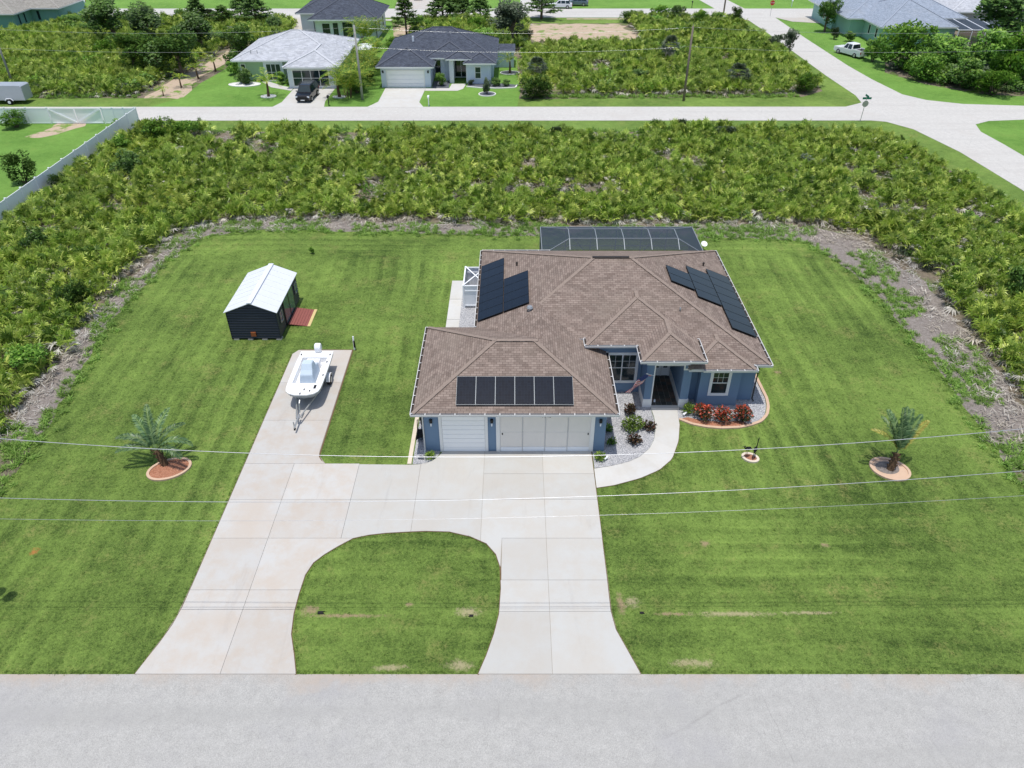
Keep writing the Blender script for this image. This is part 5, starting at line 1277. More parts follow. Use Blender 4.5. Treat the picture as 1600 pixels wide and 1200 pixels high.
# white house with dark roof further back
Cc, rC = simple_house('white_house', 'tall white house with dark charcoal roof behind the pale green house', (-30, 143, 0),
    [(-33.4, -23.2, 136.2, 147, 0, 3.3), (-36.9, -33.401, 141, 151, 0, 3.3)], [(-34.2, -22.4, 134.6, 148, 3.4, 0.5), (-37.6, -29.0, 140.4, 152, 3.403, 0.45)], 'charcoal_shingle', 'white_stucco', 'dark_ridge_shingle')
window(Cc, 'S', 136.2, -32.2, -31.0, 1.0, 2.5, 1, 1, 0, 0.08, 'black_metal'); window(Cc, 'S', 136.2, -30.4, -29.6, 0.4, 2.6, 1, 1, 0, 0.08, 'black_metal'); window(Cc, 'S', 136.2, -28.8, -27.2, 0.1, 2.7, 2, 1, 0, 0.08, 'black_metal'); window(Cc, 'S', 136.2, -25.6, -24.8, 1.0, 2.5, 1, 1, 0, 0.08, 'black_metal')
for y in (139, 143.5): window(Cc, 'E', -23.2, y, y + 0.9, 0.9, 2.5, 1, 1, 0, 0.08, 'black_metal')
for x in (-33.5, -23.15): MB().box(x - 0.05, x + 0.05, 136.05, 136.19, 0, 3.2).build('downspout', 'black_metal', Cc)
MB().box(-34.0, -29.0, 134.9, 136.19, 0.0, 0.12).build('porch_slab', 'clean_concrete', Cc)

# teal house, top left
Tl, rT = simple_house('teal_house', 'teal house with tan shingle roof at the top left corner', (-95, 150, 0), [(-104, -87.4, 142.5, 154, 0, 3.0), (-90, -82.4, 148.0, 158, 0, 2.99)],
    [(-105, -86.6, 141.6, 155, 3.1, 0.4), (-91, -81.6, 147.2, 159, 3.103, 0.4)], 'tan_shingle', 'teal_stucco', 'tan_ridge_shingle')
for y in (143.6, 145.4): window(Tl, 'E', -87.4, y, y + 0.6, 1.0, 2.6, 1, 1, 0, 0.06, 'teal_stucco')
for x in (-96, -92.4): window(Tl, 'S', 142.5, x, x + 0.7, 1.0, 2.6, 1, 1, 0, 0.06, 'teal_stucco')
for x in (-88.6, -86.4): window(Tl, 'S', 148.0, x, x + 0.6, 1.0, 2.6, 1, 1, 0, 0.06, 'teal_stucco')
def ac_unit(x, y, label, z=0.0):
    o = thing('air_conditioner', label, 'air conditioner', (x, y, z), 'outdoor cooling units'); MB().box(x - .45, x + .45, y - .45, y + .45, z + 0.08, z + 0.9).build('case', 'grey_metal', o, bevel=0.03)
    MB().tube((x, y, z + 0.9), (x, y, z + 0.94), 0.36, 0.36, 16).build('fan_grille', 'black_metal', o); MB().box(x - .6, x + .6, y - .6, y + .6, z + 0.0, z + 0.08).build('pad', 'clean_concrete', o); return o
ac_unit(-86.4, 141.6, 'dark cooling unit by the teal house wall, nearer one', 0.02); ac_unit(-81.6, 147.4, 'dark cooling unit by the teal house wall, farther one', 0.02)

# grey blue roofed house, top right
Tr, rR = simple_house('mint_house', 'mint house with large grey blue roof behind the big bush', (65, 140, 0), [(57.6, 76, 139.0, 152, 0, 2.9), (56.9, 64, 145.2, 156, 0, 2.89), (60, 71, 131.4, 138.999, 0, 2.88)],
    [(56.6, 77, 138.2, 153, 3.0, 0.45), (56.0, 65, 144.4, 157, 3.003, 0.4), (59.2, 71.8, 130.6, 146, 3.006, 0.5)], 'slate_blue_shingle', 'mint_stucco', 'slate_ridge_shingle')
for y in (146.6, 149.4): window(Tr, 'W', 56.9, y, y + 0.9, 0.9, 2.4, 1, 1, 0, 0.08)
for y in (133, 136): window(Tr, 'W', 60, y, y + 0.9, 0.9, 2.4, 1, 1, 0, 0.08)
sp_ = MB()
for x in (72.2, 74.4, 76.6, 78.8): sp_.bar((x, 138, 2.9), (x, 131.0, 2.5), 0.12, 0.12); sp_.bar((x, 131, 0), (x, 131, 2.5), 0.12, 0.12)
sp_.bar((72.2, 131, 2.5), (78.8, 131, 2.5), 0.12, 0.12); pf = sp_.build('screen_porch_frame', 'white_vinyl', Tr)
for x in (72.2, 74.4, 76.6): MB().face([(x + .06, 138, 2.88), (x + 2.14, 138, 2.88), (x + 2.14, 131, 2.48), (x + .06, 131, 2.48)]).build('screen_panel', 'insect_screen', pf, fix=False); MB().face([(x + .06, 131, 0), (x + 2.14, 131, 0), (x + 2.14, 131, 2.4), (x + .06, 131, 2.4)]).build('screen_panel', 'insect_screen', pf, fix=False)
Fr, rF = simple_house('grey_house', 'grey house with pale roof at the top right beyond the screened porch', (86, 150, 0), [(77.6, 96, 144.5, 156, 0, 3.0)], [(76.6, 97, 143.4, 157, 3.1, 0.36)], 'grey_shingle', 'grey_stucco', 'grey_ridge_shingle')
window(Fr, 'S', 144.5, 79.0, 79.9, 0.9, 2.4, 1, 1, 0, 0.08); window(Fr, 'S', 144.5, 87.0, 87.9, 0.9, 2.4, 1, 1, 0, 0.08)

# drives and garden beds over there
def far_slab(name, poly, z=0.045, mat='clean_concrete'): return sheet(name, poly, z, mat)
far_slab('neighbour_driveway', [(-30.6, 96.3), (-24.0, 96.3), (-24.4, 99), (-24.3, 105.5), (-29.9, 105.5), (-29.9, 101), (-29.9, 98.6)])
far_slab('neighbour_path', [(-30.0, 104.0), (-30.0, 105.4), (-31.6, 106.4), (-34.2, 108.7), (-35.2, 108.7), (-33.2, 105.8)])
far_slab('neighbour_driveway', [(-18.6, 96.3), (-11.4, 96.3), (-12.2, 98.6), (-12.0, 105.6), (-17.5, 105.6), (-17.5, 98.8)])
far_slab('neighbour_path', [(-12.0, 104.0), (-7.6, 104.0), (-6.9, 105.0), (-6.6, 107.6), (-8.6, 107.6), (-8.8, 105.3), (-12.0, 105.3)], 0.05)
far_slab('neighbour_driveway', [(-42, 141), (-37.8, 141), (-36.6, 146), (-37.6, 156.1), (-43, 156.1)], 0.044, 'concrete')
far_slab('neighbour_driveway', [(-84.6, 150), (-82.2, 149.2), (-74, 151.6), (-70, 154), (-70, 156.2), (-86, 156.2)], 0.044)
far_slab('neighbour_driveway', [(-24, 165.3), (-14, 165.3), (-17, 175), (-18, 190), (-24.5, 190), (-24.5, 172)], 0.044, 'concrete')
far_slab('neighbour_driveway', [(1, 165.3), (8, 165.3), (7, 175), (7, 190), (2, 190)], 0.044)
far_slab('neighbour_driveway', [(52, 152), (58, 150), (58, 156), (50, 156)], 0.046, 'concrete')
far_slab('neighbour_driveway', [(62, 165.3), (69, 165.3), (73, 190), (66, 190)], 0.046, 'concrete')

def garden_ring(x, y, rx, ry, label, kerb, fill_, rot=0.0, z=0.02, inner=None):
    o = thing('tree_ring', label, 'garden ring', (x, y, 0)); MB().ring((x, y), rx - 0.12, ry - 0.12, 0.14, z, z + 0.10, 30, rot=rot).build('kerb', kerb, o)
    ca, sa = math.cos(rot), math.sin(rot); n = 30
    MB().face([(x + ca * (rx - .1) * math.cos(a) - sa * (ry - .1) * math.sin(a), y + sa * (rx - .1) * math.cos(a) + ca * (ry - .1) * math.sin(a), z + 0.05) for a in [6.2832 * i / n for i in range(n)]]).build('mulch', fill_, o, fix=False)
    if inner: MB().face([(x + inner[1] * math.cos(a) - 0.1, y + inner[2] * math.sin(a) + 0.1, z + 0.056) for a in [6.2832 * i / 20 for i in range(20)]]).build('worn_centre', inner[0], o, fix=False)
    return o
garden_ring(-37.2, 107.2, 2.2, 1.2, 'white stone ring round the bush before the pale green house', 'white_stone', 'white_stone')
garden_ring(-32.3, 101.2, 1.0, 0.8, 'white stone ring round the single palm', 'white_stone', 'white_stone')
garden_ring(-22.9, 101.0, 0.9, 0.6, 'white stone patch under the slim palm by the hedge', 'white_stone', 'white_stone')
garden_ring(-3.55, 102.3, 1.15, 1.1, 'white kerb ring round the sapling before the pale blue house', 'white_stone', 'dark_stone')
garden_ring(-0.6, 113.6, 1.4, 1.1, 'white kerb ring with palm at the side of the pale blue house', 'white_stone', 'dark_stone')
far_slab('stone_bed', [(-11.2, 105.4), (-8.9, 105.4), (-8.9, 109), (-11.2, 109)], 0.055, 'dark_stone')
far_slab('stone_bed', [(-6.4, 106.0), (-4.5, 105.4), (-2.0, 105.2), (0.2, 105.6), (0.4, 107), (-1.5, 107.8), (-6.4, 107.58)], 0.055, 'dark_stone')
kb = MB(); cv2 = resample([(-6.5, 106.0), (-4.5, 105.35), (-2.0, 105.1), (0.2, 105.5), (0.5, 107)], 24)
for a, b in zip(cv2[:-1], cv2[1:]): kb.bar((a[0], a[1], 0.08), (b[0], b[1], 0.08), 0.2, 0.12)
tag(kb.build('garden_kerb', 'white_stone'), 'white curved kerb along the bed of the pale blue house', 'kerb')
GS = 'garden shrubs of the houses beyond the street'
for (i, x, y, h, r_, lab) in [(1, -37.2, 107.4, 2.5, 1.3, 'dark bush standing in the white stone ring'), (0, -30.9, 107.0, 1.0, 0.7, 'yellow green shrub beside the garage of the pale green house'), (0, -32.2, 107.6, 1.9, 0.9, 'leafy shrub left of the screened garage'), (3, -10.1, 106.6, 2.2, 0.9, 'small leafy tree in the stone bed by the blue garage'), (2, -3.6, 102.4, 3.0, 0.7, 'thin sapling in the ring before the pale blue house'), (2, -5.9, 107.0, 1.1, 0.5, 'reddish shrub by the porch of the pale blue house'), (1, -2.4, 106.4, 1.3, 0.7, 'dark shrub at the corner of the pale blue house'), (1, -1.0, 106.4, 1.1, 0.6, 'outermost shrub in the bed of the pale blue house'), (0, -40.0, 112.5, 2.4, 1.5, 'leafy shrub at the left wall of the pale green house'), (1, -42.0, 117.5, 2.6, 1.6, 'dark shrub behind the little palms'), (0, -22.6, 127.0, 2.6, 1.6, 'leafy shrub between the two house backs'), (0, -19.6, 128.5, 2.2, 1.2, 'shrub left behind the charcoal roof')]:
    plant(BUSHES[i], x, y, h, r_, lab, GS, 'shrub', 0.50)
for (x, y, lab) in [(-20.9, 103.0, 'leafy filler bush low in the areca hedge near the street'), (-20.9, 109.6, 'leafy filler bush low in the middle of the areca hedge'), (-20.9, 116.6, 'leafy filler bush low at the back of the areca hedge')]: plant(BUSHES[0], x, y, 2.3, 1.7, lab, GS, 'shrub', 0.50)
for k, (x, y, q, lab) in enumerate([(-32.3, 101.2, 2.0, 'single palm in a white ring on the green lawn'), (-22.9, 101.0, 2.3, 'slim palm beside the driveway hedge'), (-0.6, 113.6, 1.8, 'palm in the ring at the side of the pale blue house')]):
    o = copy_tree(sp); place(o, (x, y, 0), k * 2.1 + 0.5, q, lab, 'garden palms of the houses beyond the street')

# ------------------------------------------------------------------ white vinyl fences
def fence_run(label, a, b, n, h=1.8, t=0.05, skip=()):
    a, b = Vector((*a, 0)), Vector((*b, 0)); o = thing('vinyl_fence', label, 'fence', tuple(a)); d = (b - a) / n; u = d.normalized()
    for i in range(n + 1):
        p = a + d * i
        pm = MB().bar(p + Vector((0, 0, 0)), p + Vector((0, 0, h + 0.08)), 0.13, 0.13); po = pm.build('post', 'white_vinyl', o)
        c = MB(); c.bar(p + Vector((0, 0, h + 0.08)), p + Vector((0, 0, h + 0.12)), 0.17, 0.17); c.build('cap', 'white_vinyl', po)
    for i in range(n):
        if i in skip: continue
        p, q = a + d * i + u * 0.066, a + d * (i + 1) - u * 0.066
        MB().bar(p + Vector((0, 0, 0.06 + (h - 0.1) / 2)), q + Vector((0, 0, 0.06 + (h - 0.1) / 2)), 0.03, h - 0.22).build('panel', 'white_vinyl', o)
        MB().bar(p + Vector((0, 0, h - 0.02)), q + Vector((0, 0, h - 0.02)), 0.06, 0.10).build('rail', 'white_vinyl', o); MB().bar(p + Vector((0, 0, 0.10)), q + Vector((0, 0, 0.10)), 0.06, 0.10).build('rail', 'white_vinyl', o)
    return o
fence_run('long white vinyl fence between the palmetto and the neighbour lawn', (-44.55, 52.0), (-44.55, 89.6), 15)
fence_run('white vinyl fence along the back street', (-48.6, 89.6), (-44.75, 89.6), 3)
fence_run('white vinyl fence left of the gate', (-100, 89.6), (-55.0, 89.6), 18)
gt = thing('vinyl_gate', 'white double gate with diagonal braces on the back street', 'gate', (-52, 89.6, 0))
for x0, x1, sg in ((-54.85, -51.85, 1), (-51.75, -48.75, -1)):
    MB().box(x0, x1, 89.585, 89.615, 0.08, 1.78).build('gate_leaf', 'white_vinyl', gt)
    fr = MB(); fr.box(x0, x1, 89.54, 89.584, 1.70, 1.82); fr.box(x0, x1, 89.54, 89.584, 0.06, 0.18); fr.box(x0, x0 + 0.1, 89.545, 89.583, 0.18, 1.70); fr.box(x1 - 0.1, x1, 89.545, 89.583, 0.18, 1.70); fr.build('gate_frame', 'white_vinyl', gt)
    MB().bar((x0 if sg > 0 else x1, 89.53, 1.7), (x1 if sg > 0 else x0, 89.53, 0.15), 0.05, 0.14).build('brace', 'white_vinyl', gt)

# ------------------------------------------------------------------ utility poles and wires
def wire(pts, r, label, group=None):
    o = MB().path(pts, r, 5).build('power_line', 'wire', None, smooth=True); return tag(o, label, 'power line', group)
def upole(x, y, h, label, mat='wood_pole', arm=True, tr=()):
    o = thing('utility_pole', label, 'utility pole', (x, y, 0), 'utility poles')
    MB().tube((x, y, 0), (x, y, h), 0.16, 0.11, 12).build('pole', mat, o, smooth=True)
    if arm:
        MB().bar((x - 0.0, y - 0.5, h - 0.5), (x, y + 0.5, h - 0.5), 0.09, 0.11).build('cross_arm', mat, o)
        for q in (-0.42, 0.42): MB().tube((x, y + q, h - 0.44), (x, y + q, h - 0.22), 0.05, 0.03, 8).build('insulator', 'concrete_pole', o)
    MB().tube((x, y, h), (x, y, h + 0.22), 0.04, 0.03, 8).build('insulator', 'concrete_pole', o)
    for (dx, dy, z) in tr:
        c = MB().tube((x + dx, y + dy, z), (x + dx, y + dy, z + 0.95), 0.26, 0.26, 14).build('transformer', 'grey_metal', o)
        MB().bar((x, y, z + 0.5), (x + dx, y + dy, z + 0.5), 0.08, 0.08).build('bracket', 'grey_metal', c)
    return o
upole(-23.3, 19.8, 10.9, 'wooden utility pole just left of the picture by the front street', tr=((0.62, 0.35, 8.2), (0.0, 0.55, 8.2)))
upole(23.6, 19.8, 11.5, 'wooden utility pole just right of the picture by the front street')
def sag(f, x0, x1, y, n=40): return [(x0 + (x1 - x0) * i / n, y, f(x0 + (x1 - x0) * i / n)) for i in range(n + 1)]
wire(sag(lambda x: 9.43 + 0.0034 * (x + 2) ** 2, -23.3, 23.6, 19.7), 0.012, 'topmost bright power line across the front lawn')
wire(sag(lambda x: 7.2 + 0.0021 * (x + 9) ** 2, -23.3, 23.6, 19.7), 0.011, 'middle power line across the front lawn')
wire(sag(lambda x: 6.2 + 0.0015 * (x + 11) ** 2, -23.3, 23.6, 19.7), 0.006, 'lowest thin cable across the front lawn')
upole(-19.7, 99.8, 8.9, 'tall grey utility pole between the pale green and pale blue houses', 'concrete_pole', False)
upole(21.95, 99.2, 8.9, 'brown utility pole at the scrub lot beside the back street', 'wood_pole', False)
upole(-67.9, 105.2, 8.9, 'leaning grey utility pole behind the enclosed trailer', 'concrete_pole', False)
upole(40.5, 158.0, 8.5, 'dark utility pole at the far street corner', 'wood_pole', False)
for xa, xb in ((-110, -68.2), (-68.2, -19.7), (-19.7, 21.95), (21.95, 72.0)):
    for zt, q in ((8.7, 'upper'), (6.5, 'lower')):
        mid = (xa + xb) / 2; hw = (xb - xa) / 2
        wh = 'left of the enclosed trailer' if xb < -60 else 'over the left empty lot' if xb < 0 else 'over the pale blue house' if xb < 30 else 'over the corner street'
        wire(sag(lambda x: zt - 0.7 * (1 - ((x - mid) / hw) ** 2), xa, xb, 99.6, 24), 0.009, q + ' thin power line ' + wh, 'power lines along the back street')

# ------------------------------------------------------------------ street sign, stop sign, mailboxes
ss = thing('street_sign', 'crossed green street name signs above a stop sign seen from behind', 'street sign', (41.5, 92.0, 0)); x, y = 41.5, 90.4
MB().tube((x, y, 0), (x + 0.05, y, 2.75), 0.035, 0.035, 8).build('post', 'galvanised', ss)
MB().bar((x - 0.42, y, 2.72), (x + 0.62, y, 2.72), 0.02, 0.24).build('name_plate', 'signal_green', ss); MB().bar((x + 0.05, y - 0.5, 2.98), (x + 0.05, y + 0.5, 2.98), 0.02, 0.24).build('name_plate', 'signal_green', ss)
oc = [(x + 0.05 + 0.38 * math.cos(R(22.5 + 45 * i)), 2.1 + 0.38 * math.sin(R(22.5 + 45 * i))) for i in range(8)]
m_ = MB(); m_.face([(a, y - 0.06, b) for a, b in oc]); m_.face([(a, y - 0.04, b) for a, b in oc[::-1]])
for i in range(8): m_.face([(oc[i][0], y - .06, oc[i][1]), (oc[i][0], y - .04, oc[i][1]), (oc[(i + 1) % 8][0], y - .04, oc[(i + 1) % 8][1]), (oc[(i + 1) % 8][0], y - .06, oc[(i + 1) % 8][1])])
m_.build('stop_plate', 'galvanised', ss)
st = thing('stop_sign', 'red stop sign at the far street corner', 'stop sign', (49.6, 158.0, 0)); x, y = 49.4, 157.4
MB().tube((x, y, 0), (x, y, 2.6), 0.035, 0.035, 8).build('post', 'galvanised', st)
oc = [(x + 0.45 * math.cos(R(22.5 + 45 * i)), 2.35 + 0.45 * math.sin(R(22.5 + 45 * i))) for i in range(8)]
m_ = MB(); m_.face([(a, y - 0.06, b) for a, b in oc]); m_.face([(a, y - 0.04, b) for a, b in oc[::-1]])
for i in range(8): m_.face([(oc[i][0], y - .06, oc[i][1]), (oc[i][0], y - .04, oc[i][1]), (oc[(i + 1) % 8][0], y - .04, oc[(i + 1) % 8][1]), (oc[(i + 1) % 8][0], y - .06, oc[(i + 1) % 8][1])])
m_.build('plate', 'signal_red', st)
lettering('lettering', 'STOP', 0.3, (x, y - 0.066, 2.35), 'white_trim', st)
def mailbox(x, y, label, mat):
    o = thing('mailbox', label, 'mailbox', (x, y, 0)); MB().bar((x, y, 0), (x, y, 1.05), 0.1, 0.1).build('post', mat, o)
    m = MB(); prof = [(y - .25, 1.05), (y + .25, 1.05), (y + .25, 1.22), (y + .2, 1.3), (y - .2, 1.3), (y - .25, 1.22)]; m.extrude_x(prof, x - .11, x + .11); m.build('box', mat, o); return o
mailbox(-23.5, 97.0, 'black mailbox beside the driveway with the dark van', 'black_metal'); mailbox(-10.8, 96.9, 'white mailbox beside the pale blue house driveway', 'white_vinyl'); mailbox(36.0, 166.2, 'mailbox by the far street corner', 'black_metal'); mailbox(56.6, 167.6, 'white mailbox across the far street', 'white_vinyl')
# ------------------------------------------------------------------ vehicles (local: +y is the front)
def wheel(o, x, y, r=0.34, w=0.22):
    sg = 1 if x > 0 else -1
    t_ = MB().tube((x - sg * w, y, r), (x, y, r), r, r, 20).build('wheel', 'black_rubber', o, bevel=0.03)
    MB().tube((x - sg * 0.02, y, r), (x + sg * 0.012, y, r), r * 0.62, r * 0.56, 16).build('rim', 'galvanised', t_); return t_

def vehicle(name, label, cat, kind, paint, L, W, Ht, loc, rz, group=None):
    o = thing(name, label, cat, (0, 0, 0), group); hl, hw = L / 2, W / 2; zb = 0.30
    zs = Ht * 0.56                                          # shoulder line
    if kind == 'pickup':
        prof = [(-hl, zb + .1), (-hl + .1, zb), (hl - .15, zb), (hl, zb + .15), (hl, zs - .18), (hl - .08, zs - .05), (hl * .42, zs + .02), (-hl, zs + .02)]
        cab = [(hl * .40, zs + .005), (hl * .18, Ht - .02), (-hl * .20, Ht), (-hl * .30, Ht - .06), (-hl * .34, zs + .005)]
    elif kind == 'van':
        prof = [(-hl, zb + .12), (-hl + .08, zb), (hl - .12, zb), (hl, zb + .2), (hl, zs - .22), (hl - .1, zs - .1), (hl * .58, zs + .04), (-hl, zs + .04)]
        cab = [(hl * .60, zs + .03), (hl * .30, Ht - .03), (hl * .05, Ht), (-hl * .82, Ht), (-hl * .96, zs + .5), (-hl * .985, zs + .03)]
    else:
        prof = [(-hl, zb + .15), (-hl + .08, zb), (hl - .1, zb), (hl, zb + .15), (hl, zs - .2), (hl - .1, zs - .08), (hl * .46, zs + .02), (-hl * .96, zs + .02), (-hl, zs - .12)]
        cab = [(hl * .48, zs + .01), (hl * .12, Ht - .03), (-hl * .15, Ht), (-hl * .66, Ht - .04), (-hl * .94, zs + .02)]
    taper = lambda s: (lambda y, z: s * (hw - 0.05 * max(0, (zb + .45 - z)) - 0.10 * max(0, abs(y) / hl - .80) * 3))
    MB().extrude_x(prof, taper(-1), taper(1)).build('body', paint, o, bevel=0.05)
    inset = lambda s: (lambda y, z: s * (hw - .04 - 0.26 * max(0, (z - zs)) / max(.01, Ht - zs)))
    MB().extrude_x(cab, inset(-1), inset(1)).build('cabin', paint, o, bevel=0.04)
    ix = lambda z: hw - .04 - 0.26 * (z - zs) / (Ht - zs)
    def glassq(name, pts): MB().face(pts).build(name, 'window_glass', o, fix=False)
    (ya, za), (yb, zb2) = cab[0], cab[1]; n = Vector((0, (zb2 - za), -(yb - ya))).normalized() * 0.014
    lerp = lambda p, q, k: (p[0] + (q[0] - p[0]) * k, p[1] + (q[1] - p[1]) * k)
    p, q = lerp(cab[0], cab[1], .10), lerp(cab[0], cab[1], .92)
    glassq('windshield', [(-ix(p[1]) + .07, p[0] + n.y, p[1] + n.z), (ix(p[1]) - .07, p[0] + n.y, p[1] + n.z), (ix(q[1]) - .07, q[0] + n.y, q[1] + n.z), (-ix(q[1]) + .07, q[0] + n.y, q[1] + n.z)])
    r0, r1 = cab[-1], cab[-2]; n = Vector((0, -(r1[1] - r0[1]), (r1[0] - r0[0]))).normalized() * 0.014
    p, q = lerp(r0, r1, .15), lerp(r0, r1, .9)
    glassq('rear_window', [(-ix(p[1]) + .1, p[0] + n.y, p[1] + n.z), (ix(p[1]) - .1, p[0] + n.y, p[1] + n.z), (ix(q[1]) - .1, q[0] + n.y, q[1] + n.z), (-ix(q[1]) + .1, q[0] + n.y, q[1] + n.z)])
    zl, zh = zs + .06, Ht - .12; ymin, ymax = cab[-1][0] + (.25 if kind != 'pickup' else .08), cab[0][0] - .25
    spl = [ymin, ymin + (ymax - ymin) * .34, ymin + (ymax - ymin) * .66, ymax] if kind != 'pickup' else [ymin, (ymin + ymax) / 2, ymax]
    sl = (cab[0][0] - cab[1][0]) / (Ht - zs) * (zh - zl)
    for s in (-1, 1):
        for i in range(len(spl) - 1):
            a, b = spl[i] + .04, spl[i + 1] - .04; cut = sl if i == len(spl) - 2 else 0.0; rc = .15 if i == 0 else 0
            glassq('side_window', [(s * (ix(zl) + .012), a, zl), (s * (ix(zl) + .012), b, zl), (s * (ix(zh) + .012), max(a + .05, b - cut * .9), zh), (s * (ix(zh) + .012), a + rc, zh)])
        MB().box(*sorted((s * (hw - .08), s * (hw - .36))), hl - .04, hl + .012, zs - .36, zs - .18).build('headlight', 'lamp_glass', o)
        MB().box(*sorted((s * (hw - .03), s * (hw - .20))), -hl - .012, -hl + .05, zs - .32, zs - .02).build('tail_light', 'tail_red', o)
        MB().box(*sorted((s * (hw + .0), s * (hw + .18))), cab[0][0] - .45, cab[0][0] - .35, zs + .04, zs + .18).build('mirror', paint, o, bevel=0.02)
        for yy in (hl * .62, -hl * .60): wheel(o, s * (hw + .005), yy, .36 if kind != 'car' else .33)
    MB().box(-hw + .25, hw - .25, hl - .03, hl + .014, zb + .12, zs - .30).build('grille', 'black_metal', o)
    MB().box(-.26, .26, hl + .015, hl + .02, zb + .02, zb + .13).build('number_plate', 'white_trim', o)
    if kind == 'pickup':
        b = MB(); b.box(-hw + .12, hw - .12, -hl + .1, -hl * .38, zs + .022, zs + .026); b.build('bed_liner', 'black_rubber', o)
        rl = MB(); rl.box(-hw + .02, -hw + .12, -hl, -hl * .34, zs + .02, zs + .2); rl.box(hw - .12, hw - .02, -hl, -hl * .34, zs + .02, zs + .2); rl.box(-hw + .12, hw - .12, -hl, -hl + .09, zs + .02, zs + .19); rl.build('bed_side', paint, o, bevel=0.02)
    place(o, (loc[0], loc[1], loc[2]), rz); return o
vehicle('dark_van', 'black van parked nose out on the pale green house driveway', 'van', 'van', 'car_black', 4.7, 1.95, 1.85, (-26.9, 100.4, 0.045), R(177))
vehicle('pickup_truck', 'white crew cab pickup parked on the grass by the corner street', 'pickup', 'pickup', 'car_white', 5.6, 1.95, 1.85, (52.9, 124.8, 0.02), R(24))
vehicle('parked_car', 'white estate car parked beside the far street', 'car', 'car', 'car_white', 4.7, 1.85, 1.6, (9.4, 166.0, 0.04), R(86))
vehicle('parked_car', 'grey blue estate car just behind the white one', 'car', 'car', 'car_grey_blue', 4.7, 1.85, 1.65, (12.9, 169.0, 0.03), R(84))
vehicle('parked_car', 'white car beyond the teal house roof', 'car', 'car', 'car_white', 4.8, 1.85, 1.5, (-90.6, 169.0, 0.03), R(88))
vehicle('parked_car', 'dark car at the top edge above the slim pines', 'car', 'car', 'car_black', 4.6, 1.85, 1.6, (-20.5, 177.2, 0.05), R(4))
vehicle('parked_car', 'dark car at the top edge above the far lawn', 'car', 'car', 'car_black', 4.6, 1.85, 1.6, (-4.2, 178.0, 0.03), R(92))

et = thing('cargo_trailer', 'grey enclosed cargo trailer on the verge of the back street', 'trailer', (-64, 98.5, 0)); x0, x1, y0, y1 = -66.8, -62.2, 97.6, 99.5
t_ = MB(); prof = [(x0, 0.5), (x1, 0.5), (x1 + 0.02, 2.2), (x1 - 0.2, 2.32), (x0 + 0.2, 2.32), (x0 - 0.4, 2.0), (x0 - 0.4, 0.6)]
A_ = [(a, y0, b) for a, b in prof]; B_ = [(a, y1, b) for a, b in prof]; t_.face(A_); t_.face(B_[::-1])
for i in range(len(prof)): t_.face([A_[i], B_[i], B_[(i + 1) % len(prof)], A_[(i + 1) % len(prof)]])
t_.build('box', 'trailer_grey', et, bevel=0.04)
for sg, yy in ((-1, y0), (1, y1)):
    w_ = MB().tube((-64.2, yy + sg * 0.24, 0.34), (-64.2, yy + sg * 0.02, 0.34), 0.34, 0.34, 18).build('wheel', 'black_rubber', et); MB().tube((-64.2, yy + sg * 0.25, 0.34), (-64.2, yy + sg * 0.2, 0.34), 0.19, 0.19, 14).build('rim', 'white_vinyl', w_)
    MB().path([(-64.72, yy + sg * .13, .5), (-64.5, yy + sg * .13, .76), (-63.9, yy + sg * .13, .76), (-63.68, yy + sg * .13, .5)], 0.05, 6).build('fender', 'white_vinyl', et)
MB().bar((-67.1, 98.5, 0.5), (-68.6, 98.5, 0.5), 0.1, 0.1).build('tongue', 'black_metal', et)

# ------------------------------------------------------------------ shed
SH = thing('garden_shed', 'black metal garden shed with white gable roof on the lawn', 'shed', (-17.3, 44.7, 0)); sx0, sx1, sy0, sy1, ze, zr_, xr = -18.93, -15.62, 42.02, 47.45, 2.15, 2.88, -17.22
c = MB(); c.box(sx0 + .06, sx1 - .06, sy0 + .06, sy1 - .06, 0.08, ze); c.face([(sx0 + .06, sy0 + .06, ze), (sx1 - .06, sy0 + .06, ze), (xr, sy0 + .06, zr_ - .05)]); c.face([(sx0 + .06, sy1 - .06, ze), (sx1 - .06, sy1 - .06, ze), (xr, sy1 - .06, zr_ - .05)]); c.build('wall_core', 'black_siding', SH)
n_s = 14
for i in range(n_s):                                         # front gable siding boards, lapped
    z0 = 0.10 + i * 0.192; z1 = z0 + 0.192
    def xat(z): 
        k = max(0, (z - ze) / (zr_ - 0.06 - ze)); return sx0 + (xr - sx0) * k, sx1 + (xr - sx1) * k
    if z1 > zr_ - 0.1: z1 = zr_ - 0.1
    (a0, b0), (a1, b1) = xat(z0), xat(z1)
    if b1 - a1 < 0.1: continue
    m = MB(); y = sy0 + .06; zm = z0 + (z1 - z0) * .42; am, bm_ = xat(zm)
    m.face([(a0, y - .006, z0), (b0, y - .006, z0), (bm_, y - .062, zm), (am, y - .062, zm)]); m.face([(am, y - .062, zm), (bm_, y - .062, zm), (b1, y - .006, z1), (a1, y - .006, z1)]); m.build('siding_board', 'black_siding', SH, fix=False)
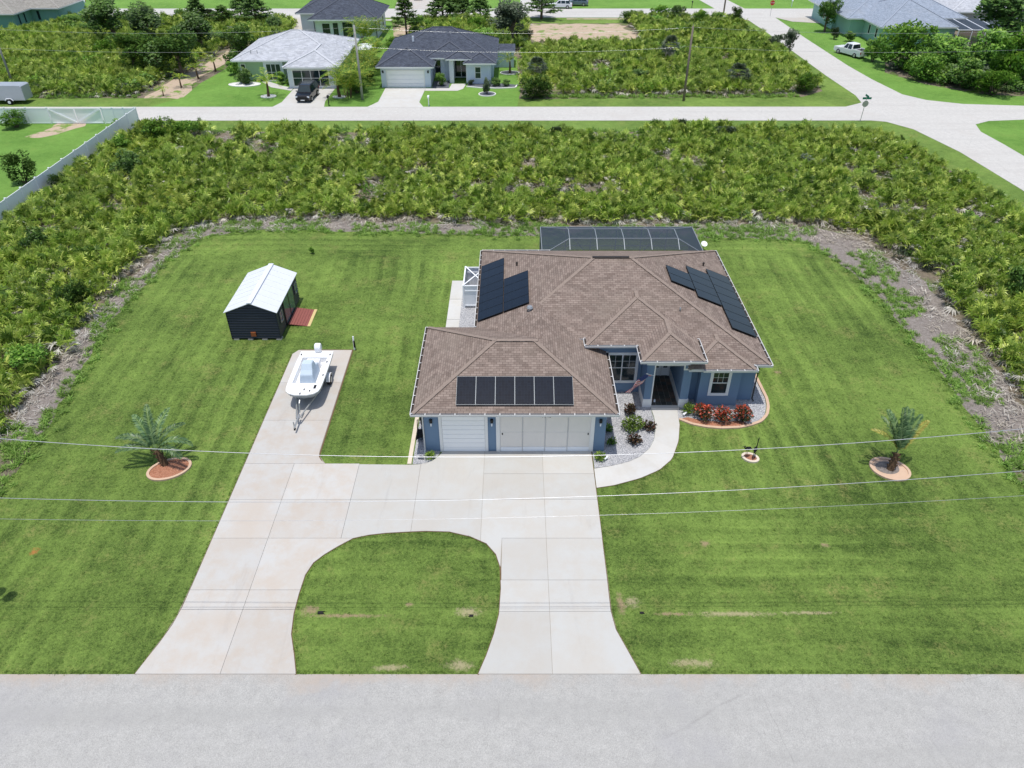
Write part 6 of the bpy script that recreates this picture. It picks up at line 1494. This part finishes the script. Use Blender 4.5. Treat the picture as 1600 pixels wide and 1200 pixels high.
for i in range(11):
    z0 = 0.10 + i * 0.192; z1 = min(z0 + 0.192, ze)
    x = sx1 - .06
    for ya, yb in ((sy0, 43.62), (46.12, sy1)): m = MB(); zm = z0 + (z1 - z0) * .42; m.face([(x + .006, ya, z0), (x + .006, yb, z0), (x + .062, yb, zm), (x + .062, ya, zm)]); m.face([(x + .062, ya, zm), (x + .062, yb, zm), (x + .006, yb, z1), (x + .006, ya, z1)]); m.build('siding_board', 'black_siding', SH, fix=False)
    m = MB(); x = sx0 + .06; m.face([(x - .07, sy0, z0), (x - .07, sy1, z0), (x - .012, sy1, z1), (x - .012, sy0, z1)]); m.face([(x, sy0, z0), (x, sy1, z0), (x - .07, sy1, z0), (x - .07, sy0, z0)]); m.build('siding_board', 'black_siding', SH, fix=False)
for sg, xe in ((-1, sx0 - .10), (1, sx1 + .10)):
    m = MB(); ya, yb = sy0 - .08, sy1 + .10; zz = ze + .02; th = .035
    m.face([(xe, ya, zz), (xe, yb, zz), (xr, yb, zr_), (xr, ya, zr_)]); m.face([(xe, ya, zz - th), (xe, yb, zz - th), (xr, yb, zr_ - th), (xr, ya, zr_ - th)]); m.face([(xe, ya, zz), (xr, ya, zr_), (xr, ya, zr_ - th), (xe, ya, zz - th)]); m.face([(xe, yb, zz), (xr, yb, zr_), (xr, yb, zr_ - th), (xe, yb, zz - th)]); m.face([(xe, ya, zz), (xe, yb, zz), (xe, yb, zz - th), (xe, ya, zz - th)])
    rp = m.build('roof_panel', 'white_metal_roof', SH)
    for k in range(1, 8):
        yy = ya + (yb - ya) * k / 8; MB().bar((xe, yy, zz + .012), (xr + (-sg * 0.0), yy, zr_ + .012), 0.03, 0.022).build('seam', 'white_metal_roof', rp)
MB().bar((xr, sy0 - .09, zr_ + .02), (xr, sy1 + .11, zr_ + .02), 0.34, 0.02).build('ridge_flashing', 'white_metal_roof', SH)
for yy in (43.66, 44.89):
    d = MB(); d.box(sx1 - .02, sx1 + .03, yy, yy + 1.2, 0.16, 2.06); dd = d.build('door', 'black_siding', SH); MB().box(sx1 + .031, sx1 + .036, yy + .10, yy + 1.1, 0.28, 1.98).build('pane', 'teal_glass', dd)
    MB().tube((sx1 + .04, yy + (1.12 if yy < 44 else .08), 1.05), (sx1 + .09, yy + (1.12 if yy < 44 else .08), 1.05), 0.025).build('handle', 'galvanised', dd)
for yy in (42.6, 46.55): window(SH, 'E', sx1 + .012, yy, yy + .55, 1.0, 1.75, 1, 2, 0, 0.05, 'galvanised', 'teal_glass')
MB().box(-17.55, -17.22, 42.005 - .06, 42.01, 0.34, 0.66).build('vent_board', 'rust_board', SH)
for k in range(4): MB().box(-18.8 + k * 0.95, -18.45 + k * 0.95, 42.0, 42.4, 0.0, 0.1).build('footing_block', 'concrete_pole', SH)
rp_ = thing('shed_ramp', 'dark red plank ramp in front of the shed doors', 'ramp', (-14.9, 44.9, 0))
for k in range(7):
    xa = -15.54 + k * 0.185; zf = lambda x: 0.20 - (x + 15.54) * 0.135
    m = MB(); m.bar((xa + .085, 43.75, zf(xa + .085)), (xa + .085, 46.0, zf(xa + .085)), 0.17, 0.04, up=(0.135, 0, 1)); m.build('plank', 'dark_red_plank', rp_)
MB().bar((-14.16, 43.72, 0.045), (-14.16, 46.02, 0.045), 0.2, 0.04).build('end_plank', 'straw_plank', rp_)
plant(BUSHES[0], -16.4, 55.0, 0.7, 0.26, 'tiny sapling on the back lawn behind the shed', None, 'shrub', 0.50)

# ------------------------------------------------------------------ boat and trailer
BX, BZ = -12.33, 0.0
TRL = thing('boat_trailer', 'galvanised boat trailer under the white boat', 'trailer', (BX, 36, 0))
for s in (-1, 1):
    MB().path([(BX + s * .62, 38.7, .50), (BX + s * .62, 35.4, .50), (BX + s * .06, 33.0, .48)], 0.045, 6).build('rail', 'galvanised', TRL)
    wz = MB().tube((BX + s * 1.10, 37.0, .38), (BX + s * .90, 37.0, .38), .33, .33, 18).build('wheel', 'black_rubber', TRL, bevel=0.03); MB().tube((BX + s * 1.12, 37.0, .38), (BX + s * 1.05, 37.0, .38), .19, .19, 14).build('rim', 'galvanised', wz)
    pts_ = [(BX + s * 1.0, 37.0 + .42 * math.cos(R(a)), .40 + .40 * math.sin(R(a))) for a in range(10, 171, 20)]
    f = MB()
    for a, b in zip(pts_[:-1], pts_[1:]): f.bar(a, b, 0.24, 0.02, up=(0, 0.01, 1))
    f.build('fender', 'motor_white', TRL); MB().bar((BX + s * .45, 35.2, .62), (BX + s * .45, 38.4, .62), .1, .06).build('bunk', 'black_rubber', TRL)
for yy in (35.4, 37.0, 38.5): MB().bar((BX - .62, yy, .50), (BX + .62, yy, .50), .07, .07).build('cross_member', 'galvanised', TRL)
MB().bar((BX - .92, 37.0, .40), (BX + .92, 37.0, .40), .06, .06).build('axle', 'galvanised', TRL)
MB().path([(BX, 33.4, .50), (BX, 32.2, .46)], .05, 6).build('tongue', 'galvanised', TRL)
MB().path([(BX, 33.55, .50), (BX, 33.75, 1.0), (BX, 33.95, 1.1)], .04, 6).build('winch_post', 'galvanised', TRL)
MB().tube((BX - .12, 32.55, .60), (BX - .12, 32.55, 0.08), .035, .035, 8).build('jack', 'galvanised', TRL); MB().tube((BX - .16, 32.55, .09), (BX - .08, 32.55, .09), .09, .09, 12).build('jack_wheel', 'black_rubber', TRL)
BT = thing('skiff_boat', 'white open skiff with covered console and white outboard on its trailer', 'boat', (BX, 36.5, 0.55))
st_ = [(38.80, .99), (37.6, 1.02), (36.4, 1.02), (35.4, 1.01), (34.9, .985), (34.62, .92), (34.40, .72), (34.26, .34)]
def ring_at(z, shr, fwd=0.0): return [(BX + (w_ - shr), y_ - fwd * max(0, (36 - y_)) / 1.8) for y_, w_ in st_] + [(BX - (w_ - shr), y_ - fwd * max(0, (36 - y_)) / 1.8) for y_, w_ in st_[::-1]]
top, mid, bot = ring_at(1.25, 0.0), ring_at(.95, .03, -.10), ring_at(.62, .30, -.5)
hull = MB(); n = len(top)
for i in range(n):
    j = (i + 1) % n
    hull.face([(*top[i], 1.25), (*top[j], 1.25), (*mid[j], .98), (*mid[i], .98)], 0); hull.face([(*mid[i], .98), (*mid[j], .98), (*bot[j], .60), (*bot[i], .60)], 1)
hull.face([(*p, .60) for p in bot], 1); hull.build('hull', ['hull_grey', 'hull_grey'], BT, smooth=False)
gw = MB()                                             # gunwale deck with an open cockpit
ins = [(38.05, .74), (36.4, .78), (35.35, .74)]
cx0, cx1, cy0, cy1 = BX - .76, BX + .76, 35.35, 38.10
front = [p for p in top if p[1] <= 35.4]
gw.face([(BX + w_, y_, 1.252) for y_, w_ in st_[3:]] + [(BX - w_, y_, 1.252) for y_, w_ in st_[:2:-1]])
gw.face([(BX - 1.0, 35.4, 1.252), (cx0, 35.4, 1.252), (cx0, 38.1, 1.252), (BX - 1.01, 38.1, 1.252)]); gw.face([(BX + 1.0, 35.4, 1.252), (cx1, 35.4, 1.252), (cx1, 38.1, 1.252), (BX + 1.01, 38.1, 1.252)][::-1]); gw.face([(BX - .99, 38.1, 1.252), (BX + .99, 38.1, 1.252), (BX + .98, 38.8, 1.252), (BX - .98, 38.8, 1.252)])
for a, b in (((cx0, 35.4), (cx0, 38.1)), ((cx1, 38.1), (cx1, 35.4)), ((cx0, 38.1), (cx1, 38.1)), ((cx1, 35.4), (cx0, 35.4))): gw.face([(*a, 1.252), (*b, 1.252), (*b, .88), (*a, .88)])
gw.face([(cx0, 35.4, .88), (cx1, 35.4, .88), (cx1, 38.1, .88), (cx0, 38.1, .88)])
gw.build('deck', 'gelcoat', BT, fix=False)
rub = MB(); pr = top[:len(st_)][::1]
for a, b in zip(top[:-1], top[1:]): rub.bar((*a, 1.22), (*b, 1.22), .05, .05)
rub.build('rub_rail', 'gelcoat', BT)
cv_ = MB(); prof = [(35.75, .90), (37.3, .90), (37.25, 1.45), (36.95, 1.55), (36.8, 1.98), (36.35, 2.02), (36.1, 1.7), (35.85, 1.5)]
cv_.extrude_x(prof, lambda y, z: BX - .46 + .14 * max(0, z - .9), lambda y, z: BX + .46 - .14 * max(0, z - .9)); cv_.build('console_cover', 'canvas_cover', BT, bevel=0.06)
MB().box(BX - .42, BX + .42, 37.4, 37.85, .885, 1.38).build('seat', 'gelcoat', BT, bevel=0.06)
om = MB(); prof = [(38.62, 1.27), (39.02, 1.27), (39.08, 1.55), (38.96, 1.78), (38.72, 1.80), (38.58, 1.6)]
om.extrude_x(prof, BX - .12, BX + .28)
ob_ = om.build('outboard_motor', 'motor_white', BT, bevel=0.07); MB().box(BX + .0, BX + .16, 38.82, 39.02, .45, 1.269).build('motor_leg', 'motor_white', ob_, bevel=0.03); MB().tube((BX + .08, 39.0, .55), (BX + .08, 39.2, .55), .13, .10, 10).build('propeller', 'grey_metal', ob_)
for x_, y_ in ((BX + .1, 34.75), (BX + .45, 34.62), (BX - .05, 34.35), (BX + .85, 37.6), (BX + .88, 38.4), (BX - .9, 38.4), (BX + .9, 36.2)): MB().box(x_ - .03, x_ + .03, y_ - .07, y_ + .07, 1.253, 1.29).build('cleat', 'black_metal', BT)
MB().box(BX + .6, BX + .74, 34.85, 35.2, 1.253, 1.27).build('hatch', 'black_metal', BT)
hp = thing('hose_post', 'short black hose post at the corner of the boat pad', 'post', (-10.5, 40.8, 0)); MB().bar((-10.5, 40.85, 0), (-10.52, 41.0, 0.95), 0.09, 0.09).build('post', 'white_vinyl', hp); MB().tube((-10.45, 40.78, 0.25), (-10.45, 40.78, 0.75), 0.07, 0.05, 8).build('hose_coil', 'black_rubber', hp)

# ------------------------------------------------------------------ white enclosure and cooling unit at the left wall
EN = thing('vinyl_enclosure', 'white vinyl pen with crossed top bars beside the left wall', 'enclosure', (-3.0, 47.7, 0)); ex0, ex1, ey0, ey1, ez = -3.56, -2.0, 46.3, 49.1, 1.8
for x_, y_ in ((ex0, ey0), (ex0, ey1), (ex1, ey0), (ex1, ey1)): MB().bar((x_, y_, 0), (x_, y_, ez + .05), .12, .12).build('post', 'white_vinyl', EN)
for a, b in (((ex0, ey0), (ex0, ey1)), ((ex0, ey0), (ex1, ey0)), ((ex0, ey1), (ex1, ey1))):
    A_, B_ = Vector((*a, 0)), Vector((*b, 0)); u_ = (B_ - A_).normalized() * .07
    MB().bar(A_ + u_ + Vector((0, 0, .95)), B_ - u_ + Vector((0, 0, .95)), .03, 1.6).build('panel', 'white_vinyl', EN)
    for z_ in (.22, 1.40, 1.78): MB().bar(A_ + u_ + Vector((0, 0, z_)), B_ - u_ + Vector((0, 0, z_)), .09, .09).build('rail', 'white_vinyl', EN)
for a, b, dz in (((ex0, ey0), (ex1, ey1), .0), ((ex0, ey1), (ex1, ey0), .03)): MB().bar((*a, ez + .06 + dz), (*b, ez + .06 + dz), .09, .03).build('cross_bar', 'white_vinyl', EN)
ac_unit(-2.6, 47.2, 'cooling unit inside the white pen', 0.042)

# hose reel cart beside the garage's left wall
HR = thing('hose_reel', 'black hose reel cart on the gravel beside the garage', 'hose reel', (-5.1, 32.2, 0.04)); hx, hy = -5.12, 31.75
MB().tube((hx - .22, hy, .45), (hx + .22, hy, .45), .24, .24, 18).build('drum', 'black_rubber', HR); 
for s in (-1, 1): MB().tube((hx + s * .22, hy, .45), (hx + s * .25, hy, .45), .34, .34, 20).build('flange', 'black_metal', HR)
MB().path([(hx - .28, hy + .1, .08), (hx - .28, hy + .5, 1.0), (hx + .28, hy + .5, 1.0), (hx + .28, hy + .1, .08)], .022, 6).build('handle', 'black_metal', HR)
for s in (-1, 1): MB().tube((hx + s * .3, hy, .14), (hx + s * .35, hy, .14), .12, .12, 14).build('wheel', 'black_rubber', HR)
PT = thing('potted_plant', 'dark potted plant behind the hose reel', 'potted plant', (-5.1, 33.0, 0.04)); MB().tube((-5.15, 33.1, .04), (-5.15, 33.1, .45), .18, .24, 14).build('pot', 'black_rubber', PT)
m = MB(); r_ = random.Random(5)
for i in range(60):
    az = r_.uniform(0, 6.28); el = R(r_.uniform(20, 85)); blade(m, (-5.15, 33.1, .45), (math.cos(az) * math.cos(el), math.sin(az) * math.cos(el), math.sin(el)), (-math.sin(az), math.cos(az), 0), r_.uniform(.3, .7), .03, r_.random(), .3)
m.build('leaves', 'dark_shrub_leaf', PT, tint=True)
tag(MB().prism([(-5.2, 30.05), (-4.85, 30.0), (-4.9, 30.2), (-5.1, 30.25)], .042, .16).build('garden_stone', 'dark_stone', bevel=0.03), 'dark stone on the gravel left of the garage', 'stone')

# ------------------------------------------------------------------ feature palms in rings
def feature_palm(x, y, label, lean, spec, trunk, seed):
    r = random.Random(seed); o = thing('young_palm', label, 'palm', (x, y, 0), 'young date palms on the front lawn')
    tk = MB(); top_ = (x + lean[0], y + lean[1], trunk); tk.path([(x, y, 0.04), (x + lean[0] * .5, y + lean[1] * .5, trunk * .55), top_], [.20, .17, .11], 10)
    for i in range(26):
        a = i * 2.4; z = .1 + trunk * .9 * i / 26; k = z / trunk; c = Vector((x + lean[0] * k, y + lean[1] * k, z)); d = Vector((math.cos(a), math.sin(a), 1.3)).normalized(); tk.bar(c + Vector((math.cos(a), math.sin(a), 0)) * .12, c + Vector((math.cos(a), math.sin(a), 0)) * .14 + d * .18, .07, .03)
    tk.build('trunk', 'palm_bark', o)
    for az, el, L, dr, mat in spec: frond(o, R(az), R(el), L, R(dr), mat, r, 34, .40, base=top_, thick=.022)
    return o
feature_palm(-18.72, 29.62, 'young arching palm in the red mulch ring on the left lawn', (-.28, .12, 0), [(175, 62, 2.4, 95, 'frond_leaf'), (160, 48, 2.3, 95, 'frond_leaf'), (192, 38, 2.1, 70, 'frond_leaf'), (110, 78, 2.6, 60, 'frond_leaf'), (75, 72, 2.5, 70, 'frond_leaf'), (40, 66, 2.2, 85, 'frond_leaf'), (10, 58, 2.3, 125, 'frond_leaf'), (-20, 48, 1.9, 110, 'frond_leaf'), (140, 76, 2.3, 60, 'frond_leaf')], .95, 3)
feature_palm(20.05, 29.25, 'young upright palm in the pale ring on the right lawn', (.12, .15, 0), [(150, 74, 2.4, 40, 'frond_leaf'), (172, 68, 2.3, 62, 'yellow_frond_leaf'), (128, 78, 2.5, 34, 'frond_leaf'), (100, 84, 2.6, 24, 'frond_leaf'), (80, 82, 2.6, 26, 'frond_leaf'), (60, 78, 2.5, 32, 'frond_leaf'), (38, 72, 2.4, 36, 'frond_leaf'), (22, 66, 2.3, 34, 'yellow_frond_leaf'), (185, 76, 2.0, 40, 'frond_leaf'), (110, 70, 2.4, 40, 'frond_leaf')], 1.05, 4)
garden_ring(-18.35, 29.25, 1.12, 0.82, 'oval ring of red mulch round the left lawn palm', 'terracotta_kerb', 'mulch', 0.45)
garden_ring(20.02, 29.25, 1.02, 0.86, 'oval terracotta ring round the right lawn palm', 'terracotta_kerb', 'terracotta_kerb', -0.5, inner=('grey_litter', .62, .5))

# ------------------------------------------------------------------ shrubs at the front of the house
def shrub_near(seed, x, y, h, rad, mat, label, group, leaves=520, leaf=.085):
    r = random.Random(seed); o = thing('shrub', label, 'shrub', (x, y, .04), group); mb = MB(); stm = MB()
    for i in range(leaves):
        d = Vector((r.gauss(0, 1), r.gauss(0, 1), r.gauss(0, 1))).normalized(); k = r.random() ** .35
        lump = 1 + .22 * math.sin(3.1 * d.x + seed) * math.cos(2.7 * d.y + seed * 2)
        p = Vector((x + d.x * rad * k * lump, y + d.y * rad * k * lump, .04 + h * .52 + d.z * h * .48 * k * lump)); u = (d + Vector((r.gauss(0, .6), r.gauss(0, .6), r.gauss(.3, .6)))).normalized(); v = u.orthogonal().normalized(); v.rotate(Matrix.Rotation(r.uniform(0, 3.1), 3, u)); L = leaf * r.uniform(.7, 1.3)
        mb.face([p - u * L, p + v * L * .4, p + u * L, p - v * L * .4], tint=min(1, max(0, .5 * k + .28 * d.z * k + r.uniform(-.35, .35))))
    mb.build('foliage', mat, o, tint=True)
    for i in range(5): a = r.uniform(0, 6.28); stm.path([(x, y, .03), (x + math.cos(a) * rad * .5, y + math.sin(a) * rad * .5, h * .6)], [.02, .008], 5)
    stm.build('stems', 'bark', o); return o
GR, GD, GG = 'red crotons in the terracotta bed', 'dark bronze shrubs in the gravel bed', 'green shrubs by the front walls'
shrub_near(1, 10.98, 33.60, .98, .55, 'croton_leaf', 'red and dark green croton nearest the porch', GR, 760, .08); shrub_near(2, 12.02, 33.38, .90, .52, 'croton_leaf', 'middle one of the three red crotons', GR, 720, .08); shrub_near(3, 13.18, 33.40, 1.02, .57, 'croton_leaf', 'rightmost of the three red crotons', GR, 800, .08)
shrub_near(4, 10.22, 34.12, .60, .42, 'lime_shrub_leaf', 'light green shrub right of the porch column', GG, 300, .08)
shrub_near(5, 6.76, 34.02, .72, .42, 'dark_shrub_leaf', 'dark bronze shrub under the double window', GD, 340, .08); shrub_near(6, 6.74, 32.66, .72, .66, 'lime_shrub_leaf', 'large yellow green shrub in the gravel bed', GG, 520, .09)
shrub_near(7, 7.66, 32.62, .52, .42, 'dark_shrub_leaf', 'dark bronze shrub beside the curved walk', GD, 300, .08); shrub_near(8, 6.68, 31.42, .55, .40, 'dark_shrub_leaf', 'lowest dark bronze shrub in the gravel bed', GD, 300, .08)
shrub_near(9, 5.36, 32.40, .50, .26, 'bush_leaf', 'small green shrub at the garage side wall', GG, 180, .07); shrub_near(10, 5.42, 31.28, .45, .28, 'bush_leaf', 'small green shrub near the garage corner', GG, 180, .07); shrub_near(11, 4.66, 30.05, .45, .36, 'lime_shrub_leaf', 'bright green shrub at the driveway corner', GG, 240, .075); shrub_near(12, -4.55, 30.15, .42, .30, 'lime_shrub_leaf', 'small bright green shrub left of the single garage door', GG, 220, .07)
def spot(x, y, label):
    o = thing('garden_spotlight', label, 'garden light', (x, y, .04), 'white garden spotlights'); MB().tube((x, y, .04), (x, y, .18), .02, .02, 6).build('stake', 'white_vinyl', o); MB().tube((x - .08, y - .05, .18), (x + .12, y + .06, .26), .07, .05, 8).build('lamp_head', 'white_vinyl', o)
spot(9.92, 33.82, 'white spotlight beside the light green shrub'); spot(4.95, 29.98, 'white spotlight by the driveway corner shrub')
tag(MB().tube((8.36, 35.05, .146), (8.36, 35.05, .30), .06, .05, 10).build('porch_lantern', 'white_vinyl'), 'small pale lantern standing on the porch floor', 'lantern')

# flag on the porch column
FL = thing('flag', 'striped flag hanging from a slanted pole on the porch column', 'flag', (8.05, 34.6, 2.6)); P0, P1 = Vector((8.02, 34.66, 2.32)), Vector((7.45, 33.95, 2.95))
MB().tube(P0, P1, .016, .014, 8).build('pole', 'white_vinyl', FL); MB().tube(P1, P1 + (P1 - P0).normalized() * .05, .03, .02, 8).build('finial', 'galvanised', FL)
cl_ = MB(); rows, cols = 13, 16; d = (P1 - P0)
def fp(i, j):                                   # i along the hoist (pole), j along the fly, swinging left in the breeze
    q = P0 + d * (.30 + .66 * i / rows); f = j / cols
    return (q.x - 1.0 * f - .05 * math.sin(f * 9 + i * .35), q.y + .10 * math.sin(f * 7 + i * .5) + (.34 * (i / rows) * f), q.z - .10 - 1.05 * f ** 1.5 - (i / rows) * .42 * f + .04 * math.sin(f * 11 + i))
for i in range(rows):
    for j in range(cols): cl_.face([fp(i, j), fp(i + 1, j), fp(i + 1, j + 1), fp(i, j + 1)], 2 if (i >= 6 and j < 7) else (0 if i % 2 == 0 else 1))
cl_.build('cloth', ['flag_red', 'flag_white', 'flag_blue'], FL, fix=False, smooth=True)

# lawn ornament: two black metal wading birds in a little kerbed ring
garden_ring(12.82, 30.15, .46, .36, 'small pale kerb ring under the metal birds', 'cream_kerb', 'mulch', -.5)
def bird(x, y, label, rz, neck):
    o = thing('metal_bird', label, 'lawn ornament', (0, 0, 0), 'black metal birds on the lawn'); b = MB()
    b.path([(-.24, 0, .52), (-.1, 0, .60), (.08, 0, .62), (.18, 0, .60)], [.015, .085, .10, .04], 8); b.path([(.16, 0, .62), (.27, 0, .74), (.22, 0, .74 + neck * .5), (.28, 0, .74 + neck)], [.045, .028, .022, .03], 7); b.path([(.28, 0, .74 + neck), (.46, 0, .72 + neck)], [.026, .004], 6); b.build('body', 'black_metal', o)
    for s in (-1, 1): MB().path([(.02, s * .05, .56), (.05, s * .05, .30), (.0, s * .05, .02)], .012, 5).build('leg', 'black_metal', o)
    place(o, (x, y, .07), rz)
bird(12.62, 30.22, 'lower black metal bird, left of the pair', R(200), .10); bird(12.98, 30.12, 'tall black metal bird, right of the pair', R(60), .42)

# culvert ends, satellite dish, lawn bits
def drain(x, y, rz, label, k=0.4):
    o = thing('drain_pipe', label, 'drain pipe', (0, 0, 0), 'culvert ends in the front swale'); t_ = MB()
    for i in range(14):
        a, b = 6.283 * i / 14, 6.283 * (i + 1) / 14; P = lambda t, q, r: (r * math.cos(t), q, .06 + r * math.sin(t) * .8)
        t_.face([P(a, -.30 + .22 * math.sin(a), .20), P(b, -.30 + .22 * math.sin(b), .20), P(b, .5, .20), P(a, .5, .20)]); t_.face([P(a, -.30 + .22 * math.sin(a), .17), P(b, -.30 + .22 * math.sin(b), .17), P(b, .5, .17), P(a, .5, .17)]); t_.face([P(a, -.30 + .22 * math.sin(a), .17), P(b, -.30 + .22 * math.sin(b), .17), P(b, -.30 + .22 * math.sin(b), .20), P(a, -.30 + .22 * math.sin(a), .20)])
    t_.build('pipe', 'black_rubber', o); place(o, (x, y, .0), rz, k)
drain(-8.3, 20.15, R(90), 'black culvert end at the left side of the grass island'); drain(-1.9, 20.0, R(-90), 'dark culvert end at the right side of the grass island', .3); drain(5.6, 20.15, R(90), 'dark culvert end in the grass right of the driveway', .3)
SD = thing('satellite_dish', 'small white satellite dish on a post behind the house', 'satellite dish', (15.5, 55.6, 0)); MB().tube((15.5, 55.6, 0), (15.5, 55.6, 0.6), .035, .035, 8).build('post', 'galvanised', SD)
ds_ = MB(); c = Vector((15.5, 55.55, 0.62)); ax = Vector((.1, -.55, .83)).normalized(); u = ax.orthogonal().normalized(); v = ax.cross(u)
for k in range(3):
    for i in range(18):
        a, b = 6.283 * i / 18, 6.283 * (i + 1) / 18; r0, r1 = .085 * k, .085 * (k + 1); Q = lambda t, r_: c + u * r_ * math.cos(t) + v * r_ * math.sin(t) + ax * (r_ * r_ * .5)
        ds_.face([Q(a, r0), Q(a, r1), Q(b, r1), Q(b, r0)])
ds_.build('dish', 'white_vinyl', SD, smooth=True); MB().tube(c, c + ax * .3, .012, .012, 6).build('feed_arm', 'galvanised', SD)
